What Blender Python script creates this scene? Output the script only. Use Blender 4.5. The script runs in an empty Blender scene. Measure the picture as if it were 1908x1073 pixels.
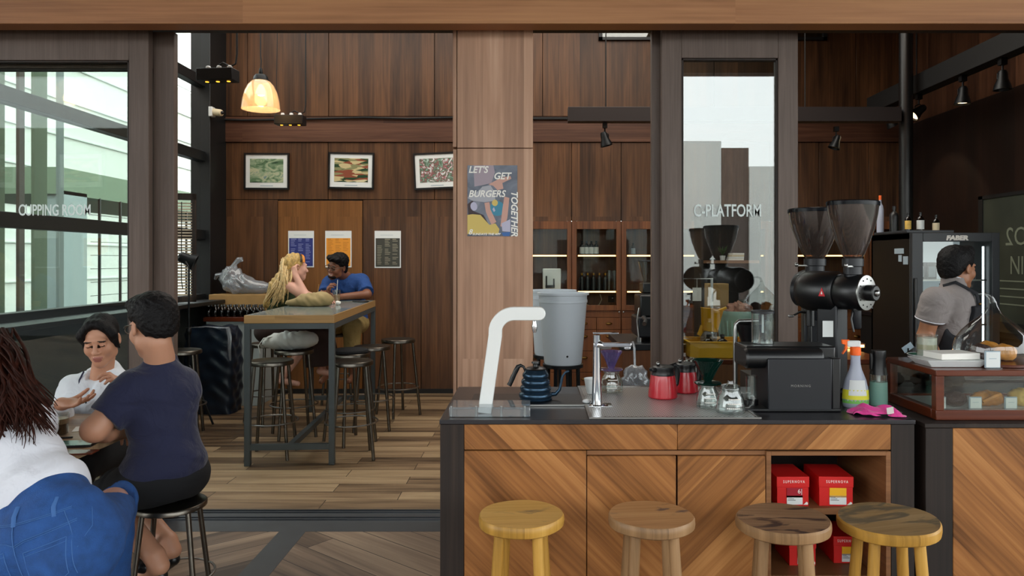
import bpy, math, random
import numpy as np
from mathutils import Vector, Matrix, Euler
random.seed(7)
PI = math.pi
sc = bpy.context.scene
COL = sc.collection

# ------------------------------------------------------------ camera, world, light, exposure
HC, F, VX, VY = 1.43, 1350.0, 990.0, 485.0       # eye height, focal length in pixels, principal point (1908x1073)
cam_d = bpy.data.cameras.new('camera')
cam = bpy.data.objects.new('camera', cam_d); COL.objects.link(cam)
cam.location = (0, 0, HC); cam.rotation_euler = (PI/2, 0, 0)
cam_d.sensor_width = 36; cam_d.sensor_fit = 'HORIZONTAL'; cam_d.lens = 36*F/1908
cam_d.shift_x = -(VX-954)/1908; cam_d.shift_y = -(536.5-VY)/1908
cam_d.clip_start = 0.05; cam_d.clip_end = 200
sc.camera = cam
sc.view_settings.view_transform = 'Standard'; sc.view_settings.look = 'None'
sc.view_settings.gamma = 1; sc.view_settings.use_curve_mapping = False
sc.view_settings.exposure = 0.47
sc.cycles.max_bounces = 8; sc.cycles.diffuse_bounces = 4; sc.cycles.glossy_bounces = 4
sc.cycles.transparent_max_bounces = 24; sc.cycles.transmission_bounces = 8
sc.cycles.caustics_reflective = False; sc.cycles.caustics_refractive = False
sc.cycles.sample_clamp_indirect = 4; sc.cycles.use_denoising = True

def X(px, d): return (px-VX)/F*d
def Z(py, d): return HC-(py-VY)/F*d
def lin(c):
    if isinstance(c, str):
        c = [int(c[i:i+2], 16)/255 for i in (0, 2, 4)]
    return tuple(((v/12.92) if v <= .04045 else ((v+.055)/1.055)**2.4) for v in c)+(1,)

w = bpy.data.worlds.new('sky'); sc.world = w; w.use_nodes = True
nt = w.node_tree; bg = nt.nodes['Background']
tc = nt.nodes.new('ShaderNodeTexCoord'); sp = nt.nodes.new('ShaderNodeSeparateXYZ'); cr = nt.nodes.new('ShaderNodeValToRGB')
nt.links.new(tc.outputs['Generated'], sp.inputs[0])
ma = nt.nodes.new('ShaderNodeMath'); ma.operation = 'MULTIPLY_ADD'; ma.inputs[1].default_value = .5; ma.inputs[2].default_value = .5
nt.links.new(sp.outputs[2], ma.inputs[0]); nt.links.new(ma.outputs[0], cr.inputs[0])
e = cr.color_ramp.elements
e[0].position = .47; e[0].color = (.10, .11, .10, 1); e[1].position = .5; e[1].color = (.76, .80, .79, 1)
e2 = cr.color_ramp.elements.new(1.0); e2.color = (.88, .93, 1.0, 1)
nt.links.new(cr.outputs[0], bg.inputs[0]); bg.inputs[1].default_value = 4.2

def area(name, loc, rot, sx, sy, power, col=(1, 1, 1), spread=PI):
    l = bpy.data.lights.new(name, 'AREA'); l.shape = 'RECTANGLE'; l.size = sx; l.size_y = sy; l.energy = power; l.color = col; l.spread = spread
    o = bpy.data.objects.new(name, l); COL.objects.link(o); o.location = loc; o.rotation_euler = rot
    return o
# fill lights added under the ceiling to brighten the interior, not real fittings; daylight comes from the sky through the street side and the side windows
area('ceiling_fill_light', (-.9, 6.2, 4.15), (0, 0, 0), 4.6, 2.4, 85, (1, .95, .87))

area('kitchen_fill_light', (1.5, 5.2, 4.15), (0, 0, 0), 2.0, 1.2, 38, (1, .93, .82))  # added fill, lifts the dim prep area behind the lettered door

# ------------------------------------------------------------ node helpers and materials
M = {}
def newmat(name):
    m = bpy.data.materials.new(name); m.use_nodes = True
    return m, m.node_tree, m.node_tree.nodes['Principled BSDF']
def mat(name, col, rough=.5, metal=0, var=.0, vs=8, bump=0, bs=60, spec=.5, coat=0, emit=0, ecol=None, trans=0, alpha=1, sheen=0, sss=0):
    m, t, p = newmat(name)
    c = lin(col)
    p.inputs['Base Color'].default_value = c; p.inputs['Roughness'].default_value = rough; p.inputs['Metallic'].default_value = metal
    p.inputs['Specular IOR Level'].default_value = spec; p.inputs['Coat Weight'].default_value = coat
    p.inputs['Transmission Weight'].default_value = trans; p.inputs['Alpha'].default_value = alpha
    p.inputs['Sheen Weight'].default_value = sheen
    if sss: p.inputs['Subsurface Weight'].default_value = sss; p.inputs['Subsurface Radius'].default_value = (.02, .008, .004)
    if emit: p.inputs['Emission Color'].default_value = lin(ecol or col); p.inputs['Emission Strength'].default_value = emit
    if var or bump:
        co = t.nodes.new('ShaderNodeTexCoord'); n = t.nodes.new('ShaderNodeTexNoise'); n.inputs['Scale'].default_value = vs; n.inputs['Detail'].default_value = 5
        t.links.new(co.outputs['Object'], n.inputs['Vector'])
        if var:
            r = t.nodes.new('ShaderNodeValToRGB'); r.color_ramp.elements[0].position = .3; r.color_ramp.elements[1].position = .7
            r.color_ramp.elements[0].color = tuple(v*(1-var) for v in c[:3])+(1,); r.color_ramp.elements[1].color = tuple(min(1, v*(1+var)) for v in c[:3])+(1,)
            t.links.new(n.outputs[0], r.inputs[0]); t.links.new(r.outputs[0], p.inputs['Base Color'])
        if bump:
            n2 = t.nodes.new('ShaderNodeTexNoise'); n2.inputs['Scale'].default_value = bs; n2.inputs['Detail'].default_value = 4
            t.links.new(co.outputs['Object'], n2.inputs['Vector'])
            b = t.nodes.new('ShaderNodeBump'); b.inputs['Strength'].default_value = bump; b.inputs['Distance'].default_value = .01 if bs > 12 else .035
            if bs <= 12: n2.inputs['Distortion'].default_value = .8; n2.inputs['Detail'].default_value = 3
            t.links.new(n2.outputs[0], b.inputs['Height']); t.links.new(b.outputs[0], p.inputs['Normal'])
    M[name] = m
    return m
def glass(name, tint='ffffff', refl=1.0, base=.0, rough=.0, murk=0, mcol='ffffff'):
    m, t, p = newmat(name)
    out = t.nodes['Material Output']
    tr = t.nodes.new('ShaderNodeBsdfTransparent'); tr.inputs[0].default_value = lin(tint)
    gl = t.nodes.new('ShaderNodeBsdfGlossy'); gl.inputs['Roughness'].default_value = rough
    fr = t.nodes.new('ShaderNodeFresnel'); ge = t.nodes.new('ShaderNodeNewGeometry')
    io = t.nodes.new('ShaderNodeMath'); io.operation = 'MULTIPLY_ADD'; io.inputs[1].default_value = 1/1.5-1.5; io.inputs[2].default_value = 1.5
    t.links.new(ge.outputs['Backfacing'], io.inputs[0]); t.links.new(io.outputs[0], fr.inputs[0])     # same index from both sides of a thin sheet
    mm = t.nodes.new('ShaderNodeMath'); mm.operation = 'MULTIPLY_ADD'; mm.inputs[1].default_value = refl; mm.inputs[2].default_value = base; mm.use_clamp = True
    t.links.new(fr.outputs[0], mm.inputs[0])
    mx = t.nodes.new('ShaderNodeMixShader'); t.links.new(mm.outputs[0], mx.inputs[0]); t.links.new(tr.outputs[0], mx.inputs[1]); t.links.new(gl.outputs[0], mx.inputs[2])
    last = mx
    if murk:
        df = t.nodes.new('ShaderNodeBsdfDiffuse'); df.inputs[0].default_value = lin(mcol)
        m2 = t.nodes.new('ShaderNodeMixShader'); m2.inputs[0].default_value = murk
        t.links.new(mx.outputs[0], m2.inputs[1]); t.links.new(df.outputs[0], m2.inputs[2]); last = m2
    t.links.new(last.outputs[0], out.inputs[0]); t.nodes.remove(p)
    M[name] = m
    return m
def wood(name, c0, c1, c2, uv='zx', ang=0, L=2.4, W=.14, seam=.0, var=.3, rough=.45, gs=1., spec=.35, coat=0, off=.37, seamcol='1a100a', streak=.5, bump=.05):
    m, t, p = newmat(name); N = t.nodes; K = t.links
    co = N.new('ShaderNodeTexCoord'); s = N.new('ShaderNodeSeparateXYZ'); cb = N.new('ShaderNodeCombineXYZ')
    K.new(co.outputs['Object'], s.inputs[0])
    for i, a in enumerate(uv): K.new(s.outputs['xyz'.index(a)], cb.inputs[i])
    mp = N.new('ShaderNodeMapping'); mp.inputs['Rotation'].default_value = (0, 0, math.radians(ang)); mp.inputs['Location'].default_value = (3.1, 7.3, 0)
    K.new(cb.outputs[0], mp.inputs[0])
    br = N.new('ShaderNodeTexBrick'); br.offset = off; br.squash = 1
    br.inputs['Color1'].default_value = (0, 0, 0, 1); br.inputs['Color2'].default_value = (1, 1, 1, 1); br.inputs['Mortar'].default_value = (.5, .5, .5, 1)
    br.inputs['Scale'].default_value = 1; br.inputs['Mortar Size'].default_value = seam; br.inputs['Mortar Smooth'].default_value = .1
    br.inputs['Brick Width'].default_value = L; br.inputs['Row Height'].default_value = W
    K.new(mp.outputs[0], br.inputs['Vector'])
    s2 = N.new('ShaderNodeSeparateXYZ'); K.new(mp.outputs[0], s2.inputs[0])
    def M2(op, a, b):
        n = N.new('ShaderNodeMath'); n.operation = op
        for i, v in enumerate((a, b)):
            if isinstance(v, (int, float)): n.inputs[i].default_value = v
            else: K.new(v, n.inputs[i])
        return n.outputs[0]
    def nz(su, sv, zz, det, dist=0.):
        c = N.new('ShaderNodeCombineXYZ')
        K.new(M2('MULTIPLY', s2.outputs[0], su*gs), c.inputs[0]); K.new(M2('MULTIPLY', s2.outputs[1], sv*gs), c.inputs[1])
        K.new(M2('MULTIPLY_ADD' if 0 else 'MULTIPLY', br.outputs['Color'], zz), c.inputs[2])
        n = N.new('ShaderNodeTexNoise'); n.inputs['Scale'].default_value = 1; n.inputs['Detail'].default_value = det; n.inputs['Roughness'].default_value = .6; n.inputs['Distortion'].default_value = dist
        K.new(c.outputs[0], n.inputs['Vector']); return n.outputs[0]
    fine = nz(1.2, 60, 23, 5); wide = nz(.9, 9, 41, 3, .6)
    v = M2('ADD', M2('MULTIPLY', fine, 1-streak), M2('MULTIPLY', wide, streak))
    v = M2('ADD', v, M2('MULTIPLY', M2('SUBTRACT', br.outputs['Color'], .5), var*.5))
    r = N.new('ShaderNodeValToRGB'); r.color_ramp.elements[0].position = .30; r.color_ramp.elements[0].color = lin(c0)
    r.color_ramp.elements[1].position = .70; r.color_ramp.elements[1].color = lin(c2)
    x = r.color_ramp.elements.new(.5); x.color = lin(c1); K.new(v, r.inputs[0])
    mx = N.new('ShaderNodeMix'); mx.data_type = 'RGBA'; K.new(br.outputs['Fac'], mx.inputs[0]); K.new(r.outputs[0], mx.inputs[6]); mx.inputs[7].default_value = lin(seamcol)
    K.new(mx.outputs[2], p.inputs['Base Color']); p.inputs['Roughness'].default_value = rough; p.inputs['Specular IOR Level'].default_value = spec; p.inputs['Coat Weight'].default_value = coat
    if bump:
        b = N.new('ShaderNodeBump'); b.inputs['Strength'].default_value = bump; b.inputs['Distance'].default_value = .01; K.new(fine, b.inputs['Height']); K.new(b.outputs[0], p.inputs['Normal'])
    M[name] = m
    return m

wood('wall_veneer', '301e13', '503521', '6e4a2f', 'zx', L=5, W=.17, var=.34, rough=.42, streak=.6)
wood('wall_veneer_side', '2f1c13', '4d3020', '684530', 'zy', L=5, W=.17, var=.55, rough=.42, streak=.6)
wood('band_veneer', '38221a', '4f3224', '684635', 'xz', L=2.4, W=.3, var=.3, rough=.45)
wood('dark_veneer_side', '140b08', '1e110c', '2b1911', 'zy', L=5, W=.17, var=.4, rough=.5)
wood('door_veneer', '5c3a1a', '734a23', '875a2e', 'zx', L=5, W=.4, var=.1, rough=.45)
wood('column_veneer', '93705a', 'b28a70', 'c8a288', 'zx', L=4, W=.11, var=.5, rough=.5, streak=.65)
wood('beam_veneer', '84583a', 'a8744d', 'bd885c', 'xz', L=2.55, W=.6, var=.5, rough=.5, gs=.8)
wood('chevron_down', '5f3919', '9c6637', 'c08850', 'xz', ang=45, L=6, W=.085, var=.32, rough=.42, off=.2, streak=.6)
wood('chevron_up', '5f3919', '9c6637', 'c08850', 'xz', ang=-45, L=6, W=.085, var=.32, rough=.42, off=.2, streak=.6)
wood('edge_wood', '5e3c22', '7c5232', '936642', 'xz', L=3, W=.2, var=.1)
wood('floor_inside', '4a3a2b', '866e53', 'ab9372', 'xy', L=1.15, W=.155, seam=.0025, var=.6, rough=.42, gs=.8, streak=.75, seamcol='2b2018')
wood('floor_terrace_right', '42342a', '756150', '97826c', 'xy', ang=38, L=1.2, W=.155, seam=.0025, var=.6, rough=.5, gs=.8, streak=.75, seamcol='2b2018')
wood('floor_terrace_left', '42342a', '756150', '97826c', 'xy', ang=-38, L=1.2, W=.155, seam=.0025, var=.6, rough=.5, gs=.8, streak=.75, seamcol='2b2018')
wood('post_dark', '17110e', '261c17', '362a22', 'zx', L=4, W=.09, var=.3, rough=.6)
wood('frame_brown', '51443c', '5f5048', '6c5c53', 'zx', L=4, W=.5, var=.1, rough=.45, gs=2)
wood('cabinet_wood', '4b2c19', '6b4126', '82522f', 'zx', L=4, W=.22, var=.3, rough=.4)
wood('case_wood', '3b170c', '57240f', '6e3216', 'xz', L=3, W=.1, var=.2, rough=.3, coat=.3)
wood('table_oak', '8a6a42', 'b08a58', 'c7a06c', 'xz', L=3, W=.12, var=.2, rough=.35)
wood('cafe_table_top', '7a6048', '9a7d60', 'b09274', 'xy', L=3, W=.12, var=.3, rough=.4)
wood('leg_yellow', '8a6428', 'b98a3c', 'd0a252', 'zx', L=3, W=.05, var=.2, rough=.4)
wood('leg_tan', '6e5236', '977450', 'ad8a64', 'zx', L=3, W=.05, var=.2, rough=.45)
def seatmat(name, a, b, c, stain, amount, seed):
    m = wood(name, a, b, c, 'xy', ang=seed*17 % 30-15, L=2, W=.07, var=.35, rough=.5, gs=1.5, streak=.6)
    t = m.node_tree; N = t.nodes; K = t.links; p = N['Principled BSDF']
    src = p.inputs['Base Color'].links[0].from_socket
    co = N.new('ShaderNodeTexCoord'); mp = N.new('ShaderNodeMapping'); mp.inputs['Scale'].default_value = (5, 16, 5); mp.inputs['Location'].default_value = (seed, seed*2, 0); mp.inputs['Rotation'].default_value = (0, 0, -.4)
    n = N.new('ShaderNodeTexNoise'); n.inputs['Scale'].default_value = 1; n.inputs['Detail'].default_value = 5; n.inputs['Distortion'].default_value = 1.2
    K.new(co.outputs['Object'], mp.inputs[0]); K.new(mp.outputs[0], n.inputs['Vector'])
    r = N.new('ShaderNodeValToRGB'); r.color_ramp.elements[0].position = .60-amount; r.color_ramp.elements[0].color = (0, 0, 0, 1); r.color_ramp.elements[1].position = .68-amount; r.color_ramp.elements[1].color = (.85, .85, .85, 1)
    K.new(n.outputs[0], r.inputs[0]); mx = N.new('ShaderNodeMix'); mx.data_type = 'RGBA'
    K.new(r.outputs[0], mx.inputs[0]); K.new(src, mx.inputs[6]); mx.inputs[7].default_value = lin(stain); K.new(mx.outputs[2], p.inputs['Base Color'])
seatmat('seat_yellow', 'a97a35', 'cfa055', 'dcb068', '8d7350', -.02, 1)
seatmat('seat_orange', '8a6038', 'b07f50', 'c49666', '5a4a48', .03, 3)
seatmat('seat_brown', '5c4030', '85654a', '9c7b5c', '2c1f24', .07, 5)
seatmat('seat_grey', '735a3e', '957850', 'a88c64', '5c5546', .04, 8)

mat('black_metal', '16181a', .4, .6); mat('black_plastic', '0c0d0f', .35); mat('black_matt', '0b0b0c', .7)
mat('charcoal', '191b20', .4, .2); mat('window_frame_black', '0d1012', .45)
mat('strip_slate', '2f3236', .5, var=.15); mat('rail_metal', '6b6f74', .35, .9)
mat('steel', '9a9a98', .28, 1); mat('brushed_steel', '6c675f', .32, 1, var=.12, vs=20); mat('chrome', 'd8dadd', .06, 1)
mat('grey_paint', '4a5153', .45, .2); mat('worktop_slate', '242226', .3, var=.15, vs=4, spec=.5)
mat('white_plastic', 'dcdfdf', .35); mat('tap_white', 'e9ebe9', .3, coat=.3); mat('bin_white', 'c9d1d8', .35)
mat('paper', 'dfe3e2', .7); mat('white_card', 'f0ede6', .6); mat('ceiling_dark', '17100c', .8); mat('soffit', '4b4440', .8)
mat('red_enamel', 'c41d2c', .3, coat=.4); mat('red_card', 'cf1512', .5); mat('label_red', 'a3142a', .5); mat('label_yellow', 'f0b21c', .5)
mat('yellow_plastic', 'd9a012', .4); mat('mint_plastic', 'b7dcd0', .4); mat('orange_plastic', 'ff6a1c', .4); mat('pink_cloth', 'd8368c', .85, var=.15, sheen=.3, bump=.3, bs=200)
mat('cardboard', 'a5814f', .8, var=.08); mat('foil_dark', '10161c', .28, var=.4, vs=6, spec=.8)
mat('kettle_blue', '31475a', .25, .75, var=.1); mat('brass', '8a6c3c', .3, 1)
mat('fridge_black', '08090a', .45); mat('fridge_trim', '2e3236', .4); mat('screen_grey', '9fb0bb', .5)
mat('cream', 'd9c9a8', .6); mat('choc', '3c221c', .6, bump=.6, bs=150, var=.2); mat('crust', 'c98432', .5, var=.3, vs=30); mat('crust_pale', 'd9b257', .55, var=.25, vs=30)
mat('coffee', '3a2414', .2); mat('latte', 'a98a68', .4); mat('foam', 'e8e0d0', .6)
mat('skin', 'c08c70', .5, var=.06, sss=.08); mat('skin_pale', 'd3a08c', .5, var=.06, sss=.08); mat('skin_brown', '7c4f38', .48, var=.08, sss=.05); mat('skin_tan', '9c6a4c', .5, var=.06, sss=.06)
mat('lips', 'a2665a', .5); mat('teeth', 'e6e0d6', .3); mat('dark_hair', '080607', .6, var=.3, vs=60, bump=.5, bs=120, spec=.22); mat('brow', '38281f', .7); mat('eye_dark', '120c0a', .2)
mat('white_cotton', 'd7d8e0', .8, var=.04, bump=.5, bs=11, sheen=.2); mat('white_shell', 'dde3ea', .6, var=.03, bump=.5, bs=11)
mat('navy_cotton', '171b3a', .85, var=.08, bump=.5, bs=11, sheen=.15); mat('black_cotton', '0b0c10', .9); mat('blue_cotton', '1c4380', .85, var=.06, bump=.5, bs=11)
mat('khaki', '96804e', .85, var=.1, bump=.5, bs=11); mat('grey_cotton', '89817f', .85, var=.05, bump=.5, bs=11); mat('apron_black', '12141a', .8)
mat('dress_brown', '2a1813', .9); mat('green_top', '2b3a20', .9); mat('bag_canvas', 'bdbfba', .85, var=.08, bump=.3, bs=20); mat('bag_tan', '9a865c', .85, var=.1, bump=.3, bs=20)
mat('outdoor_white', 'e8e8e0', .8); mat('outdoor_green', '84937c', .8); mat('outdoor_grey', 'a6b0b0', .8); mat('outdoor_line', 'd2d6d0', .8); mat('pavement', '34363a', .9); mat('leaf_green', '39502c', .8, var=.3)
mat('blind_slat', 'b5a488', .6); mat('green_ceramic', '3f7f6b', .3, coat=.5); mat('mat_blue', '1f2e4f', .8)
mat('lamp_warm', 'ffe0b4', .5, emit=3.2, ecol='ffdba8'); mat('led_warm', 'ffd090', .5, emit=5, ecol='ffc070'); mat('led_white', 'ffffff', .5, emit=3, ecol='e8f4ff')
mat('fridge_inner', 'c6d2d6', .5, emit=.22, ecol='dcecf4')
mat('gold_glow', 'ffb030', .4, emit=2.2, ecol='ffb030')
glass('pane', 'f2f5f2', 1.2, .0); glass('pane_reflective', 'e8eeec', 1.5, .09); glass('pane_door', 'f2f6f4', .42, .0)
glass('clear', 'f4f8f7', 1.6, .02); glass('clear_smoke', 'b9ada6', 1.5, .03, .05, .12, '8a7d76'); glass('acrylic', 'e8eef0', 1.3, .05, 0, .10, 'd8dde2')
glass('purple_glass', 'c9bbe8', 1.6, .04, 0, .15, '9d8ec0'); glass('green_glass', '4f8f7c', 1.4, .03, .05, .45, '0e3129'); glass('mint_liquid', 'c4e6da', 1.2, .03, .1, .55, '9dc9bc')
glass('amber_glass', '5a3415', 1.5, .03, .05, .25, '24140c'); glass('plastic_bag', 'd5dadf', 1.6, .08, .22, .26, 'c4c9d0'); glass('cloudy_bottle', 'dfe4ee', 1.2, .03, .2, .65, 'c9cfe0')
glass('dark_glass', '40352c', 1.5, .04, 0, .2, '0c0908'); glass('lamp_glass', 'fff0dc', 1.3, .03, .1, .28, 'f4dcb8'); glass('copper_glass', 'd98a50', 1.4, .03, 0, .3, '9b4d22'); glass('vac_plastic', '4a5560', 1.6, .08, .22, .8, '0b1017')

# ------------------------------------------------------------ mesh helpers
class MB:
    def __init__(s): s.v = []; s.f = []; s.m = []; s.mi = 0
    def add(s, vs, fs):
        n = len(s.v); s.v += [tuple(v) for v in vs]; s.f += [tuple(n+i for i in f) for f in fs]; s.m += [s.mi]*len(fs); return s
    def mat(s, i): s.mi = i; return s
    def box(s, x0, x1, y0, y1, z0, z1, R=None, c=None):
        vs = [Vector((x, y, z)) for x in (x0, x1) for y in (y0, y1) for z in (z0, z1)]
        if R is not None:
            c = Vector(c or (0, 0, 0)); vs = [R @ (v-c)+c for v in vs]
        return s.add(vs, [(0, 1, 3, 2), (4, 6, 7, 5), (0, 4, 5, 1), (2, 3, 7, 6), (0, 2, 6, 4), (1, 5, 7, 3)])
    def lathe(s, prof, c=(0, 0, 0), n=32, R=None, cap=True, sx=1, sy=1):
        vs = []; c = Vector(c)
        for r, z in prof:
            for k in range(n):
                a = 2*PI*k/n; v = Vector((r*math.cos(a)*sx, r*math.sin(a)*sy, z))
                if R is not None: v = R @ v
                vs.append(v+c)
        fs = []
        for i in range(len(prof)-1):
            for k in range(n):
                a, b = i*n+k, i*n+(k+1) % n; fs.append((a, b, b+n, a+n))
        if cap:
            if prof[0][0] > 1e-5: fs.append(tuple(range(n))[::-1])
            if prof[-1][0] > 1e-5: fs.append(tuple((len(prof)-1)*n+k for k in range(n)))
        return s.add(vs, fs)
    def tube(s, pts, r, n=10, cap=True, flat=1.0):
        pts = [Vector(p) for p in pts]; m = len(pts)
        rr = r if isinstance(r, (list, tuple)) else [r]*m
        t0 = (pts[1]-pts[0]).normalized(); up = Vector((0, 0, 1)) if abs(t0.z) < .9 else Vector((0, 1, 0))
        nrm = t0.cross(up).normalized(); vs = []
        for i, p in enumerate(pts):
            t = (pts[min(i+1, m-1)]-pts[max(i-1, 0)]).normalized()
            nrm = (nrm-t*nrm.dot(t)).normalized(); bn = t.cross(nrm)
            for k in range(n):
                a = 2*PI*k/n; vs.append(p+nrm*math.cos(a)*rr[i]+bn*math.sin(a)*rr[i]*flat)
        fs = []
        for i in range(m-1):
            for k in range(n):
                a, b = i*n+k, i*n+(k+1) % n; fs.append((a, b, b+n, a+n))
        if cap: fs += [tuple(range(n))[::-1], tuple((m-1)*n+k for k in range(n))]
        return s.add(vs, fs)
    def cyl(s, a, b, r0, r1=None, n=16): return s.tube([a, b], [r0, r0 if r1 is None else r1], n)
    def prism(s, pts, h0, h1, ax='y'):
        # pts 2-D outline extruded along ax
        def q(p, h): return {'y': (p[0], h, p[1]), 'x': (h, p[0], p[1]), 'z': (p[0], p[1], h)}[ax]
        n = len(pts); vs = [q(p, h0) for p in pts]+[q(p, h1) for p in pts]
        return s.add(vs, [tuple(range(n)), tuple(range(n, 2*n))[::-1]]+[(i, i+n, (i+1) % n+n, (i+1) % n) for i in range(n)])
    def ball(s, c, r, n=20, R=None, sc=(1, 1, 1)):
        prof = [(math.sin(PI*i/12), -math.cos(PI*i/12)) for i in range(13)]
        prof[0] = (1e-6, -1); prof[-1] = (1e-6, 1)
        S = Matrix.Diagonal((r*sc[0], r*sc[1], r*sc[2])); 
        if R is not None: S = R @ S
        return s.lathe(prof, c, n, S, cap=False)
    def build(s, name, mats, parent=None, smooth=True, bevel=0, seg=2, loc=None, ang=40, sub=0):
        me = bpy.data.meshes.new(name); me.from_pydata(s.v, [], s.f)
        mats = mats if isinstance(mats, (list, tuple)) else [mats]
        for x in mats: me.materials.append(M[x])
        me.polygons.foreach_set('material_index', s.m)
        me.update()
        import bmesh
        bm = bmesh.new(); bm.from_mesh(me); bmesh.ops.recalc_face_normals(bm, faces=bm.faces); bm.to_mesh(me); bm.free()
        if smooth:
            me.polygons.foreach_set('use_smooth', [True]*len(me.polygons)); me.set_sharp_from_angle(angle=math.radians(ang))
        o = bpy.data.objects.new(name, me); COL.objects.link(o)
        if parent: o.parent = parent
        if loc: o.location = loc
        if bevel:
            b = o.modifiers.new('bevel', 'BEVEL'); b.width = bevel; b.segments = seg; b.limit_method = 'ANGLE'; b.angle_limit = math.radians(50); b.harden_normals = False
        if sub:
            b = o.modifiers.new('sub', 'SUBSURF'); b.levels = sub; b.render_levels = sub
        return o
def tag(o, label, cat, group=None, kind=None):
    o['label'] = label; o['category'] = cat
    if group: o['group'] = group
    if kind: o['kind'] = kind
    return o
def T(name, label, cat, loc=(0, 0, 0), rz=0, group=None):
    o = bpy.data.objects.new(name, None); COL.objects.link(o); o.location = loc; o.rotation_euler = (0, 0, rz); o.empty_display_size = .1
    return tag(o, label, cat, group)
def S(o, label=None):
    o['kind'] = 'structure'
    if label: o['label'] = label
    return o
def dup(root, loc, rz=None, label=None, group=None, scale=None):
    def cp(o, par):
        c = o.copy(); COL.objects.link(c)
        if par: c.parent = par
        for ch in list(o.children): cp(ch, c)
        return c
    r = cp(root, None); r.location = loc
    if rz is not None: r.rotation_euler = (0, 0, rz)
    if label: r['label'] = label
    if group: r['group'] = group
    if scale: r.scale = scale
    return r
def text(name, s, mat_, size, loc, rot=(PI/2, 0, 0), parent=None, sx=1, shear=0, ext=.0006, align='CENTER', bold=0, spacing=1):
    c = bpy.data.curves.new(name, 'FONT'); c.body = s; c.size = size; c.extrude = ext; c.align_x = align; c.shear = shear; c.offset = bold; c.space_character = spacing; c.resolution_u = 3
    t = bpy.data.objects.new('tmp', c); COL.objects.link(t)
    bpy.context.view_layer.update()
    me = bpy.data.meshes.new_from_object(t.evaluated_get(bpy.context.evaluated_depsgraph_get()))
    bpy.data.objects.remove(t); me.materials.clear(); me.materials.append(M[mat_])
    o = bpy.data.objects.new(name, me); COL.objects.link(o); o.location = loc; o.rotation_euler = rot; o.scale = (sx, 1, 1)
    if parent: o.parent = parent
    return o
def Rz(a): return Matrix.Rotation(a, 3, 'Z')
def Rx(a): return Matrix.Rotation(a, 3, 'X')
def Ry(a): return Matrix.Rotation(a, 3, 'Y')
# ------------------------------------------------------------ the setting
BX0, BX1, YB, YF, ZC = -3.38, 4.1, 7.8, 3.9, 4.2
S(MB().box(BX0-.1, BX1+.1, 4.15, YB+.1, -.08, 0).build('floor', 'floor_inside'))
b = MB().box(-9, -1.33, -6, 3.82, -.08, 0); S(b.build('floor_terrace_west', 'floor_terrace_left'))
b = MB().box(-1.19, 9, -6, 3.82, -.08, 0); S(b.build('floor_terrace_east', 'floor_terrace_right'))
S(MB().box(-1.33, -1.19, -6, 3.82, -.08, .001).build('floor_strip', 'strip_slate'))
b = MB().box(-9, 9, 3.82, 4.15, -.08, .001); S(b.build('floor_threshold', 'strip_slate'))
b = MB()
for y in (3.985, 4.02, 4.10, 4.135): b.box(-3.3, 3.5, y, y+.006, .001, .008)
S(b.build('trim_1', 'rail_metal'))
S(MB().box(-40, 40, -40, -6, -.12, -.02).build('floor_street', 'pavement'))
S(MB().box(-40, -3.9, 3.82, 40, -.12, -.02).build('floor_garden', 'pavement'))
S(MB().box(BX0-.2, BX1+.2, 3.75, YB+.2, ZC, ZC+.15).build('ceiling', 'ceiling_dark'))
S(MB().box(-9, 9, -4.5, 3.74, 4.9, 5.05).build('ceiling_terrace', 'soffit'))

def zz(py, d=YB): return Z(py, d)
g = .003
UX = [-.099+.532*i for i in range(9)]; UX[8] = BX1-.012
# back wall: veneer panels with open joints over a dark backing, cabinets recessed on the right
b = MB()
b.mat(2).box(BX0, UX[0]-.002, YB+.012, YB+.05, 0, ZC).box(UX[0]-.002, BX1, YB+.012, YB+.05, 1.856, ZC).box(UX[0], BX1, YB+.32, YB+.36, 0, 1.85).box(UX[0]-.02, UX[0]-.002, YB+.012, YB+.34, 0, 1.856)
zs_band0, zs_band1, z_mid = zz(265), zz(222), zz(372)
xs_up = [BX0, X(462, YB), X(613, YB), X(810, YB), X(1011, YB), X(1128, YB), X(1330, YB), X(1594, YB), BX1]
b.mat(0)
for i in range(len(xs_up)-1): b.box(xs_up[i]+g, xs_up[i+1]-g, YB-.012, YB+.01, zs_band1+.03, ZC)
xs_mid = [BX0, X(612, YB), X(810, YB), X(993, YB)-.08]
for i in range(3): b.box(xs_mid[i]+g, xs_mid[i+1]-g, YB-.012, YB+.01, z_mid+g, zs_band0-g)

for i in range(8): b.box(UX[i]+g, UX[i+1]-g, YB-.012, YB+.01, 1.852, zs_band0-g)
xs_low = [BX0, X(518, YB)-.01]
b.box(BX0, X(518, YB)-.004, YB-.012, YB+.01, 0, z_mid-g)
xl = [X(676, YB)+.004, X(785, YB), UX[0]]
for i in range(2): b.box(xl[i]+g, xl[i+1]-g, YB-.012, YB+.01, 0, z_mid-g)
b.mat(1).box(BX0, BX1, YB-.03, YB+.01, zs_band0, zs_band1+.02)
S(b.build('wall_back', ['wall_veneer', 'band_veneer', 'black_matt'], bevel=.0015, seg=1))
d1 = MB().box(X(518, YB)+.004, X(676, YB)-.004, YB-.010, YB+.012, .005, z_mid-.012).build('door_1', 'door_veneer', bevel=.002); S(d1)
b = MB().box(-1.9, 0, YB-.03, YB+.0, 0, .07); 
S(MB().box(BX0, UX[0], YB-.018, YB, 0, .05).build('baseboard_back', 'black_matt'))
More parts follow.
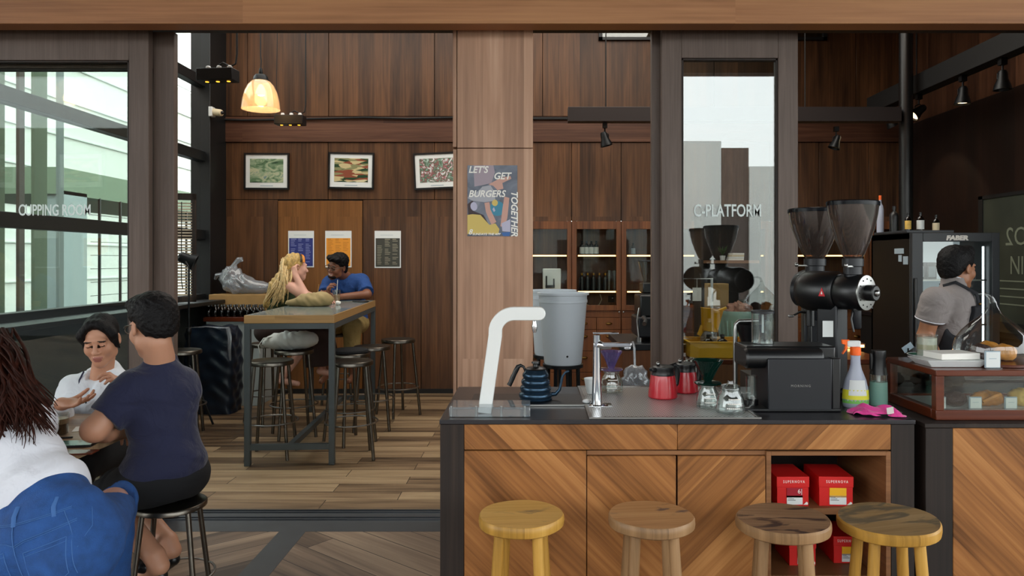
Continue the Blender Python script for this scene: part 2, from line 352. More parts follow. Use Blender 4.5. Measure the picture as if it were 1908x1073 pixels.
# high clerestory window in the back wall
b = MB(); x0, x1, z0, z1 = X(1115, YB), X(1538, YB), 3.79, 4.15
for (a, c, e_, f_) in ((x0, x1, z0, z0+.03), (x0, x1, z1-.03, z1), (x0, x0+.04, z0, z1), (x1-.04, x1, z0, z1), ((x0+x1)/2-.02, (x0+x1)/2+.02, z0, z1)): b.box(a, c, YB-.05, YB-.012, e_, f_)
wn = S(b.build('window_1', 'window_frame_black'))
MB().box(x0+.03, x1-.03, YB-.03, YB-.025, z0+.02, z1-.02).build('glass', 'pane_reflective', wn)
# right wall
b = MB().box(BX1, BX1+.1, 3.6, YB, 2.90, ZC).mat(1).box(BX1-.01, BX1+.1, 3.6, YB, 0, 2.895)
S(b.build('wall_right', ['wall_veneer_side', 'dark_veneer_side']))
# left glazed wall
S(MB().box(BX0-.12, BX0, 3.9, YB, 0, 1.03).build('wall_left_low', mat('low_wall', '2f3433', .6, var=.1) and 'low_wall'))
b = MB()
for z0, z1 in ((1.03, 1.09), (1.64, 1.74), (2.44, 2.54), (3.20, 3.30)): b.box(BX0-.05, BX0+.05, 3.9, YB, z0, z1)
for y in (3.92, 7.48): b.box(BX0-.05, BX0+.05, y, y+.07, 1.03, ZC)
b.box(BX0-.1, BX0+.10, 7.40, YB, 0, ZC)
wn = S(b.build('window_2', 'window_frame_black', bevel=.004))
for i, (z0, z1) in enumerate(((1.09, 1.64), (1.74, 2.44), (2.54, 3.20), (3.3, ZC))): MB().box(BX0-.004, BX0+.004, 3.96, 7.44, z0-.01, z1+.01).build('glass', 'pane', wn)
# front wall and beam above the opening
S(MB().box(-6, 7, 3.75, 4.04, 2.655+.37, 5.0).build('wall_front', 'beam_veneer'))
b = MB().box(-6, 7, 3.75, 3.86, 2.655, 3.03)
S(b.build('beam', 'beam_veneer', bevel=.003))
b = MB().box(-6, 7, 3.86, 4.06, 2.703, 3.03)
S(b.build('trim_2', 'post_dark'))
for a, c, nm in ((-6, -3.36, 'wall_front_west'), (4.05, 7, 'wall_front_east')): S(MB().box(a, c, 3.80, 4.0, 0, 3.03).build(nm, 'frame_brown'))

# veneered column with panel joints and a side cheek
b = MB()
cx0, cx1, cy0 = X(852, 3.9), X(993, 3.9), 3.9
zj = Z(276, 3.9)
b.box(cx0, cx1, cy0, cy0+.022, 0, zj-.002).box(cx0, cx1, cy0, cy0+.022, zj+.002, 2.72)
b.mat(1).box(cx0+.004, cx1-.004, cy0+.02, cy0+.14, 0, 2.72)
b.mat(0).box(cx0-.022, cx0-.004, cy0+.0, cy0+.14, 0, zj-.006).box(cx0-.024, cx0-.004, cy0+.0, cy0+.14, zj+.006, 2.72)
S(b.build('column', ['column_veneer', 'black_matt'], bevel=.0015, seg=1))

# sliding doors
def slide_door(name, x0, x1, y, sw, top, zt=2.70, glassmat='pane_door', glassed=True, bottom=.22):
    b = MB()
    b.box(x0, x0+sw, y, y+.045, .01, zt).box(x1-sw, x1, y, y+.045, .01, zt)
    b.box(x0+sw, x1-sw, y, y+.045, zt-top, zt).box(x0+sw, x1-sw, y, y+.045, .01, bottom)
    if glassed:
        for q0, q1 in ((x0+sw, x0+sw+.012), (x1-sw-.012, x1-sw)): b.mat(1).box(q0, q1, y+.006, y+.039, bottom, zt-top)
        b.box(x0+sw, x1-sw, y+.006, y+.039, zt-top-.012, zt-top)
    o = S(b.build(name, ['frame_brown', 'post_dark'], bevel=.002, seg=1))
    if glassed: MB().box(x0+sw, x1-sw, y+.018, y+.026, bottom, zt-top).build('glass', glassmat, o)
    return o
zt = Z(45, 3.93)
dl = slide_door('door_2', -3.35, X(277, 3.93), 3.93, X(277, 3.93)-X(240, 3.93), Z(45, 3.93)-Z(112, 3.93), zt)
slide_door('door_3', -3.30, X(325, 4.0), 3.995, X(325, 4.0)-X(286, 4.0), .2, 2.69)
dr = slide_door('door_4', X(1233, 3.93), X(1487, 3.93), 3.93, X(1270, 3.93)-X(1233, 3.93), Z(45, 3.93)-Z(108, 3.93), zt, 'pane_reflective')
b = MB().box(X(1214, 4.0), X(1214, 4.0)+.12, 3.995, 4.04, .01, 2.70); S(b.build('door_5', 'frame_brown', bevel=.002))
mat('frost_letter', 'd6e0de', .5)
text('lettering', 'CUPPING ROOM', 'frost_letter', .085, (X(101, 3.94), 3.944, Z(401, 3.94)), parent=dl, sx=.62, bold=.0012)
text('lettering', 'C-PLATFORM', 'frost_letter', .094, (X(1356, 3.94), 3.944, Z(403, 3.94)), parent=dr, sx=.66, bold=.0014)

# ------------------------------------------------------------ beyond the glass, and across the street
b = MB().box(-13, -12.4, 0, 34, 0, 7.5)
for k in range(8): b.mat(1).box(-12.4, -12.35, 0, 34, .9+k*.95, .93+k*.95)
S(b.build('wall_neighbour', ['outdoor_white', 'outdoor_line']))
b = MB().box(-8.5, -6.5, 10.0, 17, 2.35, 2.72); S(b.build('canopy_roof', 'outdoor_green'))
S(MB().box(-6.9, -6.5, 10.05, 10.6, 0, 2.4).build('pillar', 'outdoor_grey'))
b = MB()
for k in range(10): b.box(-6.52, -6.49, 10.9+k*.55, 10.93+k*.55, .2, 2.36)
for k in range(9): b.box(-6.51, -6.50, 10.7, 16.4, .5+k*.2, .508+k*.2)
tag(b.build('wire_fence', 'black_metal'), 'dark wire grid fence beyond the glazed side wall', 'fence')
for i, (p0, p1, m_) in enumerate(((0, 9, 'outdoor_green'), (36, 46, 'frame_brown'), (64, 88, 'outdoor_green'), (110, 119, 'outdoor_grey'))):
    y0, y1 = 4.6*F/(VX-p0), 4.6*F/(VX-p1)
    S(MB().box(-4.63, -4.6, y0, y1, -.05, 5).build('pillar_outside', m_))
b = MB().box(-9, 6.0, -15.5, -15, 0, 5.2)
for k in range(7):
    for j in range(2): b.mat(1).box(-8.9+k*2.0, -7.9+k*2.0, -15.02, -14.95, 1.0+j*2.2, 2.3+j*2.2)
b.mat(1).box(-24, -9.0, -15.6, -14.9, 0, 5.6).mat(0).box(6.9, 12, -15.5, -15, 0, 4.4).mat(1).box(6.0, 6.9, -15.4, -15.1, 0, 5.0)  # dark west wall is unseen, added so the left door reflects less brightness
S(b.build('wall_street', ['outdoor_white', 'frame_brown']))
b = MB()
for y in (-4.6, -1.0): b.box(-9, 9, y, y+.25, 4.6, 4.9)
for x in (1.9, 5.2, -4.2): b.box(x, x+.16, -4.6, -4.4, 0, 4.7)
S(b.build('beam_terrace', 'post_dark'))

# ------------------------------------------------------------ wall cabinets
for i in range(8):
    x0, x1 = UX[i], UX[i+1]
    r = T('display_cabinet', '', 'cabinet', ((x0+x1)/2, YB, 0))
    hw = (x1-x0)/2-.003
    b = MB()
    b.box(-hw, hw, .28, .30, .60, 1.85).box(-hw, -hw+.018, -.01, .28, .02, 1.85).box(hw-.018, hw, -.01, .28, .02, 1.85)
    b.box(-hw, hw, 0, .28, 1.832, 1.85).box(-hw, hw, -.015, .28, .82, .893).box(-hw, hw, .0, .28, 0, .06)
    for z in (1.49, 1.10): b.box(-hw+.018, hw-.018, .04, .28, z-.02, z)
    b.build('body', 'cabinet_wood', r, bevel=.001, seg=1)
    b = MB()
    fr = .05 if i else .045
    b.box(-hw, -hw+fr, -.032, -.012, .893, 1.85).box(hw-fr, hw, -.032, -.012, .893, 1.85).box(-hw+fr, hw-fr, -.032, -.012, 1.765, 1.85).box(-hw+fr, hw-fr, -.032, -.012, .893, .95)
    dd = b.build('door', 'cabinet_wood', r, bevel=.0015, seg=1)
    MB().box(-hw+fr, hw-fr, -.024, -.020, .95, 1.765).build('pane', 'pane_door', dd)
    kx = hw-.02 if i % 2 else -hw+.02
    MB().ball((kx, -.04, .875), .011, 12).build('knob', 'steel', dd)
    for z in (1.49, 1.10): MB().box(-hw+.07, hw-.05, .035, .042, z-.017, z-.003).build('light_strip', 'led_warm', r)
    for (z0, z1) in ((.69, .815), (.46, .685), (.23, .455), (.065, .225)):
        for q in (0, 1):
            a = -hw+.003+q*hw
            o = MB().box(a, a+hw-.006, -.028, -.008, z0, z1).build('drawer', 'cabinet_wood', r, bevel=.0015, seg=1)
            c = MB(); zc = (z0+z1)/2 if z1-z0 < .14 else z1-.07
            c.lathe([(1e-5, .02), (.02, .017), (.034, .004), (.036, -.004)], (a+hw/2, -.028, zc), 16, Rx(PI/2)@Matrix.Diagonal((1, .45, 1)), cap=False)
            c.build('cup_pull', 'brass', o)
    names = ['leftmost, beside the veneered column, partly hidden by the pale water bins', 'with a row of four dark bottles on its upper shelf', 'with a single dark bottle on its upper shelf', 'seen through the left half of the lettered glass door', 'seen through the right half of the lettered glass door', 'behind the pair of coffee grinder hoppers', 'behind the spout of the coffee grinder', 'in the far corner behind the tall black fridge']
    r['label'] = 'built-in glass-fronted wood cabinet '+names[i]; r['group'] = 'built-in cabinets along the back wall'
# ------------------------------------------------------------ pour-over counter
YC0, YC1, ZT = 2.41, 3.04, 0.90
r = T('bar_counter', 'long wooden coffee counter with chevron veneer doors, dark corner posts and an open shelf niche', 'counter', (.485, YC0, 0))
cx = lambda px: X(px, YC0)-.485
zc = lambda py: Z(py, YC0)
def panel(name, x0, x1, z0, z1, m, par=r, y0=.0, y1=.02, bevel=.0015):
    return MB().box(x0, x1, y0, y1, z0, z1).build(name, m, par, bevel=bevel, seg=1)
xa, xb, xc_, xd, xe, xf, xg = cx(865), cx(1094), cx(1262), cx(1428), cx(1437), cx(1651), cx(1660)
panel('post', cx(820), xa-.001, 0, .884, 'post_dark', y1=.10); panel('post', xg+.001, cx(1704), 0, .884, 'post_dark', y1=.10)
panel('post', cx(820), xa-.001, 0, .884, 'post_dark', y0=.52, y1=.60); panel('post', xg+.001, cx(1704), 0, .884, 'post_dark', y0=.52, y1=.60)
panel('top_rail', xa, xc_, zc(838), .884, 'chevron_down'); panel('top_rail', xc_+.001, xg, zc(838), .884, 'chevron_up')
panel('front_panel', xa, xb-.003, .06, zc(840), 'chevron_down')
MB().box(xb, xd, .012, .02, zc(849), zc(841)).build('finger_rail', 'edge_wood', r)
panel('door', xb, xc_-.004, .06, zc(850), 'chevron_down', y0=.002); panel('door', xc_+.002, xd-.002, .06, zc(850), 'chevron_up', y0=.002)
b = MB()
b.box(xd, xe, 0, .40, .06, zc(841)).box(xf, xg, 0, .40, .06, zc(841)).box(xe, xf, 0, .40, zc(849), zc(841)).box(xe, xf, 0, .40, .06, .075)
b.build('niche_frame', 'edge_wood', r, bevel=.001, seg=1)
MB().box(xe, xf, .385, .40, .06, .75).build('niche_back', 'dark_veneer_side', r)
MB().box(xe, xf, .07, .385, Z(943, 2.5)-.022, Z(943, 2.5)).build('shelf', 'edge_wood', r, bevel=.001)
MB().box(xe, xf, .07, .385, Z(1056, 2.55)-.022, Z(1056, 2.55)).build('shelf', 'edge_wood', r, bevel=.001)
b = MB().box(cx(820), cx(820)+.02, .10, .52, .05, .872).box(cx(1704)-.02, cx(1704), .10, .52, .05, .872).box(xa, xd, .58, .60, .05, .872).box(xa, xg, .02, .56, .03, .06)
b.build('carcass', 'cabinet_wood', r)
o = MB().box(cx(820)-.002, cx(1704)+.002, -.004, YC1-YC0, .885, ZT).build('worktop', 'worktop_slate', None, bevel=.002, loc=(.485, YC0, 0))
tag(o, 'dark slate worktop lying along the chevron coffee counter', 'worktop')
ED = 'worktop'
r2 = T('pastry_counter', 'wooden chevron counter on the right, standing under the pastry case', 'counter', (1.9, YC0, 0))
x0 = X(1725, YC0)-1.9; x1 = X(1776, YC0)-1.9
panel('post', x0, x1-.001, 0, .872, 'post_dark', r2, y1=.1)
panel('front_panel', x1, 1.2, .05, .872, 'chevron_down', r2)
MB().box(x0, 1.2, .1, .7, .05, .872).build('carcass', 'post_dark', r2)
o = MB().box(x0-.005, 1.2, -.004, .72, .873, .888).build('worktop', 'post_dark', None, bevel=.002, loc=(1.9, YC0, 0)); tag(o, 'thin dark top of the pastry counter on the right', 'worktop')

# perforated drip tray (holes modelled as a bump and colour dot pattern of its sheet)
m, t, p = newmat('perforated'); M['perforated'] = m
co = t.nodes.new('ShaderNodeTexCoord'); mp = t.nodes.new('ShaderNodeMapping'); mp.inputs['Scale'].default_value = (95, 95, 1); mp.inputs['Rotation'].default_value = (0, 0, PI/4)
vo = t.nodes.new('ShaderNodeTexVoronoi'); vo.inputs['Scale'].default_value = 1; vo.inputs['Randomness'].default_value = 0; vo.voronoi_dimensions = '2D'
rp = t.nodes.new('ShaderNodeValToRGB'); rp.color_ramp.elements[0].position = .30; rp.color_ramp.elements[0].color = lin('131315'); rp.color_ramp.elements[1].position = .36; rp.color_ramp.elements[1].color = lin('d0cecb')
t.links.new(co.outputs['Object'], mp.inputs[0]); t.links.new(mp.outputs[0], vo.inputs['Vector']); t.links.new(vo.outputs['Distance'], rp.inputs[0]); t.links.new(rp.outputs[0], p.inputs['Base Color'])
p.inputs['Metallic'].default_value = .35; p.inputs['Roughness'].default_value = .3
tx0, tx1 = X(1098, YC0), X(1420, YC0)
r = T('drip_tray', 'long perforated steel drip tray let into the dark counter under the servers', 'tray', ((tx0+tx1)/2, 2.72, ZT)); hw = (tx1-tx0)/2
MB().box(-hw+.012, hw-.012, -.293, .293, .0008, .004).build('perforated_sheet', 'perforated', r)
b = MB()
for q in ((-hw, hw, -.305, -.293), (-hw, hw, .293, .305), (-hw, -hw+.012, -.293, .293), (hw-.012, hw, -.293, .293)): b.box(*q, .0005, .007)
b.build('rim', 'steel', r, bevel=.001)
r = T('scale_tray', 'small flat glossy dark tray beneath the blue kettle', 'tray', (X(985, 2.7), 2.72, ZT))
o = MB().box(-.215, .215, -.09, .13, .0005, .006).build('plate', 'charcoal', r, bevel=.004)
MB().box(-.215, .215, -.096, -.09, .0005, .008).build('rim', 'steel', r, bevel=.001)

# white bent tap on an acrylic foot
r = T('water_tap', 'tall white bent tap arm rising from a clear acrylic block', 'tap', (X(905, 2.5), 2.52, ZT))
d = 2.52; lx = lambda px: X(px, d)-X(905, 2.5); lz = lambda py: Z(py, d)-ZT
cl = [(lx(903), .001), (lx(923), lz(625)), ]
for k in range(9):
    a = PI-.22-(PI/2-.22)*k/8; cl.append((lx(958)+.066*math.cos(a), lz(584)-.066+.066*math.sin(a)))
cl.append((lx(1004), lz(584)))
def ribbon(cl, w, roundend=True):
    L, R_ = [], []
    for i in range(len(cl)):
        a = cl[max(i-1, 0)]; c = cl[min(i+1, len(cl)-1)]; tx, tz = c[0]-a[0], c[1]-a[1]; n = math.hypot(tx, tz); tx /= n; tz /= n
        L.append((cl[i][0]-tz*w, cl[i][1]+tx*w)); R_.append((cl[i][0]+tz*w, cl[i][1]-tx*w))
    cap = [(cl[-1][0]+w*math.sin(PI*k/10), cl[-1][1]+w*math.cos(PI*k/10)) for k in range(1, 10)] if roundend else []
    return L+cap+R_[::-1]
MB().prism(ribbon(cl, .0232), -.018, .018).build('arm', 'tap_white', r, bevel=.003)
MB().box(X(838, 2.47)-X(905, 2.5), X(988, 2.47)-X(905, 2.5), -.075, .055, .001, .034).build('acrylic_base', 'acrylic', r, bevel=.003)
b = MB()
for x in (-.115, -.03, .055, .135):
    for y in (-.06,): b.lathe([(.004, 0), (.004, .0345)], (x, y, .001), 10)
b.build('bolts', 'steel', r)
MB().lathe([(.007, .028), (.008, .018), (.010, .012), (.009, .0), (.006, -.012), (1e-5, -.012)][::-1], (lx(996), 0, lz(613)), 16).build('nozzle', 'chrome', r)

# gooseneck kettle
r = T('gooseneck_kettle', 'blue ribbed metal pouring kettle with black curved handle and thin spout', 'kettle', (X(998, 2.73), 2.73, ZT+.007))
prof = [(1e-5, 0), (.060, 0), (.063, .004)]
for k in range(4):
    z = .006+.0245*k; rr = .0625-.0045*k
    prof += [(rr-.004, z), (rr, z+.006), (rr+.001, z+.012), (rr-.001, z+.019), (rr-.005, z+.0235)]
prof += [(.041, .108), (.038, .112)]
MB().lathe(prof, n=40).build('body', 'kettle_blue', r)
MB().lathe([(.037, .110), (.039, .116), (.030, .121), (.010, .123), (.009, .132), (.016, .136), (.015, .142), (1e-5, .143)], n=28).build('lid', 'black_plastic', r)
b = MB().tube([(-.036, 0, .100), (-.045, 0, .122), (-.056, 0, .127), (-.066, 0, .123), (-.074, 0, .108), (-.080, 0, .095), (-.087, 0, .080), (-.094, 0, .063), (-.100, 0, .052)], [.004, .005, .007, .009, .0095, .0085, .0095, .0085, .0095], 12)
b.build('handle', 'black_plastic', r)
MB().tube([(.050, 0, .018), (.075, 0, .020), (.090, 0, .036), (.096, 0, .062), (.101, 0, .085), (.112, 0, .101), (.126, 0, .106)], [.010, .008, .006, .0052, .0048, .0045, .0042], 12).build('spout', 'kettle_blue', r)

# chrome mixer tap
r = T('chrome_faucet', 'slim polished chrome counter faucet with flat lever and long spout', 'tap', (X(1112, 2.63), 2.63, ZT+.004))
MB().lathe([(.034, 0), (.034, .003), (.021, .005), (.018, .03), (.0155, .10), (.014, .2), (.0135, .255), (1e-5, .257)][0:], n=28).build('column', 'chrome', r)
MB().box(-.013, .125, -.013, .013, .212, .228).tube([(.0, 0, .222), (.03, 0, .214), (.055, 0, .213)], [.018, .012, .007], 12).box(.100, .122, -.010, .010, .203, .213).build('spout', 'chrome', r, bevel=.003)
MB().box(-.014, .078, -.011, .011, .259, .265).build('lever', 'chrome', r, bevel=.002)
MB().box(-.040, .055, -.032, .030, 0, .0025).build('base_plate', 'chrome', r, bevel=.001)

# dripper + server sets
def server(r, rad=.052, h=.085, m='clear', handle=True, ang=0):
    prof = [(1e-5, .0), (rad*.96, .001), (rad, .008), (rad*.97, .03), (rad*.86, h*.62), (rad*.62, h*.86), (rad*.66, h), (rad*.64, h), (rad*.60, h*.86), (rad*.84, h*.62), (rad*.94, .03), (rad*.96, .01), (1e-5, .004)]
    MB().lathe(prof, n=32, cap=False).build('glass_body', m, r)
    MB().lathe([(rad*.61, h*.86), (rad*.67, h*.90), (rad*.67, h*.96), (rad*.63, h)], n=32, cap=False).build('collar', m, r)
    b = MB()
    for k, z in enumerate((.02, .035, .05)): 
        for a in range(7): 
            th = -PI/2+(-.45+.13*a)+.05*k; rr = rad*(1.005-.16*max(0, (z-.03)/.03)); b.box(rr*math.cos(th)-.0025, rr*math.cos(th)+.0025, rr*math.sin(th)-.0006, rr*math.sin(th)+.0002, z, z+.0035)
    b.build('print', 'white_card', r)
    if handle:
        R_ = Rz(ang); pts = [(rad*.8, 0, h*.75), (rad*1.25, 0, h*.80), (rad*1.55, 0, h*.62), (rad*1.5, 0, h*.36), (rad*1.2, 0, h*.2), (rad*.95, 0, h*.22)]
        MB().tube([R_ @ Vector(q) for q in pts], .0042, 10).build('handle', m, r)
def dripper(r, z, rad, h, m, fl):
    MB().lathe([(.011, z), (.013, z+.006), (rad*.55, z+h*.52), (rad, z+h), (rad*1.03, z+h), (rad*.97, z+h-.001), (rad*.52, z+h*.52), (.010, z+.004)], n=32, cap=False).build('cone', m, r)
    b = MB()
    for k in range(12):
        th = 2*PI*k/12; b.tube([(.014*math.cos(th), .014*math.sin(th), z+.01), (rad*.58*math.cos(th+.35), rad*.58*math.sin(th+.35), z+h*.55), (rad*.97*math.cos(th+.7), rad*.97*math.sin(th+.7), z+h*.96)], .0013, 5)
    b.build('ribs', m, r)
    MB().lathe([(.011, z-.002), (fl, z-.004), (fl+.002, z), (fl, z+.003), (.013, z+.005)], n=32, cap=False).build('flange', m, r)
r = T('dripper_and_server', 'purple-tinted cone dripper sitting on a small glass server behind the chrome faucet', 'coffee dripper', (X(1139, 2.9), 2.9, ZT+.005))
server(r, .047, .082, handle=False); dripper(r, .090, .044, .072, 'purple_glass', .044)
r = T('dripper_and_server', 'dark green cone dripper standing on a glass server beside the red thermos jugs', 'coffee dripper', (X(1319, 2.60), 2.60, ZT+.005))
server(r, .042, .080, handle=False); dripper(r, .086, .054, .082, 'green_glass', .046)
r = T('glass_server', 'clear glass coffee server with looped handle standing beside the black brewer', 'glass server', (X(1361, 2.50), 2.50, ZT+.006))
server(r, .050, .088, handle=True, ang=-.2); MB().lathe([(.030, .088), (.031, .094), (.012, .099), (.010, .108), (1e-5, .11)], n=24).build('lid', 'clear', r)
r = T('drinking_glass', 'small patterned glass tumbler standing behind the red thermos jugs', 'glass', (X(1288, 2.97), 2.97, ZT+.005))
MB().lathe([(1e-5, 0), (.020, 0), (.022, .03), (.027, .125), (.026, .125), (.020, .03), (1e-5, .004)], n=24, cap=False).build('body', 'clear', r)
b = MB(); 
for k in range(9): 
    th = 2*PI*k/9; b.box(.0262*math.cos(th)-.003, .0262*math.cos(th)+.003, .0262*math.sin(th)-.003, .0262*math.sin(th)+.003, .095, .112)
b.build('pattern', 'white_card', r)
# red vacuum servers
def jug(name, label, loc, rz, s=1.):
    r = T(name, label, 'jug', loc, rz, 'red thermos jugs on the drip tray'); r.scale = (s, s, s)
    MB().lathe([(1e-5, 0), (.050, 0), (.053, .004), (.052, .02), (.045, .075), (.043, .082), (1e-5, .082)], n=36).build('body', 'red_enamel', r)
    MB().lathe([(.043, .082), (.041, .086), (.040, .100), (.042, .108), (.041, .112), (.034, .116), (1e-5, .117)], n=32).build('lid', 'black_plastic', r)
    MB().tube([(.036, 0, .108), (.055, 0, .112), (.066, 0, .100), (.068, 0, .075), (.064, 0, .045), (.052, 0, .032)], [.007, .008, .0085, .008, .007, .006], 10, flat=1.5).build('handle', 'black_plastic', r)
    b = MB().box(-.055, -.036, -.011, .011, .097, .111); b.build('pouring_lip', 'black_plastic', r, bevel=.003)
    MB().ball((-.022, .0, .124), .008, 12).build('button', 'steel', r)
jug('thermos_jug', 'larger red thermos jug with black lid, nearer the chrome faucet', (X(1235, 2.78), 2.78, ZT+.005), .5, 1.05)
jug('thermos_jug', 'red thermos jug with black lid, half hidden behind its twin', (X(1276, 2.90), 2.90, ZT+.005), .3, 1.0)
# white cup and creamer
r = T('white_cup', 'small white ceramic cup partly hidden behind the chrome faucet', 'cup', (X(1104, 2.86), 2.86, ZT+.005))
MB().lathe([(1e-5, 0), (.020, 0), (.024, .006), (.033, .055), (.034, .06), (.031, .058), (.021, .008), (1e-5, .006)], n=28, cap=False).build('body', 'white_plastic', r)
r = T('brewing_scoop', 'tiny white scoop lying at the foot of the chrome faucet', 'scoop', (X(1093, 2.66), 2.66, ZT+.005))
MB().ball((0, 0, .008), .016, 16, sc=(1, 1, .5)).build('bowl', 'white_plastic', r); MB().tube([(0.01, 0, .008), (.035, .02, .010)], .004, 8).build('handle', 'white_plastic', r)

# black brewer box with hopper beaker, filter cone and water pipe
yb = 2.53
r = T('brewing_machine', 'matt black box-shaped coffee brewer with rounded top and small lettering', 'coffee machine', (X(1490, yb), yb, ZT))
q = lambda px: X(px, yb)-X(1490, yb)
zq = lambda py: Z(py, yb)-ZT
MB().box(q(1431), q(1551), 0, .20, .004, zq(668)).build('body', 'black_matt' if 0 else 'charcoal', r, bevel=.004)
MB().box(q(1551)+.001, q(1568), .005, .20, .001, zq(668)).build('rear_column', 'black_plastic', r, bevel=.004)
MB().tube([(q(1393), .045, zq(670)), (q(1397), .045, zq(670)), (q(1534), .045, zq(670)), (q(1538), .045, zq(670))], [.030, .037, .037, .033], 28).build('head', 'black_plastic', r)
MB().box(q(1397), q(1568), .045, .20, zq(690), zq(648)).build('top_housing', 'black_plastic', r, bevel=.008)
MB().box(q(1388), q(1568), .0, .20, .001, .012).build('foot', 'black_plastic', r, bevel=.003)
MB().lathe([(.026, .012), (.026, .03), (.022, .032), (1e-5, .033)], (q(1412), .08, 0), 24).build('cup_stand', 'black_plastic', r)
MB().lathe([(1e-5, .034), (.020, .034), (.020, .115), (.019, .115), (.0185, .04)], (q(1413), .08, 0), 24, cap=False).build('glass_tube', 'clear', r)
text('lettering', 'MORNING', 'steel', .012, (q(1492), -.0006, zq(721)), parent=r, spacing=1.35)
r = T('bean_beaker', 'clear cylindrical beaker with grey rim standing on the black brewer', 'beaker', (X(1421, 2.66), 2.66, ZT+zq(648)))
hh = .112
MB().lathe([(1e-5, .0), (.040, .0), (.040, hh), (.038, hh), (.038, .004), (1e-5, .004)], n=32, cap=False).build('wall', 'clear', r)
MB().lathe([(.0415, hh), (.0415, hh+.008), (.036, hh+.010), (.036, hh)], n=32, cap=False).build('rim', 'charcoal', r)
MB().tube([(0, 0, .04), (0, 0, hh-.005)], .004, 8).build('tube', 'white_plastic', r)
r = T('filter_cone', 'black cone filter holder hanging from a bent steel pipe beside the brewer', 'filter holder', (X(1370, 2.86), 2.86, ZT+.005))
zz_ = lambda py: Z(py, 2.86)-ZT
MB().tube([(0, 0, 0), (0, 0, zz_(618)), (.003, 0, zz_(606)), (.014, 0, zz_(601)), (.09, 0, zz_(600))], .0085, 14).build('steel_pipe', 'steel', r)
MB().lathe([(.012, zz_(660)), (.024, zz_(652)), (.052, zz_(608)), (.054, zz_(606)), (.050, zz_(608)), (.022, zz_(650))], (.055, 0, 0), 28, cap=False).build('cone', 'black_plastic', r)
MB().lathe([(.03, 0), (.03, .004), (.012, .008)], n=24).build('foot', 'steel', r)

# spray bottles
r = T('spray_bottle', 'cloudy spray bottle with orange trigger, yellow and green label and sanitizer inside', 'spray bottle', (X(1594, 2.62), 2.62, ZT), -.15)
MB().lathe([(1e-5, 0), (.040, 0), (.045, .006), (.046, .03), (.043, .07), (.036, .10), (.022, .135), (.0175, .155), (.0165, .175), (.018, .19), (1e-5, .191)], n=32, sy=.62).build('body', 'cloudy_bottle', r)
def wrap(z0, z1, r0, r1, a0, a1, n=10):
    b = MB(); vs = []; 
    for k in range(n+1):
        a = a0+(a1-a0)*k/n
        for z, rr in ((z0, r0), (z1, r1)): vs.append((rr*math.cos(a), rr*.62*math.sin(a), z))
    return b.add(vs, [(2*k, 2*k+2, 2*k+3, 2*k+1) for k in range(n)])
wrap(.016, .045, .0463, .0458, -PI*.98, -PI*.02).build('label', mat('lab_green', '79c158', .5) and 'lab_green', r)
wrap(.030, .065, .0468, .0448, -PI*.98, -PI*.02).build('label', mat('lab_yellow', 'e2dc3a', .5) and 'lab_yellow', r)
wrap(.045, .100, .0475, .039, -PI*.72, -PI*.26).build('label', 'paper', r)
MB().lathe([(.0185, .188), (.0185, .215), (.016, .217), (1e-5, .218)], n=24).build('collar', 'orange_plastic', r)
MB().box(-.030, .016, -.010, .010, .217, .240).build('nozzle_head', 'white_plastic', r, bevel=.004)
MB().prism([(-.048, .243), (-.022, .243), (-.020, .226), (-.026, .222), (-.032, .205), (-.044, .190), (-.048, .192), (-.038, .208), (-.036, .224), (-.047, .228)], -.007, .007).build('trigger', 'orange_plastic', r, bevel=.001)
r = T('mist_bottle', 'slim spray bottle with black head and pale mint liquid beside the sanitizer', 'spray bottle', (X(1637, 2.66), 2.66, ZT))
MB().lathe([(1e-5, 0), (.030, 0), (.031, .004), (.030, .085), (1e-5, .086)], n=28).build('liquid', 'mint_liquid', r)
MB().lathe([(.0305, .085), (.030, .112), (.0295, .112), (.0295, .086)], n=28, cap=False).build('clear_wall', 'clear', r)
MB().lathe([(.007, .086), (.007, .112), (.012, .113)], n=12).build('tube', 'white_plastic', r)
MB().lathe([(.0305, .112), (.029, .118), (.025, .15), (.024, .175), (.026, .195), (.025, .200), (1e-5, .201)], n=28).build('head', 'black_plastic', r)
MB().box(-.032, -.020, -.006, .006, .13, .19).build('trigger', 'black_plastic', r, bevel=.002)

# pink cloth on a small steel tray
r = T('towel_tray', 'small oval steel tray lying at the right end of the worktop under a pink cloth', 'tray', (X(1648, 2.47), 2.49, ZT))
MB().lathe([(1e-5, .001), (.055, .001), (.066, .010), (.068, .010), (.057, .0), (1e-5, 0)], n=32, sy=.62, cap=False).build('dish', 'steel', r)
def cloth(name, nx, ny, w_, h_, fn, m, parent=None, thick=.0025, loc=None, rz=0, sub=1):
    vs = []; fs = []
    for i in range(nx+1):
        for j in range(ny+1):
            u, v = i/nx, j/ny; vs.append(fn(u, v))
    for i in range(nx):
        for j in range(ny):
            a = i*(ny+1)+j; fs.append((a, a+ny+1, a+ny+2, a+1))
    o = MB().add(vs, fs).build(name, m, parent, ang=180)
    so = o.modifiers.new('solid', 'SOLIDIFY'); so.thickness = thick
    if sub: s_ = o.modifiers.new('sub', 'SUBSURF'); s_.levels = sub; s_.render_levels = sub
    if loc: o.location = loc; o.rotation_euler = (0, 0, rz)
    return o
rnd = random.Random(3)
def pinkfn(u, v):
    x = (u-.5)*.17; y = (v-.5)*.10; e_ = max(abs(u-.5), abs(v-.5))*2
    z = .026-.022*max(0, e_-.35)**1.3*1.8+.010*math.sin(u*9+v*4)*math.cos(v*7-u*3)*(1-.4*e_)+.004*math.sin(u*23+v*11)
    return (x+.008*math.sin(v*9), y+.006*math.sin(u*13), max(.0035+(.010 if e_ < .8 else 0), z-.016*max(0, u-.75)))
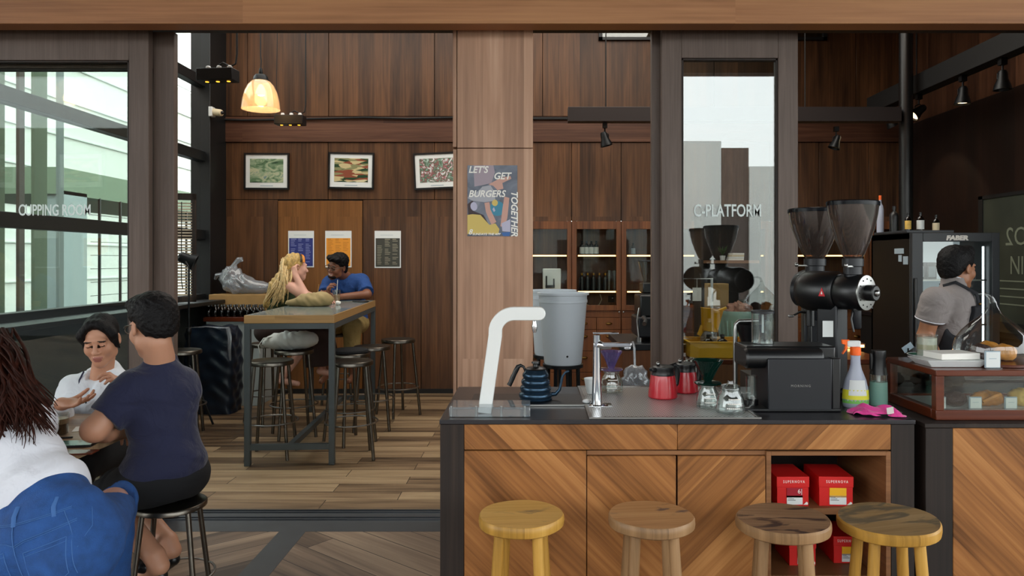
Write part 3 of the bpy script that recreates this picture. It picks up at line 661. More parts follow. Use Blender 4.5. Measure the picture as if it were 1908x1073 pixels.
o = cloth('pink_cloth', 26, 18, 0, 0, pinkfn, 'pink_cloth', loc=(X(1638, 2.47), 2.50, ZT+.001), rz=-.18)
tag(o, 'crumpled bright pink cleaning cloth lying on the small steel tray', 'cloth')
c = MB().box(-.011, .011, -.001, .001, -.014, .014, R=Ry(-.25)@Rx(.5)).build('care_tag', 'white_card', o); c.location = (.035, -.050, .022)

# red boxes in the niche
def redbox(label, px0, px1, py0, py1, d, top, lc, z, rz=0):
    wd = X(px1, d)-X(px0, d); h = (py1-py0)/F*d
    r = T('coffee_box', label, 'box', ((X(px1, d)+X(px0, d))/2, d, z), rz, 'red coffee boxes in the counter niche')
    hw = wd/2
    MB().box(-hw+.002, hw-.002, 0.001, .155, 0, h*.7).build('base', 'red_card', r, bevel=.001)
    MB().box(-hw, hw, -.001, .157, h*.64, h).build('lid', 'red_card', r, bevel=.0015)
    l = MB().box(-hw*.38, hw*.58, -.0016, -.0006+.0014, .006, h*.36).mat(1).box(-hw*.38, hw*.58, -.0016, .0008, h*.3, h*.62).build('label', ['paper', lc], r)
    text('lettering', 'SUPERNOVA', 'white_card', .0135, (hw*.05, -.0014, h*.79), parent=r, sx=.72, spacing=1.5)
    b = MB()
    for k in range(3): b.box(-hw*.33, -hw*(.05-.1*k), -.0022, -.0014, h*(.30-.05*k), h*(.315-.05*k))
    b.build('fine_print', 'charcoal', r)
    text('number', '6|', 'white_card', .022, (hw*.42, -.0020, h*.44), parent=r, ext=.0003) if lc == 'label_red' else None
    MB().prism([(hw*.62, .006), (hw*.9, .006), (hw*.9, .013), (hw*.82, .016), (hw*.7, .009)], -.0022, .0).build('emblem', 'white_card', r)
zsh = Z(943, 2.5)
redbox('red coffee box with crimson label on the upper niche shelf', 1447, 1508, 888, 943, 2.50, 0, 'label_red', zsh)
redbox('red coffee box with yellow label on the upper niche shelf', 1526, 1590, 888, 943, 2.50, 0, 'label_yellow', zsh, -.04)
zs2 = Z(1056, 2.55)
redbox('red coffee box with crimson label on the lower niche shelf', 1470, 1521, 1006, 1056, 2.56, 0, 'label_red', zs2)
redbox('red coffee box with yellow label on the lower niche shelf', 1553, 1604, 1006, 1056, 2.58, 0, 'label_yellow', zs2, -.03)

# wooden stools
def wstool(label, px, d, zs, rad, sm, lm, tilt, rz, seed, legs=4):
    r = T('wooden_stool', label, 'stool', (X(px, d), d, 0), rz, 'round wooden stools along the coffee counter')
    rn = random.Random(seed); n = 48; vs = []; fs = []
    prof = [(.0, 0), (.88, -.001), (.97, 0), (1.0, -.006), (1.005, -.018), (.99, -.030), (.95, -.034), (0, -.034)]
    wob = [1+.012*math.sin(2*PI*k/n*2+seed)+.010*math.sin(2*PI*k/n*5+seed*2)+.004*rn.random() for k in range(n)]
    b = MB()
    for (q_, z_) in prof:
        for k in range(n):
            a = 2*PI*k/n; R1 = rad*max(q_, .001)*wob[k]; x, y = R1*math.cos(a), R1*math.sin(a)
            vs.append((x, y, zs+z_+x*math.tan(tilt)))
    for i in range(len(prof)-1):
        for k in range(n):
            a, b_ = i*n+k, i*n+(k+1) % n; fs.append((a, b_, b_+n, a+n))
    b.add(vs, fs)
    b.m = [0]*(2*n)+[1]*(len(fs)-2*n)
    b.build('seat', [sm, lm], r, ang=30)
    for k in range(legs):
        a = 2*PI*k/legs+.55; x, y = math.cos(a), math.sin(a)
        MB().tube([(x*rad*.62, y*rad*.62, zs-.034+x*rad*.6*math.tan(tilt)), (x*rad*.80, y*rad*.80, zs*.5), (x*rad*.98, y*rad*.98, .001)], [.016, .0175, .014], 14).build('leg', lm, r)
    for zf, k0 in ((.30, 0), (.36, 1)):
        for k in (k0, k0+2):
            a0, a1 = 2*PI*k/legs+.55, 2*PI*(k+1)/legs+.55; rr = rad*(.98-.36*zf/zs)
            MB().tube([(math.cos(a0)*rr, math.sin(a0)*rr, zf), (math.cos(a1)*rr, math.sin(a1)*rr, zf)], .009, 10).build('stretcher', lm, r)
wstool('honey-yellow round wooden stool, leftmost in the row at the coffee counter', 971, 2.2, .662, .128, 'seat_yellow', 'leg_yellow', 0, 0.1, 1)
wstool('tan wooden stool with a worn orange-stained seat in front of the counter doors', 1213, 2.2, .660, .128, 'seat_orange', 'leg_tan', -.01, .25, 2)
wstool('wooden stool with dark scorched seat in front of the crimson-labelled coffee box', 1459, 2.17, .660, .135, 'seat_brown', 'leg_tan', .03, 0.0, 3)
wstool('wooden stool with grey weathered seat and yellow legs, rightmost in the row', 1655, 2.16, .662, .141, 'seat_grey', 'leg_yellow', .05, .15, 4)

# coffee grinders
def grinder(label, loc, rz, front=True):
    r = T('coffee_grinder', label, 'grinder', loc, rz, 'tall black shop grinders on the counter')
    # axis along local -y (dial towards -y)
    MB().box(-.075, .075, -.06, .19, 0, .03).build('base', 'black_plastic', r, bevel=.01)
    MB().box(-.040, .040, .02, .13, .03, .36).build('column', 'charcoal', r, bevel=.008)
    h = .408
    RX = Rx(PI/2)
    MB().lathe([(1e-5, -.24), (.066, -.24), (.074, -.225), (.080, -.20), (.080, -.05), (.074, -.04), (.070, -.032), (.066, -.03), (1e-5, -.029)], (0, 0, h), 40, RX).build('motor_housing', 'black_plastic', r)
    MB().lathe([(.064, -.03), (.068, -.02), (.068, .09), (.060, .10), (1e-5, .10)], (0, 0, h), 36, RX).build('burr_housing', 'black_plastic', r)
    MB().lathe([(.064, -.235), (.064, -.262), (.058, -.268), (1e-5, -.268)], (0, 0, h), 32, RX).build('rear_cap', 'charcoal', r)
    o = MB().lathe([(.062, .098), (.066, .100), (.066, .106), (.030, .110), (1e-5, .110)], (0, 0, h), 40, RX).build('dial', 'steel', r)
    b = MB()
    for k in range(12): a = 2*PI*k/12; b.ball((.052*math.cos(a), -.1085, h+.052*math.sin(a)), .0028, 8)
    b.build('mark', 'black_plastic', o)
    k_ = MB().lathe([(.030, .108), (.030, .150), (.026, .154), (1e-5, .154)], (0, 0, h), 24, RX); k_.build('knob', 'black_plastic', r)
    MB().ball((0, -.156, h), .013, 14).build('knob_cap', 'steel', r)
    MB().lathe([(.034, .462), (.034, .475), (.040, .477), (.040, .505), (.046, .508), (.046, .537), (1e-5, .537)], (0, -.035, 0), 32).build('hopper_neck', 'charcoal', r)
    MB().box(-.075, -.030, -.062, -.056, .505, .510).ball((-.078, -.059, .511), .009, 10).build('hopper_latch', 'steel', r)
    pr = [(.036, .537), (.050, .555), (.072, .603), (.093, .660), (.104, .702), (.110, .740)]
    MB().lathe(pr+[(p_[0]-.003, p_[1]) for p_ in pr[::-1]], (0, -.035, 0), 44, cap=False).build('hopper', 'clear_smoke', r)
    MB().lathe([(.113, .738), (.114, .752), (.108, .756), (1e-5, .758), (1e-5, .752), (.107, .75), (.108, .738)], (0, -.035, 0), 44, cap=False).build('lid', 'vac_plastic', r)
    MB().lathe([(.016, .27), (.020, .275), (.020, .345), (.026, .35), (.030, .375), (1e-5, .38)], (0, -.055, 0), 24).build('spout', 'charcoal', r)
    MB().box(-.03, .03, -.075, -.06, .34, .365).tube([(.02, -.06, .35), (.06, -.065, .352), (.09, -.07, .345)], [.004, .005, .003], 8).tube([(-.02, -.05, .345), (-.045, -.06, .31), (-.04, -.07, .26)], .004, 8).build('bag_clamp', 'black_plastic', r, bevel=.001)
    return r
g1 = grinder('black coffee grinder with the larger nearer hopper and round silver dial', (X(1581, 2.77), 2.79, ZT), .62); g1.scale = (1, .78, 1)
b = MB().prism([(0, 0), (.036, 0), (.018, .034)], 0, .001).mat(1).prism([(.013, .008), (.023, .008), (.018, .020)], -.0008, .001).build('warning_sign', [mat('sign_red', 'c81e2c', .5) and 'sign_red', 'white_card'], g1)
b.location = (-.0815, .085, .392); b.rotation_euler = (0, 0, -PI/2-.02)
n_ = MB().box(-.028, .028, -.001, .001, 0, .062).build('paper_note', 'paper', g1); n_.location = (-.052, .05, .235); n_.rotation_euler = (0, 0, -.75)
grinder('black coffee grinder behind, with the smaller-looking hopper at left', (X(1523, 3.16), 3.20, ZT), -.25)
r = T('side_counter', 'dark ledge behind the coffee counter carrying the rear grinder', 'counter', (X(1523, 3.2), 3.137, 0)); MB().box(-.25, .16, 0, .38, 0, .899).build('body', 'post_dark', r, bevel=.002)
r = T('tamper_lever', 'bent black lever with a silver paddle tip left of the grinder column', 'lever', (X(1497, 2.97), 2.98, ZT))
MB().lathe([(.02, 0), (.02, .01), (.009, .012), (.009, .26), (.018, .262), (.018, .33), (1e-5, .332)], (.03, 0, 0), 16).build('stand', 'black_plastic', r)
MB().tube([(.02, 0, .315), (-.01, 0, .318), (-.035, 0, .305)], [.005, .0045, .004], 8).build('arm', 'black_plastic', r)
MB().box(-.060, -.034, -.005, .005, .296, .306).build('paddle', 'steel', r, bevel=.004)
# ------------------------------------------------------------ high table and steel stools
ra = math.radians(3.4)
ZH = 1.05
r = T('high_table', 'tall communal table with grey steel frame and light oak edged top', 'table', (X(539, 5.04), 5.04, 0), ra)
hw, L = .309, 1.85
MB().box(-hw, hw, 0, L, ZH-.058, ZH-.002).build('tabletop', 'table_oak', r, bevel=.002)
MB().box(-hw+.012, hw-.012, .012, L-.012, ZH-.003, ZH).build('laminate', mat('laminate_grey', '6f7a78', .22, coat=.3) and 'laminate_grey', r)
for x in (-hw, hw-.04):
    for y in (0, L-.04): MB().box(x, x+.04, y, y+.04, .001, ZH-.059).build('leg', 'grey_paint', r, bevel=.002)
b = MB().box(-hw+.04, hw-.04, 0, .04, ZH-.098, ZH-.059).box(-hw+.04, hw-.04, L-.04, L, ZH-.098, ZH-.059).box(-hw, -hw+.04, .04, L-.04, ZH-.098, ZH-.059).box(hw-.04, hw, .04, L-.04, ZH-.098, ZH-.059)
b.build('apron', 'grey_paint', r, bevel=.001)
for y in (0, L-.04): MB().box(-hw+.04, hw-.04, y, y+.04, .11, .15).build('footrail', 'grey_paint', r, bevel=.001)
MB().box(-.02, .02, .04, L-.04, .11, .15).build('stretcher', 'grey_paint', r, bevel=.001)

def mstool():
    r = T('bar_stool', '', 'stool', (0, 0, 0), 0, 'steel stools around the high table')
    z = .70
    MB().lathe([(1e-5, z-.006), (.13, z-.004), (.150, z+.002), (.155, z-.004), (.155, z-.026), (.151, z-.030), (.148, z-.028), (1e-5, z-.022)], n=44).build('seat', 'brushed_steel', r)
    for k in range(4):
        a = PI/4+k*PI/2; c, s = math.cos(a), math.sin(a)
        MB().tube([(c*.135, s*.135, z-.02), (c*.205, s*.205, .002)], .0125, 12).build('leg', 'brushed_steel', r)
    for zf in (.26,):
        rr = .205-.07*(zf/z)
        MB().tube([(math.cos(t)*(rr+.008), math.sin(t)*(rr+.008), zf) for t in [2*PI*k/40 for k in range(41)]], .006, 8, cap=False).build('foot_ring', 'steel', r)
    return r
ms = mstool()
spots = [(506, 5.30, .1, 'empty steel bar stool at the near left corner of the high table'),
         (548, 5.92, .5, 'steel bar stool carrying the pale canvas bag, left side of the high table'),
         (500, 6.40, .9, 'steel bar stool under the blonde woman, behind the pale canvas bag'),
         (655, 5.27, .3, 'empty steel bar stool at the near right leg of the high table'),
         (652, 5.72, .8, 'dark-topped steel bar stool second along the right side of the high table'),
         (693, 6.17, .2, 'steel bar stool by the far right leg of the high table'),
         (742, 6.72, .75, 'rightmost steel bar stool, standing clear of the high table before the panelled wall'),
         (632, 7.30, .1, 'steel bar stool under the man in the blue shirt at the table end')]
for i, (px, d, rz, lab) in enumerate(spots):
    if i == 0: ms.location = (X(px, d), d, 0); ms.rotation_euler = (0, 0, rz); ms['label'] = lab
    else: dup(ms, (X(px, d), d, 0), rz, lab)
r = T('seat_pad', 'round black cushion lying on the second steel stool right of the high table', 'cushion', (X(652, 5.72), 5.72, .703))
MB().lathe([(1e-5, 0), (.135, 0), (.143, .008), (.14, .022), (.12, .030), (1e-5, .032)], n=36).build('pad', 'black_cotton', r)

def blob(name, pts, m, parent=None, seed=0, amp=.012, fr=14, res=28, flat=None):
    """closed soft shape: union of ellipsoids by radial projection around the first centre"""
    c0 = Vector(pts[0][0]); vs = []; n, mm = res, res*2
    def hit(dv):
        best = 0
        for c, rr in pts:
            o = c0-Vector(c); A = sum((dv[i]/rr[i])**2 for i in range(3)); B = 2*sum(dv[i]*o[i]/rr[i]**2 for i in range(3)); C = sum((o[i]/rr[i])**2 for i in range(3))-1
            D = B*B-4*A*C
            if D > 0:
                t = (-B+math.sqrt(D))/(2*A); best = max(best, t)
        return best
    rn = random.Random(seed); ph = [rn.random()*6 for _ in range(8)]
    for i in range(n+1):
        for k in range(mm):
            th, a = PI*i/n, 2*PI*k/mm; dv = Vector((math.sin(th)*math.cos(a), math.sin(th)*math.sin(a), math.cos(th)))
            t = hit(dv); p_ = c0+dv*t
            w_ = math.sin(p_.x*fr*4+ph[0]+2*math.sin(p_.z*fr*2+ph[1]))*math.sin(p_.y*fr*3+p_.z*fr*3+ph[2])+.5*math.sin(p_.x*fr*9+p_.z*fr*7+ph[3])
            p_ = p_+dv*amp*w_
            if flat is not None and p_.z < flat: p_.z = flat
            vs.append(p_)
    fs = [(i*mm+k, (i+1)*mm+k, (i+1)*mm+(k+1) % mm, i*mm+(k+1) % mm) for i in range(n) for k in range(mm)]
    return MB().add(vs, fs).build(name, m, parent, ang=70)
# bag on stool, bag on table, drinks
r = T('canvas_bag', 'pale grey canvas bag slumped on a steel bar stool', 'bag', (X(540, 5.92), 5.92, .703))
blob('body', [((0, 0, .07), (.20, .11, .075)), ((-.10, 0, .06), (.12, .1, .06)), ((.12, 0, .08), (.11, .09, .07))], 'bag_canvas', r, 3, .008, flat=.001)
MB().tube([(-.12, -.05, .11), (-.18, -.09, .10), (-.22, -.1, .04), (-.20, -.11, -.02)], .010, 8, flat=.4).build('strap', 'bag_canvas', r)
d = 6.0
r = T('cloth_bag', 'soft tan cloth bag lying on the high table between the couple', 'bag', (X(578, d), d, ZH+.001))
blob('body', [((.02, 0, .045), (.15, .10, .065)), ((.09, 0, .055), (.10, .08, .065)), ((-.12, 0, .03), (.09, .06, .032))], 'bag_tan', r, 5, .006, flat=.0)
def cup(label, px, d, z, h=.11, straw=None, fill='latte', rad=.035, name='plastic_cup'):
    r = T(name, label, 'cup', (X(px, d), d, z))
    MB().lathe([(1e-5, 0), (rad*.74, 0), (rad, h), (rad*.96, h), (rad*.7, .003), (1e-5, .003)], n=24, cap=False).build('cup_wall', 'clear', r)
    MB().lathe([(1e-5, .004), (rad*.72, .004), (rad*.86, h*.62), (1e-5, h*.62)], n=24, cap=False).build('drink', fill, r)
    if straw: MB().tube([(0, 0, h*.3), (straw*.4, 0, h*.9), (straw, 0, h*1.75)], .003, 8).build('straw', 'white_plastic', r)
    return r
cup('iced coffee with a white straw before the man in the blue shirt', 627, 6.35, ZH+.001, .12, .01)
r = cup('drink with a thin brown stirrer half hidden behind the tan cloth bag', 590, 6.35, ZH+.001, .08); MB().tube([(0, 0, .03), (.02, 0, .17)], .003, 6).build('stirrer', 'table_oak', r)
r = T('paper_tissue', 'crumpled white tissue on the high table under the iced coffee', 'tissue', (X(630, 6.15), 6.15, ZH+.001)); blob('tissue', [((0, 0, .018), (.022, .02, .018))], 'white_card', r, 9, .004, 40, 10, flat=0)
r = T('phone', 'dark phone lying flat near the far right corner of the high table', 'phone', (X(672, 6.6), 6.6, ZH+.001), .9); MB().box(-.035, .035, -.075, .075, 0, .009).build('body', 'black_plastic', r, bevel=.003)

# ------------------------------------------------------------ left corner clutter
d = 7.05
r = T('side_cabinet', 'low white cabinet with a brown wooden top by the glazed wall', 'cabinet', (X(428, d), 7.12, 0))
w_ = X(478, d)-X(378, d)
MB().box(-w_/2, w_/2, 0, .5, 0, Z(600, d)).build('body', 'outdoor_grey', r, bevel=.004)
MB().box(-w_/2-.02, w_/2+.02, -.02, .5, Z(600, d), Z(592, d)).build('top', 'case_wood', r, bevel=.003)
zt_ = Z(592, d)
r = T('cardboard_box', 'plain tan cardboard box resting on the low white cabinet', 'box', (X(450, 7.4), 7.42, zt_+.001))
hw = (X(503, 7.3)-X(397, 7.3))/2
MB().box(-hw, hw, -.13, .17, 0, Z(549, 7.3)-zt_).build('carton', 'cardboard', r, bevel=.004)
MB().box(-hw, hw, -.02, .02, Z(549, 7.3)-zt_, Z(549, 7.3)-zt_+.002).build('tape', mat('tape_tan', 'b79a68', .25) and 'tape_tan', r)
r = T('plastic_bag', 'knotted translucent plastic bag slumped on the cardboard box', 'bag', (X(452, 7.4), 7.42, Z(549, 7.3)+.004))
blob('body', [((-.04, 0, .10), (.17, .12, .10)), ((-.12, 0, .16), (.12, .09, .12)), ((.14, 0, .07), (.15, .10, .07))], 'plastic_bag', r, 11, .014, 12, 26, flat=.001)
MB().tube([(-.10, 0, .26), (-.085, 0, .31), (-.05, 0, .345), (-.02, 0, .35), (-.01, 0, .33)], [.045, .022, .03, .028, .012], 12, flat=.6).build('knot', 'plastic_bag', r)
MB().tube([(-.20, 0, .20), (-.27, 0, .19), (-.29, .01, .15)], [.04, .035, .02], 10, flat=.6).build('corner', 'plastic_bag', r)
# shrink-wrapped row of small bottles
pb = None
r0 = T('water_bottle', '', 'bottle', (0, 0, 0), 0, 'small dark bottles standing wrapped on the low cabinet')
MB().lathe([(1e-5, 0), (.028, 0), (.030, .006), (.030, .055), (.027, .075), (.013, .095), (.013, .105), (1e-5, .106)], n=16).build('body', 'dark_glass', r0)
MB().lathe([(.0145, .104), (.0145, .12), (1e-5, .121)], n=14).build('cap', 'white_plastic' if 0 else 'steel', r0)
x0 = X(378, 7.1); k = 0
for j in range(2):
    for i in range(9):
        lo = (x0+.03+i*.0635, 7.16+j*.065, zt_+.001)
        if k == 0: r0.location = lo; q_ = r0
        else: q_ = dup(r0, lo)
        q_['label'] = 'small dark bottle in the shrink-wrapped tray of bottles on the low white cabinet'
        k += 1
r = T('wrapped_stack', 'tall stack of dark goods wrapped in clear film beside the high table', 'stack', (X(410, 7.0), 6.86, 0))
w_ = X(455, 6.7)-X(367, 6.7)
b = MB(); rn = random.Random(5)
for k in range(9):
    z = .003+k*.083; b.box(-w_/2+.03+rn.uniform(-.015, .015), w_/2-.03+rn.uniform(-.015, .015), -.13, .13, z, z+.080)
b.build('stacked_sheets', 'mat_blue', r, bevel=.018, seg=3)
b = MB(); n1 = 26; rn = random.Random(2); vs = []; m1 = n1*4
for i in range(n1*2+1):
    v = i/(n1*2); z = .002+v*.80
    for k in range(m1):
        sd, u = divmod(k/n1, 1); sd = int(sd); u = u*2-1
        x, y = [(u, -1), (1, u), (-u, 1), (-1, -u)][sd]
        q_ = (abs(x)**6+abs(y)**6)**(1/6); x, y = x/q_, y/q_
        f_ = 1+.05*math.sin(v*PI)+.022*math.sin(v*40+3*math.sin(x*3+y*2))+.018*math.sin(x*9+y*7+v*22)-(.10*max(0, v-.93)/.07)
        vs.append((x*(w_/2+.005)*f_, y*.150*f_, z+.012*math.sin(x*6+y*5)*v))
fs = [(i*m1+k, i*m1+(k+1) % m1, (i+1)*m1+(k+1) % m1, (i+1)*m1+k) for i in range(n1*2) for k in range(m1)]+[tuple(n1*2*m1+k for k in range(m1))]
b.add(vs, fs).build('plastic_wrap', mat('film_navy', '101c2a', .32, spec=.4, var=.3, vs=5) and 'film_navy', r, ang=70)
MB().tube([(w_*.44, -.14, .80), (w_*.50, -.16, .72), (w_*.50, -.165, .6), (w_*.51, -.16, .5)], [.02, .02, .015, .008], 8, flat=.3).build('loose_film', 'plastic_bag', r)
MB().tube([(-w_*.48, -.1, .80), (0, -.15, .815), (w_*.45, -.13, .80)], [.008, .014, .014], 8, flat=.4).build('loose_film', 'plastic_bag', r)
# louvred shutter leaning at the window, light stand
r = T('louvre_shutter', 'narrow dark-framed shutter with tan slats standing against the side window', 'shutter', (X(335, 6.55), 6.62, 1.03), .25)
b = MB(); zb, zt2 = -.03, Z(360, 6.6)-1.03
zb = .02
hw = .105
b.box(-hw, -hw+.03, -.02, .02, zb, zt2).box(hw-.03, hw, -.02, .02, zb, zt2).box(-hw, hw, -.02, .02, zt2-.06, zt2).box(-hw, hw, -.02, .02, zb, zb+.05)
b.build('frame', 'post_dark', r, bevel=.002)
b = MB()
for k in range(32):
    z = zb+.065+k*(zt2-zb-.13)/32; b.box(-hw+.03, hw-.03, -.012, .012, z, z+.003, R=Rx(.5), c=(0, 0, z))
b.build('slats', 'blind_slat', r)
MB().tube([(-.01, -.03, zt2-.08), (-.012, -.03, zb+.2), (.0, -.03, zb+.12)], .004, 6).build('cord', 'black_matt', r)
r = T('window_sill_shelf', 'dark sill board under the side window', 'shelf', (0, 0, 0)); bpy.data.objects.remove(r)
S(MB().box(BX0-.04, BX0+.30, 3.95, YB, 1.00, 1.035).build('trim_3', 'window_frame_black', bevel=.003))
r = T('light_stand', 'black tripod stand with an adjustable spotlight head by the side window', 'light stand', (X(352, 6.35), 6.35, 0))
MB().tube([(0, 0, .25), (0, 0, .8)], .013, 12).tube([(0, 0, .8), (0, 0, 1.39)], .009, 12).build('pole', 'black_metal', r)
for k in range(3):
    a = 2*PI*k/3-.35; MB().tube([(0, 0, .52), (math.cos(a)*.27, math.sin(a)*.27, .012)], .009, 8).build('leg', 'black_metal', r)
    MB().tube([(0, 0, .22), (math.cos(a)*.15, math.sin(a)*.15, .24)], .006, 6).build('brace', 'black_metal', r)
b = MB().lathe([(.016, .78), (.022, .79), (.022, .83), (.016, .84)], n=14); b.build('collar', 'black_metal', r)
hd = MB().lathe([(1e-5, -.07), (.03, -.07), (.045, -.055), (.05, .02), (.072, .06), (.074, .075), (.068, .075), (.04, .03), (1e-5, .02)], n=28, R=Rz(.3)@Ry(2.0)).build('lamp_head', 'black_metal', r); hd.location = (-.02, 0, 1.44)
MB().tube([(-.0, -.06, 1.42), (.03, -.075, 1.38), (0, 0, 1.37), (.0, .06, 1.39), (-.0, .065, 1.43)], .006, 8).build('bracket', 'black_metal', r)
# chairs/low stool dim behind, left
for (px, d_, lab) in ((338, 5.9, 'dim steel stool standing behind the seated man by the glazed wall'),):
    s_ = dup(ms, (X(px, d_), d_, 0), .3, lab)

# ------------------------------------------------------------ wall pictures and notices
def picture(label, px0, px1, py0, py1, art, tilt=0):
    d = YB-.03; xc, zc_ = X((px0+px1)/2, d), Z((py0+py1)/2, d); w_, h_ = (px1-px0)/F*d, (py1-py0)/F*d
    r = T('framed_picture', label, 'picture', (xc, d, zc_), 0, 'framed photographs on the back wall'); r.rotation_euler = (0, tilt, 0)
    f = .018; b = MB()
    b.box(-w_/2, w_/2, -.012, .012, h_/2-f, h_/2).box(-w_/2, w_/2, -.012, .012, -h_/2, -h_/2+f).box(-w_/2, -w_/2+f, -.012, .012, -h_/2+f, h_/2-f).box(w_/2-f, w_/2, -.012, .012, -h_/2+f, h_/2-f)
    b.build('frame', 'black_plastic', r)
    MB().box(-w_/2+f, w_/2-f, -.002, .012, -h_/2+f, h_/2-f).build('mount', 'paper', r)
    MB().box(-w_*.37, w_*.37, -.004, -.0015, -h_*.31, h_*.34).build('photograph', art, r)
    MB().box(-w_*.14, w_*.14, -.0035, -.0015, -h_*.41, -h_*.39).build('caption', 'screen_grey', r)
def artmat(name, cols, sc_=(6, 6, 6), dist=1.5, detail=4, kind='noise'):
    m, t, p = newmat(name); M[name] = m; N = t.nodes; K = t.links
    co = N.new('ShaderNodeTexCoord'); mp = N.new('ShaderNodeMapping'); mp.inputs['Scale'].default_value = sc_; K.new(co.outputs['Object'], mp.inputs[0])
    if kind == 'noise':
        n = N.new('ShaderNodeTexNoise'); n.inputs['Scale'].default_value = 1; n.inputs['Detail'].default_value = detail; n.inputs['Distortion'].default_value = dist; o_ = n.outputs[0]
    else:
        n = N.new('ShaderNodeTexVoronoi'); n.inputs['Scale'].default_value = 1; s_ = N.new('ShaderNodeSeparateColor'); K.new(n.outputs['Color'], s_.inputs[0]); o_ = s_.outputs[0]
    K.new(mp.outputs[0], n.inputs['Vector'])
    r = N.new('ShaderNodeValToRGB'); r.color_ramp.interpolation = 'EASE' if kind == 'noise' else 'CONSTANT'
    es = r.color_ramp.elements
    lo, hi = (.3, .7) if kind == 'noise' else (0, .95)
    for i, c in enumerate(cols):
        x = lo+(hi-lo)*i/(len(cols)-1)
        if i < 2: es[i].position = x; es[i].color = lin(c)
        else: q_ = es.new(x); q_.color = lin(c)
    K.new(o_, r.inputs[0]); K.new(r.outputs[0], p.inputs['Base Color']); p.inputs['Roughness'].default_value = .3
artmat('art_leaf', ['2e4634', '5e7d5c', '8fa486', 'b9bd9c', '6d8a8c'], (7, 7, 14))
artmat('art_cars', ['23412a', '8a8a62', 'c9b98c', '8a4a36', 'd8cda8'], (9, 9, 44), kind='voronoi')
artmat('art_blossom', ['d5dfe2', '8aa392', '4a6450', '9c5a60', 'c9d4d2', 'dfe6e4'], (11, 11, 13), 2.5)
picture('framed green plant photograph, leftmost of the three on the back wall', 455, 539, 285, 353, 'art_leaf', .004)
picture('framed photograph of stacked coloured stripes, middle of the three on the back wall', 612, 697, 284, 352, 'art_cars', .02)
picture('tilted framed blossom photograph, cut off by the veneered column', 771, 856, 284, 352, 'art_blossom', -.045)
def menu(label, px0, px1, py0, py1, col):
    d = YB-.014; w_, h_ = (px1-px0)/F*d, (py1-py0)/F*d
    r = T('menu_sheet', label, 'poster', (X((px0+px1)/2, d), d, Z((py0+py1)/2, d)), 0, 'menu sheets taped to the back wall')
    MB().box(-w_/2, w_/2, -.001, .001, -h_/2, h_/2).build('sheet', 'paper', r)
    pb_ = MB().box(-w_*.46, w_*.46, -.0022, -.0008, -h_*.47, h_*.30)
    b = pb_; rn = random.Random(px0); b.mat(1)
    for c in range(3):
        for k in range(16):
            z = h_*(.26-.044*k)
            if rn.random() < .8: b.box(-w_*.40+c*w_*.29, -w_*.40+c*w_*.29+w_*rn.uniform(.12, .22), -.003, -.002, z, z+h_*(.014 if k else .022))
    b.build('printed_panel', [col, mat('print_'+str(px0), {537: '8f95c8', 606: 'b87420', 698: '9b957e'}[px0], .6) and 'print_'+str(px0)], r)
    MB().box(-w_*.28, w_*.2, -.0022, -.0008, h_*.38, h_*.388).build('heading_line', 'screen_grey', r)
mat('menu_blue', '2b3478', .4); mat('menu_orange', 'e2952f', .4); mat('menu_olive', '3a3830', .3)
menu('menu sheet with deep blue panel behind the blonde woman', 537, 585, 430, 498, 'menu_blue')
menu('menu sheet with orange panel above the man in the blue shirt', 606, 655, 430, 498, 'menu_orange')
menu('menu sheet with dark olive panel, on the wall right of the lighter door', 698, 747, 430, 499, 'menu_olive')
# column poster
d = 3.898; w_, h_ = (964-871)/F*d, (440-308)/F*d
r = T('wall_poster', 'grey poster about burgers taped to the veneered column', 'poster', (X(917.5, d), d, Z(374, d)))
MB().box(-w_/2, w_/2, -.001, .001, -h_/2, h_/2).build('sheet', artmat('poster_bg', ['3e4656', '5b6272', '7d7f8c'], (9, 9, 9), 1) or 'poster_bg', r)
def pshape(name, pts, m, z=-.0016):
    P_ = [((u-.5)*w_, (.5-v)*h_) for u, v in pts]; return MB().prism(P_, z, z+.0008).build(name, m, r)
def oval(cx_, cy_, rx, ry, a=0, n=20):
    o = []
    for k in range(n):
        t = 2*PI*k/n; x, y = rx*math.cos(t), ry*math.sin(t); o.append((cx_+x*math.cos(a)-y*math.sin(a), cy_+x*math.sin(a)+y*math.cos(a)))
    return o
mat('po_mauve', 'a3949e', .6); mat('po_skin', 'c99c8e', .6); mat('po_yellow', 'd2b866', .6); mat('po_teal', '3f86a0', .6); mat('po_grey', 'a8a8b0', .6); mat('po_dark', '3a2c30', .6); mat('po_lilac', '8d8ba6', .6); mat('po_blue', '3c66a4', .6); mat('po_pale', 'b9b6cc', .6)
pshape('shirt_shape', [(.12, .0), (.52, .0), (.55, .1), (.48, .25), (.30, .28), (.14, .3)], 'po_mauve')
pshape('hands_shape', [(.42, .27), (.66, .18), (.86, .15), (.88, .19), (.70, .25), (.72, .33), (.60, .35), (.52, .29)], 'po_skin', -.0018)
pshape('cloth_shape', [(.0, .46), (.22, .36), (.30, .30), (.46, .28), (.55, .38), (.56, .5), (.34, .52), (.1, .5)], 'po_grey', -.0019)
pshape('hair_shape', [(.0, .55), (.12, .48), (.10, .64), (.32, .70), (.44, .85), (.34, .86), (.02, .70)], 'po_dark', -.0018)
pshape('face_shape', oval(.13, .58, .07, .06, .3), 'po_pale', -.0022)
pshape('yellow_shape', [(.0, .70), (.1, .69), (.26, .70), (.44, .84), (.56, .82), (.64, .90), (.62, .97), (.0, .97)], 'po_yellow', -.0021)
pshape('arm_shape', [(.34, .53), (.44, .52), (.46, .62), (.58, .80), (.48, .84), (.37, .66)], 'po_skin', -.0024)
pshape('plate_shape', oval(.60, .61, .15, .105), 'po_teal', -.0023)
pshape('food_shape', oval(.55, .53, .06, .045), 'po_yellow', -.0026)
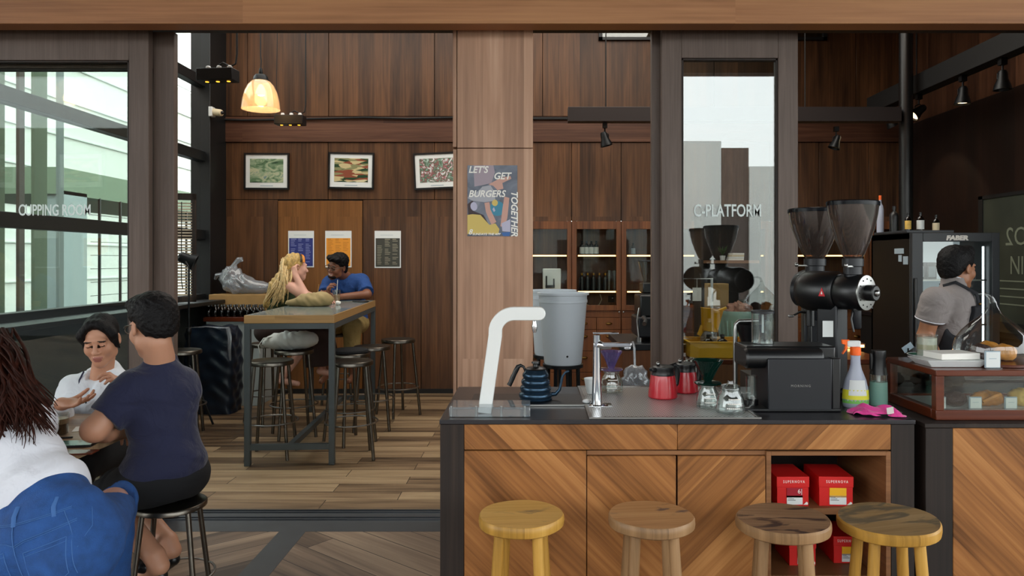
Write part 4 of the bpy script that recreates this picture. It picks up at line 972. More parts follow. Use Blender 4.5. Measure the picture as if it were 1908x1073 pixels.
pshape('fries_shape', [(.50, .62), (.53, .59), (.56, .64), (.53, .66)], 'po_pale', -.0026)
pshape('arm_shape', [(.74, .44), (.84, .46), (.80, .74), (.74, .88), (.66, .86), (.70, .62)], 'po_skin', -.0025)
pshape('sleeve_shape', [(.68, .82), (.86, .76), (.86, .94), (.70, .93)], 'po_pale', -.0026)
pshape('corner_shape', [(.68, .95), (.86, .94), (.84, 1.0), (.72, 1.0)], 'po_blue', -.0026)
W_ = 'white_card'
def ptxt(s, u, v, size, rot=0, sx=1., al='LEFT', bold=.0012): return text('lettering', s, W_, size, ((u-.5)*w_, -.0030, (.5-v)*h_), (PI/2, 0, 0) if not rot else (PI/2, PI/2, 0), r, sx, .25, align=al, ext=.0003, bold=bold)
ptxt("LET'S", .02, .105, .050, sx=.92); ptxt('GET', .52, .195, .050, sx=.98); ptxt('BURGERS', .02, .445, .050, sx=.94)
ptxt('TOGETHER', .88, .36, .050, 1, .96)
ptxt('SUNDAYS THE APP', .10, .985, .016, sx=1.1, bold=.0004); ptxt('8', .02, .975, .04, bold=.0006)

# ------------------------------------------------------------ lamps and ceiling fittings
d = 6.7
r = T('pendant_lamp', 'glowing ribbed glass pendant lamp hanging in the left bay', 'pendant lamp', (X(486, d), d, Z(204, d)))
s_ = 34.5/F*d
prof = [(1.0*s_, 0), (.985*s_, .03), (.94*s_, .09), (.84*s_, .16), (.68*s_, .22), (.50*s_, .255), (.36*s_, .27)]
MB().lathe(prof+[(p_[0]-.004, p_[1]) for p_ in prof[::-1]], n=48, cap=False).build('glass_shade', 'lamp_glass', r)
MB().lathe([(.365*s_, .262), (.40*s_, .27), (.37*s_, .30), (.28*s_, .32), (.1*s_, .325), (.02, .34), (.012, .38), (1e-5, .385)], n=32).build('cap', 'black_metal', r)
MB().lathe([(1e-5, .12), (.03, .13), (.04, .16), (.03, .20), (.015, .23), (1e-5, .235)], n=20).build('bulb', 'lamp_warm', r)
MB().tube([(0, 0, .38), (0.004, 0, .45), (-.002, 0, .5), (0, 0, ZC-Z(204, d))], .006, 8).build('cord', 'black_matt', r)
l = bpy.data.lights.new('bulb_light', 'POINT'); l.energy = 3.5; l.color = (1, .8, .55); l.shadow_soft_size = .06; o = bpy.data.objects.new('bulb_light', l); COL.objects.link(o); o.parent = r; o.location = (0, 0, .10)
def socketbox(label, px, py, d, rz=0):
    r = T('lamp_bar', label, 'lamp', (X(px, d), d, Z(py, d)), rz, 'black boxed downlights hanging on the left')
    MB().box(-.14, .14, -.06, .06, 0, .09).build('housing', 'black_metal', r, bevel=.004)
    for k in (-1, 0, 1):
        MB().lathe([(.018, .09), (.018, .112), (.012, .118), (1e-5, .119)], (k*.085+.01, 0, 0), 14).build('socket', 'white_plastic', r)
        MB().lathe([(1e-5, -.004), (.012, -.003), (.016, .004)], (k*.085, 0, 0), 16).build('bulb', 'gold_glow', r)
    MB().tube([(.0, 0, .118), (.04, 0, .14), (.10, .0, .11), (.14, 0, .13), (.15, 0, .20), (.15, 0, ZC-Z(py, d))], .007, 8).build('cable', 'black_matt', r)
socketbox('black boxed downlight hanging close to the side window frames', 406, 152, 5.45, -.1)
socketbox('black boxed downlight hanging low beside the glowing pendant lamp', 541, 233, 7.1, .0)
tag(MB().tube([(X(541, 7.1)-.14, 7.1, Z(215, 7.1)), (X(518, 7.1), 7.1, ZC-.002)], .004, 6).build('suspension_wire', 'black_matt'), 'thin black wire beside the glowing pendant lamp', 'wire')
pts = [(X(px, YB-.05), YB-.05, Z(py, YB-.05)) for px, py in ((405, 222), (450, 224), (520, 223), (600, 221), (680, 219), (760, 221), (850, 219))]
tag(MB().tube(pts, .011, 8).build('wall_cable', 'black_matt'), 'black cable sagging along the top of the wall band left of the column', 'cable')
tag(MB().box(UX[0], 4.05, YB-.06, YB-.035, Z(224, YB), Z(220, YB)).build('cable_duct', 'black_matt'), 'thin black cable duct along the back wall right of the column', 'cable duct')
d = 7.3
r = T('security_camera', 'small white bullet security camera on the dark corner post', 'camera', (-3.25, 7.395, Z(207, 7.35)))
MB().box(-.03, .01, -.04, .04, -.05, .05).build('mount', 'white_plastic', r, bevel=.006)
MB().lathe([(.036, 0), (.036, .08), (.030, .10), (.022, .105), (1e-5, .105)], (.01, 0, 0), 24, Rz(-.35)@Ry(1.75)).build('body', 'cream', r); MB().ball((.115, -.042, -.015), .018, 14).build('lens', 'black_plastic', r)

def spotlight(label, px, py_top, d, tilt, lit, sc_=1., rz=0):
    r = T('track_spotlight', label, 'spotlight', (X(px, d), d, Z(py_top, d)), rz, 'track spotlights under the ceiling rails'); r.scale = (sc_,)*3
    MB().box(-.02, .02, -.02, .02, -.045, 0).tube([(0, 0, -.04), (0, 0, -.09)], .007, 8).build('stem', 'black_metal', r)
    MB().tube([(-.032, 0, -.135), (-.032, 0, -.10), (0, 0, -.082), (.032, 0, -.10), (.032, 0, -.135)], .005, 8).build('yoke', 'black_metal', r)
    R_ = Ry(tilt)
    MB().lathe([(1e-5, .06), (.022, .06), (.03, .045), (.034, .0), (.048, -.035), (.055, -.065), (.050, -.065), (.04, -.03), (1e-5, -.028)], (0, 0, -.14), 28, R_).build('head', 'black_metal', r)
    MB().lathe([(1e-5, -.050), (.042, -.050), (.044, -.046)], (0, 0, -.14), 24, R_).build('lamp', 'lamp_warm' if lit else 'steel', r)
    if lit:
        l = bpy.data.lights.new('spot_light', 'SPOT'); l.energy = 5; l.color = (1, .78, .5); l.spot_size = 1.3; l.shadow_soft_size = .04; o = bpy.data.objects.new('spot_light', l); COL.objects.link(o); o.parent = r; o.location = (math.sin(-tilt)*.075, 0, -.14-math.cos(tilt)*.075); o.rotation_euler = (0, tilt, 0)
    return r
# rail parallel to the back wall, and rail running towards the back on the right
d = 6.4
zr0, zr1 = Z(228, d), Z(201, d)
r = T('light_rail', 'long grey boxed light rail hanging parallel to the back wall', 'light rail', (X(1058, d), d, zr0)); Lr = X(1675, d)-X(1058, d)
MB().box(0, Lr, -.05, .05, 0, zr1-zr0).build('rail_box', mat('rail_grey', '2e2828', .5, .2) and 'rail_grey', r, bevel=.003)
for px in (1129, 1500): MB().tube([(X(px, d)-X(1058, d), 0, zr1-zr0), (X(px, d)-X(1058, d), 0, ZC-zr0)], .005, 8).build('rod', 'black_matt', r)
spotlight('small black spotlight under the grey rail, between the column and the lettered door', 1127, 229, d, -.25, False)
spotlight('small black spotlight under the grey rail, right of the lettered door', 1558, 236, d, .35, False, .95)
xr = 3.45; yr1 = xr*F/(1615-VX)
zr_t, zr_b = Z(183, yr1), Z(213, yr1)
r = T('light_rail', 'heavy black light rail running from the back corner towards the viewer', 'light rail', (xr, yr1, zr_b))
MB().box(0, .12, -(yr1-4.1), 0, 0, zr_t-zr_b).build('rail_box', 'black_matt', r, bevel=.003)
for y in (-.55, -.85): MB().tube([(.06, y, zr_t-zr_b), (.06, y, ZC-zr_b)], .006, 8).build('rod', 'black_matt', r)
for lab, px, tilt, lit, s_ in (('unlit-looking spotlight under the black rail, left of the tall black pole', 1658, -.5, True, 1.), ('lit spotlight under the black rail just right of the tall black pole', 1712, .9, True, 1.1), ('brightly lit spotlight in the middle of the black rail', 1794, .05, True, 1.15), ('dark unlit spotlight at the near end of the black rail', 1868, 0, False, 1.15)):
    dd = (xr+.05)*F/(px-VX)
    s = spotlight(lab, px, 0, dd, tilt, lit, s_); s.location.z = zr_b
d = 6.45
r = T('black_pole', 'tall glossy black round pole rising behind the drinks fridge', 'pole', (X(1688, d), d, 0)); MB().lathe([(.058, 0), (.058, ZC-.002)], n=36).build('shaft', 'black_plastic', r); MB().lathe([(.09, 0), (.09, .01), (.06, .012)], n=30).build('foot', 'black_metal', r)
# ------------------------------------------------------------ pastry case and what stands on it
PX0, PY0, PZ0, PZ1, PD = X(1744, 2.45), 2.45, .889, 1.058, .34
r = T('pastry_case', 'glass-sided reddish wooden pastry display case on the right-hand counter', 'display case', (PX0, PY0, PZ0))
H = PZ1-PZ0; Wd = 1.0
b = MB()
b.box(0, Wd, 0, .03, 0, .034).box(0, Wd, PD-.03, PD, 0, .034).box(0, .03, .03, PD-.03, 0, .034)
b.build('bottom_frame', 'case_wood', r, bevel=.002)
b = MB().box(0, Wd, 0, PD, H-.020, H); b.build('top_board', 'case_wood', r, bevel=.002)
for (x, y) in ((0, 0), (0, PD-.028), (Wd-.03, 0), (Wd-.03, PD-.028)): MB().box(x, x+.028, y, y+.028, .034, H-.020).build('post', 'case_wood', r, bevel=.001)
MB().box(.03, Wd-.03, .03, PD-.03, .004, .026).build('liner', 'white_plastic', r)
MB().box(.028, Wd-.03, .010, .013, .034, H-.02).build('front_pane', 'pane', r); MB().box(.010, .013, .028, PD-.028, .034, H-.02).build('side_pane', 'pane', r)
MB().box(.03, Wd-.03, PD-.016, PD-.012, .034, H-.02).build('sliding_back', 'dark_glass', r)
zl = PZ0+.027
def card(label, px, d, z, w_=.045, h_=.044, name='price_card'):
    r = T(name, label, 'price card', (X(px, d), d, z), 0, 'small framed price cards')
    MB().box(-w_/2, w_/2, -.003, .003, 0, h_).build('frame', 'screen_grey', r, bevel=.003); MB().box(-w_/2+.004, w_/2-.004, -.0045, -.002, .004, h_-.004).build('card', 'paper', r)
    MB().box(-w_*.25, w_*.2, -.0052, -.0043, h_*.55, h_*.58).build('print_line', 'screen_grey', r)
    MB().box(-w_/2, w_/2, -.012, .012, 0, .003).build('foot', 'clear', r)
card('price card at the left front corner inside the pastry case', 1757, 2.50, zl, .02)
card('price card in front of the golden bun in the pastry case', 1817, 2.50, zl)
card('price card at the right, in front of the pale yellow pastry', 1883, 2.50, zl)
r = T('chocolate_pastry', 'round dark chocolate pastry in the left of the pastry case', 'pastry', (X(1778, 2.56), 2.56, zl)); MB().ball((0, 0, .026), .040, 28, sc=(1, 1, .68)).build('dome', 'choc', r)
r = T('golden_bun', 'golden glazed folded bun in the middle of the pastry case', 'pastry', (X(1836, 2.57), 2.57, zl))
blob('bun', [((0, 0, .024), (.052, .035, .028)), ((.02, -.01, .026), (.03, .03, .026))], 'crust', r, 4, .0025, 30, 18, flat=.001)
MB().tube([(-.03, -.034, .02), (0, -.042, .036), (.03, -.036, .046)], [.006, .010, .007], 8).build('fold', 'crust', r)
r = T('yellow_pastry', 'pale yellow pastry at the right edge of the pastry case', 'pastry', (X(1902, 2.57), 2.57, zl)); blob('bun', [((0, 0, .028), (.042, .035, .034))], 'crust_pale', r, 6, .003, 30, 18, flat=.001)
r = T('small_crust', 'small brown pastry beside the pale yellow one in the case', 'pastry', (X(1868, 2.59), 2.61, zl)); blob('bun', [((0, 0, .014), (.022, .022, .018))], 'crust', r, 8, .002, 30, 14, flat=.001)
zp = PZ1+.001
r = T('cake_cloche', 'clear glass cloche with a curved stem on its wooden board', 'glass dome', (X(1850, 2.63), 2.63, zp))
MB().lathe([(.135, 0), (.135, .010), (1e-5, .010)], n=48).build('board', 'case_wood', r, bevel=.001)
pr = [(.122, .011), (.128, .03), (.128, .055), (.120, .085), (.100, .115), (.074, .142), (.048, .163), (.028, .182), (.016, .205), (.011, .222)]
MB().lathe(pr, n=56, cap=False).build('dome', 'clear', r)
MB().tube([(0, 0, .218), (-.004, 0, .232), (-.016, 0, .244), (-.034, 0, .250), (-.052, 0, .249)], [.011, .009, .007, .006, .006], 14).build('stem', 'clear', r)
for (x, y, s_, m_) in ((-.045, .0, .034, 'choc'), (.035, -.01, .034, 'crust'), (.02, .06, .036, 'crust')):
    c_ = T('loaf', {'choc': 'dark round cake under the glass cloche', 'crust': 'brown loaf under the glass cloche, '+('front right' if y < 0 else 'at the back')}[m_], 'cake', (X(1850, 2.63)+x, 2.63+y, zp+.011)); blob('crumb', [((0, 0, s_*.7), (s_*1.2, s_, s_))], m_, c_, 3, .002, 30, 16, flat=.001)
card('framed card standing on the case in front of the glass cloche', 1849, 2.49, zp, .055, .06, 'sign_card')
r = T('white_box', 'shallow white takeaway tray on top of the pastry case', 'tray', (X(1762, 2.58), 2.57, zp))
b = MB(); zt3 = .024
vs = [(-.085, -.055, 0), (.085, -.055, 0), (.085, .055, 0), (-.085, .055, 0), (-.108, -.07, zt3), (.108, -.07, zt3), (.108, .07, zt3), (-.108, .07, zt3)]
b.add(vs, [(0, 1, 2, 3), (4, 5, 6, 7), (0, 1, 5, 4), (1, 2, 6, 5), (2, 3, 7, 6), (3, 0, 4, 7)]).build('tray_shell', 'white_plastic', r, smooth=False, bevel=.002)
r = T('napkin_pack', 'cream block of paper napkins lying in the white tray', 'napkins', (X(1768, 2.58), 2.57, zp+zt3+.001)); MB().box(-.07, .075, -.05, .05, 0, .022, R=Rz(.12)).build('block', 'white_card', r, bevel=.002)
r = T('green_saucer', 'green ceramic saucer with pale rim under the layered drink', 'saucer', (X(1722, 2.72), 2.72, zp))
MB().lathe([(.025, 0), (.03, .004), (.055, .015), (.058, .018), (.053, .017), (.028, .006), (1e-5, .005)], n=36).build('dish', 'green_ceramic', r); MB().lathe([(.054, .0155), (.059, .0175), (.059, .0195), (.054, .0185)], n=36, cap=False).build('rim', 'white_plastic', r)
r = T('layered_drink', 'short glass of creamy layered drink standing on the green saucer', 'drink', (X(1727, 2.72), 2.72, zp+.0065))
MB().lathe([(.036, 0), (.037, .085), (.035, .085), (.034, .002)], n=28, cap=False).build('glass_wall', 'clear', r); MB().lathe([(1e-5, .002), (.0335, .002), (.0335, .03), (.034, .032)], n=28, cap=False).build('milk', 'foam', r)
MB().lathe([(.0335, .03), (.0338, .05)], n=28, cap=False).build('coffee_layer', 'cream', r); MB().lathe([(.0338, .05), (.0338, .074), (1e-5, .078)], n=28, cap=False).build('foam', 'foam', r)
for i, px in enumerate((1684, 1722)):
    r = T('perforated_holder', 'beige perforated holder behind the pastry case, '+('left one' if not i else 'right one'), 'holder', (X(px, 2.98), 2.98, .889), 0, 'perforated holders behind the pastry case')
    b = MB().box(-.035, .035, -.03, .03, .001, .125)
    b.mat(1)
    for a in range(4):
        for c in range(6): b.box(-.026+a*.0155, -.019+a*.0155, -.0312, -.0295, .015+c*.018, .023+c*.018)
    b.build('holder_body', ['cream', 'black_matt'], r)
r = T('price_tag_clip', 'small tilted card in a black clip behind the pastry case', 'clip', (X(1692, 2.9), 2.9, .889)); MB().tube([(0, 0, 0), (.0, 0, .19)], .004, 6).build('stem', 'black_metal', r); MB().box(-.022, .022, -.001, .001, .18, .205, R=Ry(-.6), c=(0, 0, .19)).build('card', 'screen_grey', r); MB().lathe([(.03, 0), (.03, .006), (1e-5, .007)], n=16).build('foot', 'black_metal', r)

# ------------------------------------------------------------ drinks fridge
df = 5.3
fx0, fx1 = X(1700, df), X(1863, df); zf = Z(433, df)
r = T('drinks_fridge', 'tall black glass-door drinks fridge lit white inside, behind the barista', 'fridge', ((fx0+fx1)/2, df, 0))
hw = (fx1-fx0)/2
b = MB().box(-hw, -hw+.04, .04, .64, .05, zf).box(hw-.04, hw, .04, .64, .05, zf).box(-hw, hw, .61, .64, .05, zf).box(-hw, hw, .04, .64, zf-.05, zf).box(-hw, hw, .04, .64, .05, .12).box(-hw+.02, -hw+.08, .06, .6, 0, .05).box(hw-.08, hw-.02, .06, .6, 0, .05)
b.build('body', 'fridge_black', r, bevel=.004)
MB().box(-hw+.04, hw-.04, .43, .609, .12, zf-.05).build('inner_back', 'fridge_inner', r)
b = MB(); a, c, z0, z1 = X(1720, df)-(fx0+fx1)/2, X(1849, df)-(fx0+fx1)/2, .2, Z(450, df)
b.box(-hw, a, 0, .038, .06, zf-.002).box(c, hw, 0, .038, .06, zf-.002).box(a, c, 0, .038, z1, zf-.002).box(a, c, 0, .038, .06, z0)
dd = b.build('door', 'fridge_trim', r, bevel=.003)
MB().box(a, c, .012, .018, z0, z1).build('pane', 'pane', dd)
MB().box(-hw+.008, -hw+.028, -.02, -.002, .8, 1.3).build('handle', 'black_plastic', dd, bevel=.004)
text('lettering', 'FABER', 'white_card', .045, ((X(1783, df)-(fx0+fx1)/2), -.0012, Z(447, df)), parent=dd, sx=1.25, bold=.003, shear=.15)
for z in (.55, .95, 1.28):
    s_ = MB()
    for k in range(9): s_.box(-hw+.05, hw-.05, .08+k*.036, .084+k*.036, z, z+.004)
    s_.box(-hw+.05, -hw+.056, .06, .40, z-.004, z).box(-hw+.05, hw-.05, .075, .08, z-.003, z+.009); s_.build('wire_shelf', 'steel', r)
MB().box(hw-.062, hw-.052, .10, .11, .2, zf-.1).build('light_strip', 'led_white', r)
for (px, py, w2, h2) in ((1650, 455, .10, .035), (1651, 471, .06, .05), (1665, 473, .04, .06)):
    pass
b = MB().box(-hw-.0015, -hw-.0002, .12, .26, 1.48, 1.52).box(-hw-.0015, -hw-.0002, .06, .13, 1.40, 1.46).box(-hw-.0015, -hw-.0002, .15, .20, 1.42, 1.47); b.build('sticker', 'screen_grey', r)
MB().box(-hw, hw*.1, .08, .60, zf+.001, zf+.02).build('top_tray', 'fridge_trim', r, bevel=.003)
# contents
r = T('fridge_crate', 'blue-grey crate of small bottles on a fridge shelf right of the barista', 'crate', (fx1-.22, df+.2, .960)); MB().box(-.07, .07, -.1, .1, 0, .24).build('crate_body', 'outdoor_grey' if 0 else mat('crate_blue', '53687d', .5) and 'crate_blue', r, bevel=.003)
p0 = None
for i in range(5):
    r = T('small_bottle', 'small dark bottle in a row on the upper fridge shelf', 'bottle', (fx1-.28+i*.04, df+.12, 1.2850), 0, 'small bottles on the upper fridge shelf') if not p0 else dup(p0, (fx1-.28+i*.04, df+.12, 1.2850))
    if not p0: MB().lathe([(.014, 0), (.014, .04), (.007, .05), (.007, .06), (1e-5, .061)], n=12).build('body', 'black_plastic', r); p0 = r
for i, (x, lab) in enumerate(((fx0+.12, 'dark carton with white print on the fridge shelf left of the barista'), (fx0+.21, 'second dark carton on the fridge shelf, nearer the barista'))):
    r = T('drink_carton', lab, 'carton', (x, df+.15, 1.285)); MB().box(-.035, .035, -.03, .03, 0, .13).mat(1).box(-.028, .028, -.032, -.029, .02, .10).build('carton_body', ['fridge_black', 'screen_grey'], r, bevel=.002)
def sbottle(label, px, d, z, h, rad, m='dark_glass', lab='paper', capm='black_plastic', group=None):
    r = T('bottle', label, 'bottle', (X(px, d), d, z), 0, group)
    MB().lathe([(1e-5, 0), (rad, 0), (rad, h*.62), (rad*.8, h*.72), (rad*.36, h*.8), (rad*.36, h*.9), (1e-5, h*.905)], n=20).build('body', m, r)
    MB().lathe([(rad*.42, h*.88), (rad*.42, h), (1e-5, h+.001)], n=14).build('cap', capm, r)
    if lab: MB().lathe([(rad*1.02, h*.08), (rad*1.02, h*.56)], n=20, cap=False).build('label', lab, r)
    return r
zb = zf+.021
for lab, px, h, rad, m, lb in (('black flask at the left end of the bottles on the drinks fridge', 1666, .20, .034, 'black_plastic', None), ('dark bottle with gold label on top of the fridge, beside the pole', 1692, .135, .022, 'dark_glass', 'crust_pale'), ('bottle with white label, middle of those on top of the fridge', 1715, .14, .026, 'dark_glass', 'paper'), ('bottle with cream and yellow label, rightmost on top of the fridge', 1744, .14, .024, 'dark_glass', 'cream')):
    d_ = 5.5 if px > 1670 else 5.70
    z_ = zb if px < 1750 else zf+.001
    if px > 1740: z_ = zf+.001
    sbottle(lab, px, d_, z_, h, rad, m, lb, group='bottles on top of the drinks fridge')
sbottle('orange-capped bottle just behind the rim of the larger grinder hopper', 1640, 5.87, zb, .30, .026, 'cloudy_bottle', None, 'orange_plastic')

# chalkboard, counter and equipment by the right wall
r = T('chalkboard', 'large dark green chalkboard with faint chalk lettering on the right wall', 'chalkboard', (BX1-.012, 5.9, Z(600, 6.55)))
hh = Z(372, 6.55)-Z(600, 6.55)
MB().box(-.02, 0, -1.2, .62, 0, hh).build('board', mat('slate_green', '33392f', .75, var=.25, vs=3) and 'slate_green', r)
MB().box(-.03, 0, .62, .68, -.03, hh+.03).box(-.03, 0, -1.2, .68, hh, hh+.03).box(-.03, 0, -1.2, .62, -.03, 0).build('frame', 'black_matt', r)
mat('chalk', '78806f', .9)
for s_, y, z, sz in (('SO2', .12, hh*.62, .22), ('NIOIR', .02, hh*.40, .22)):
    o = text('lettering', s_, 'chalk', sz, (-.023, y, z), (PI/2, 0, -PI/2), r, -1.0 if s_ == 'SO2' else .8, spacing=1.0)
for k in range(4): MB().box(-.023, -.020, -.4, .45, hh*(.34-.06*k), hh*(.35-.06*k)).build('chalk_line', 'chalk', r)
r = T('wall_counter', 'dark counter running along the right wall under the chalkboard', 'counter', (3.72, 5.0, 0))
MB().box(-.22, .36, -.9, 2.7, .0, .86).build('base', 'black_matt', r); MB().box(-.24, .36, -.92, 2.7, .861, .90).build('top', 'charcoal', r, bevel=.003)
r = T('arched_faucet', 'thin dark arched faucet on the counter by the right wall', 'tap', (3.78, 5.15, .901)); MB().tube([(.06, 0, 0), (.06, 0, .16)]+[(.0+.06*math.cos(t), 0, .16+.06*math.sin(t)) for t in [PI*k/8 for k in range(9)]]+[(-.06, 0, .12)], .008, 10).build('spout', 'black_metal', r)
r = T('steel_urn', 'rounded grey metal urn on the counter at the right edge', 'urn', (3.60, 4.72, .901)); MB().lathe([(1e-5, 0), (.12, 0), (.14, .03), (.14, .22), (.11, .29), (.03, .31), (.02, .33), (1e-5, .335)], n=32).build('body', 'brushed_steel', r)
# ------------------------------------------------------------ kitchen side behind the column
def bin_(label, px, d, rt, rb_, z0, z1):
    r = T('water_bin', label, 'bin', (X(px, d), d, z0), 0, 'pale plastic bins on black stands')
    h = z1-z0
    MB().lathe([(1e-5, 0), (rb_, 0), (rb_+.004, .01), (rt*.97, h*.86), (rt*1.0, h*.865), (rt*1.0, h*.90), (rt*.98, h*.905), (rt*.985, h*.965), (rt*1.06, h*.97), (rt*1.06, h), (rt*.98, h), (rb_-.01, .015), (1e-5, .012)], n=48).build('bin_body', 'bin_white', r)
    MB().ball((.02, -rb_*1.035, .055), .007, 10).build('outlet_plug', 'black_plastic', r)
    t = T('bin_stand', 'black ring stand with thin legs holding the '+label.split(',')[0], 'stand', (X(px, d), d, 0))
    MB().lathe([(rb_*.7, z0-.02), (rb_+.012, z0-.02), (rb_+.012, z0-.001), (rb_*.7, z0-.001)], n=36, cap=False).build('ring', 'black_metal', t)
    for k in range(4): a = PI/4+k*PI/2+.3; MB().tube([(math.cos(a)*rb_*.9, math.sin(a)*rb_*.9, z0-.02), (math.cos(a)*rb_*1.05, math.sin(a)*rb_*1.05, .002)], .012, 8).build('leg', 'black_metal', t)
bin_('nearer pale grey plastic bin, right of the veneered column', 1049, 4.32, .146, .108, Z(677, 4.32), Z(545, 4.32))
bin_('farther pale grey plastic bin, mostly hidden behind its twin', 1030, 4.72, .146, .115, Z(660, 4.72), Z(540, 4.72))
r = T('prep_counter', 'low wooden prep counter seen through the lettered glass door', 'counter', (X(1440, 4.75), 4.75, 0))
xw = X(1615, 4.75)-X(1440, 4.75)
MB().box(X(1262, 4.75)-X(1440, 4.75), xw, -.28, .55, .01, .79).build('base', 'cabinet_wood', r); MB().box(X(1262, 4.75)-X(1440, 4.75)-.01, xw+.01, -.30, .56, .791, .82).build('top', 'case_wood', r, bevel=.003)
zk = .821
r = T('yellow_crate', 'shallow yellow plastic crate on the prep counter behind the lettered door', 'crate', (X(1336, 4.66), 4.66, zk))
b = MB(); w1 = .205
b.box(-w1, w1, -.14, .14, 0, .006).box(-w1, w1, -.145, -.139, 0, .10).box(-w1, w1, .139, .145, 0, .10).box(-w1, -w1+.006, -.14, .14, 0, .10).box(w1-.006, w1, -.14, .14, 0, .10)
b.box(-w1-.01, w1+.01, -.155, -.139, .094, .102).box(-w1-.01, w1+.01, .139, .155, .094, .102).box(-w1-.01, -w1+.006, -.14, .14, .094, .102).box(w1-.006, w1+.01, -.14, .14, .094, .102)
b.build('tub', 'yellow_plastic', r, bevel=.002)
for lab, px, d_ in (('squat amber bottle in the yellow crate, left one', 1320, 4.62), ('squat amber bottle in the yellow crate, right one', 1346, 4.62)):
    sbottle(lab, px, d_, zk+.007, .13, .035, 'amber_glass', None, 'black_plastic', 'amber bottles in the yellow crate')
r = T('mint_bucket', 'ribbed mint plastic bucket filled with brown bags behind the lettered door', 'bucket', (X(1375, 4.98), 4.98, zk))
mb_ = MB(); prof = [(1e-5, 0), (.11, 0), (.135, .24), (.14, .24), (.14, .265), (.132, .265), (.105, .01)]; mb_.lathe(prof, n=40, cap=False)
for k in range(26): a = 2*PI*k/26; mb_.tube([(.112*math.cos(a), .112*math.sin(a), .01), (.134*math.cos(a), .134*math.sin(a), .2)], .005, 6)
mb_.build('bucket_body', 'mint_plastic', r)
r2_ = T('coffee_bags', 'crumpled brown and pink bags heaped in the mint bucket', 'bags', (X(1375, 4.98), 4.98, zk+.03)); blob('bags', [((0, 0, .20), (.10, .10, .09)), ((.04, 0, .23), (.06, .06, .05))], 'skin_tan' if 0 else mat('bag_brown', '8a5a48', .6, var=.5, vs=30) and 'bag_brown', r2_, 7, .012, 22, 18)
r = T('yellow_jug', 'mustard yellow plastic jug tilted against the mint bucket', 'jug', (X(1322, 4.72), 4.72, zk+.15)); R_ = Ry(.12)
MB().lathe([(1e-5, 0), (.052, 0), (.072, .14), (.076, .145), (.068, .145), (.048, .01)], n=28, R=R_, cap=False).tube([(-.04, 0, .03), (-.055, 0, .0), (-.07, 0, -.03)], [.02, .016, .014], 10).tube([(.06, 0, .13), (.11, 0, .15)], [.012, .008], 8).build('jug_body', 'yellow_plastic', r)
s_ = T('jug_block', 'upturned clear tub under the mustard yellow jug', 'tub', (X(1322, 4.72), 4.74, zk+.005)); MB().lathe([(.06, 0), (.05, .142), (1e-5, .143)], n=24).build('tub_body', 'plastic_bag', s_); s_.location.z = zk+.007
r = T('cardboard_box', 'small cardboard box behind the mint bucket on the prep counter', 'box', (X(1352, 5.05), 5.05, zk)); r.location = (X(1342, 5.02), 5.03, zk)
r.location = (X(1322, 5.20), 5.22, zk); MB().box(-.02, .13, -.05, .05, 0, Z(530, 5.0)-zk).build('carton', 'cardboard', r, bevel=.002)
r = T('white_tube_frame', 'thin white tube frame standing behind the lettered door', 'frame', (X(1297, 4.95), 4.92, zk))
MB().tube([(-.13, 0, 0), (-.13, 0, Z(519, 4.95)-zk), (.10, 0, Z(519, 4.95)-zk), (.10, 0, 0)], .010, 10).build('tube', 'white_plastic', r)
r = T('paper_note', 'small cream paper note hanging on the white tube frame', 'note', (X(1296, 4.95), 4.908, Z(560, 4.95))); MB().box(-.001, .001, -.001, .001, .09, Z(519, 4.95)-Z(560, 4.95)).box(-.03, .03, -.001, .001, 0, .09).build('sheet', 'white_card', r)
r = T('plastic_bag', 'crinkled clear plastic bag of cups at the right of the lettered door', 'bag', (X(1442, 4.72), 4.70, zk)); blob('body', [((0, 0, .12), (.075, .08, .13)), ((.01, 0, .24), (.055, .06, .09))], 'plastic_bag', r, 12, .012, 20, 22, flat=.001)
for lab, px in (('amber glass tumbler on the prep counter, left of the grinder column', 1504), ('dark glass jar on the prep counter beside the amber tumbler', 1524)):
    r = T('glass_jar', lab, 'jar', (X(px, 4.6), 4.62, zk)); MB().lathe([(1e-5, 0), (.035, 0), (.038, .15), (.035, .15), (.032, .004), (1e-5, .004)], n=24, cap=False).build('body', 'copper_glass' if px == 1504 else 'amber_glass', r)
r = T('shelf_light', 'warm light bar behind the jars on the prep counter', 'lamp', (X(1550, 5.0), 5.05, zk)); MB().box(-.26, .25, -.01, .04, 0, .03).build('bar_body', 'cabinet_wood', r); MB().box(-.25, .24, -.013, -.010, .004, .022).build('light_strip', 'led_warm', r)
# shelf tower with books
r = T('shelf_tower', 'tall dark shelf unit with a light wooden shelf behind the lettered door', 'shelf', (X(1362, 6.3), 6.3, 0))
hw = .26
MB().box(-hw, hw, .25, .27, 0, 1.9).box(-hw, -hw+.02, 0, .25, 0, 1.9).box(hw-.02, hw, 0, .25, 0, 1.9).box(-hw, hw, 0, .25, 1.88, 1.9).build('body', 'post_dark', r)
for z in (1.43, .95, .5): MB().box(-hw+.02, hw-.02, -.02, .25, z-.025, z).build('shelf', 'edge_wood', r)
for i in range(4):
    q = T('book', 'thin book lying in the pale stack on the dark shelf unit', 'book', (X(1372, 6.35), 6.38, 1.431+i*.016), .05*i, 'books stacked on the dark shelf unit'); MB().box(-.07+.008*i, .06, -.05, .05, 0, .015).build('cover', ['white_card', 'paper', 'cream', 'white_card'][i], q)
q = T('potted_plant', 'tiny dark potted plant beside the stacked books', 'plant', (X(1348, 6.35), 6.38, 1.431)); MB().lathe([(.02, 0), (.026, .04), (1e-5, .041)], n=16).build('pot', 'white_plastic', q)
b = MB()
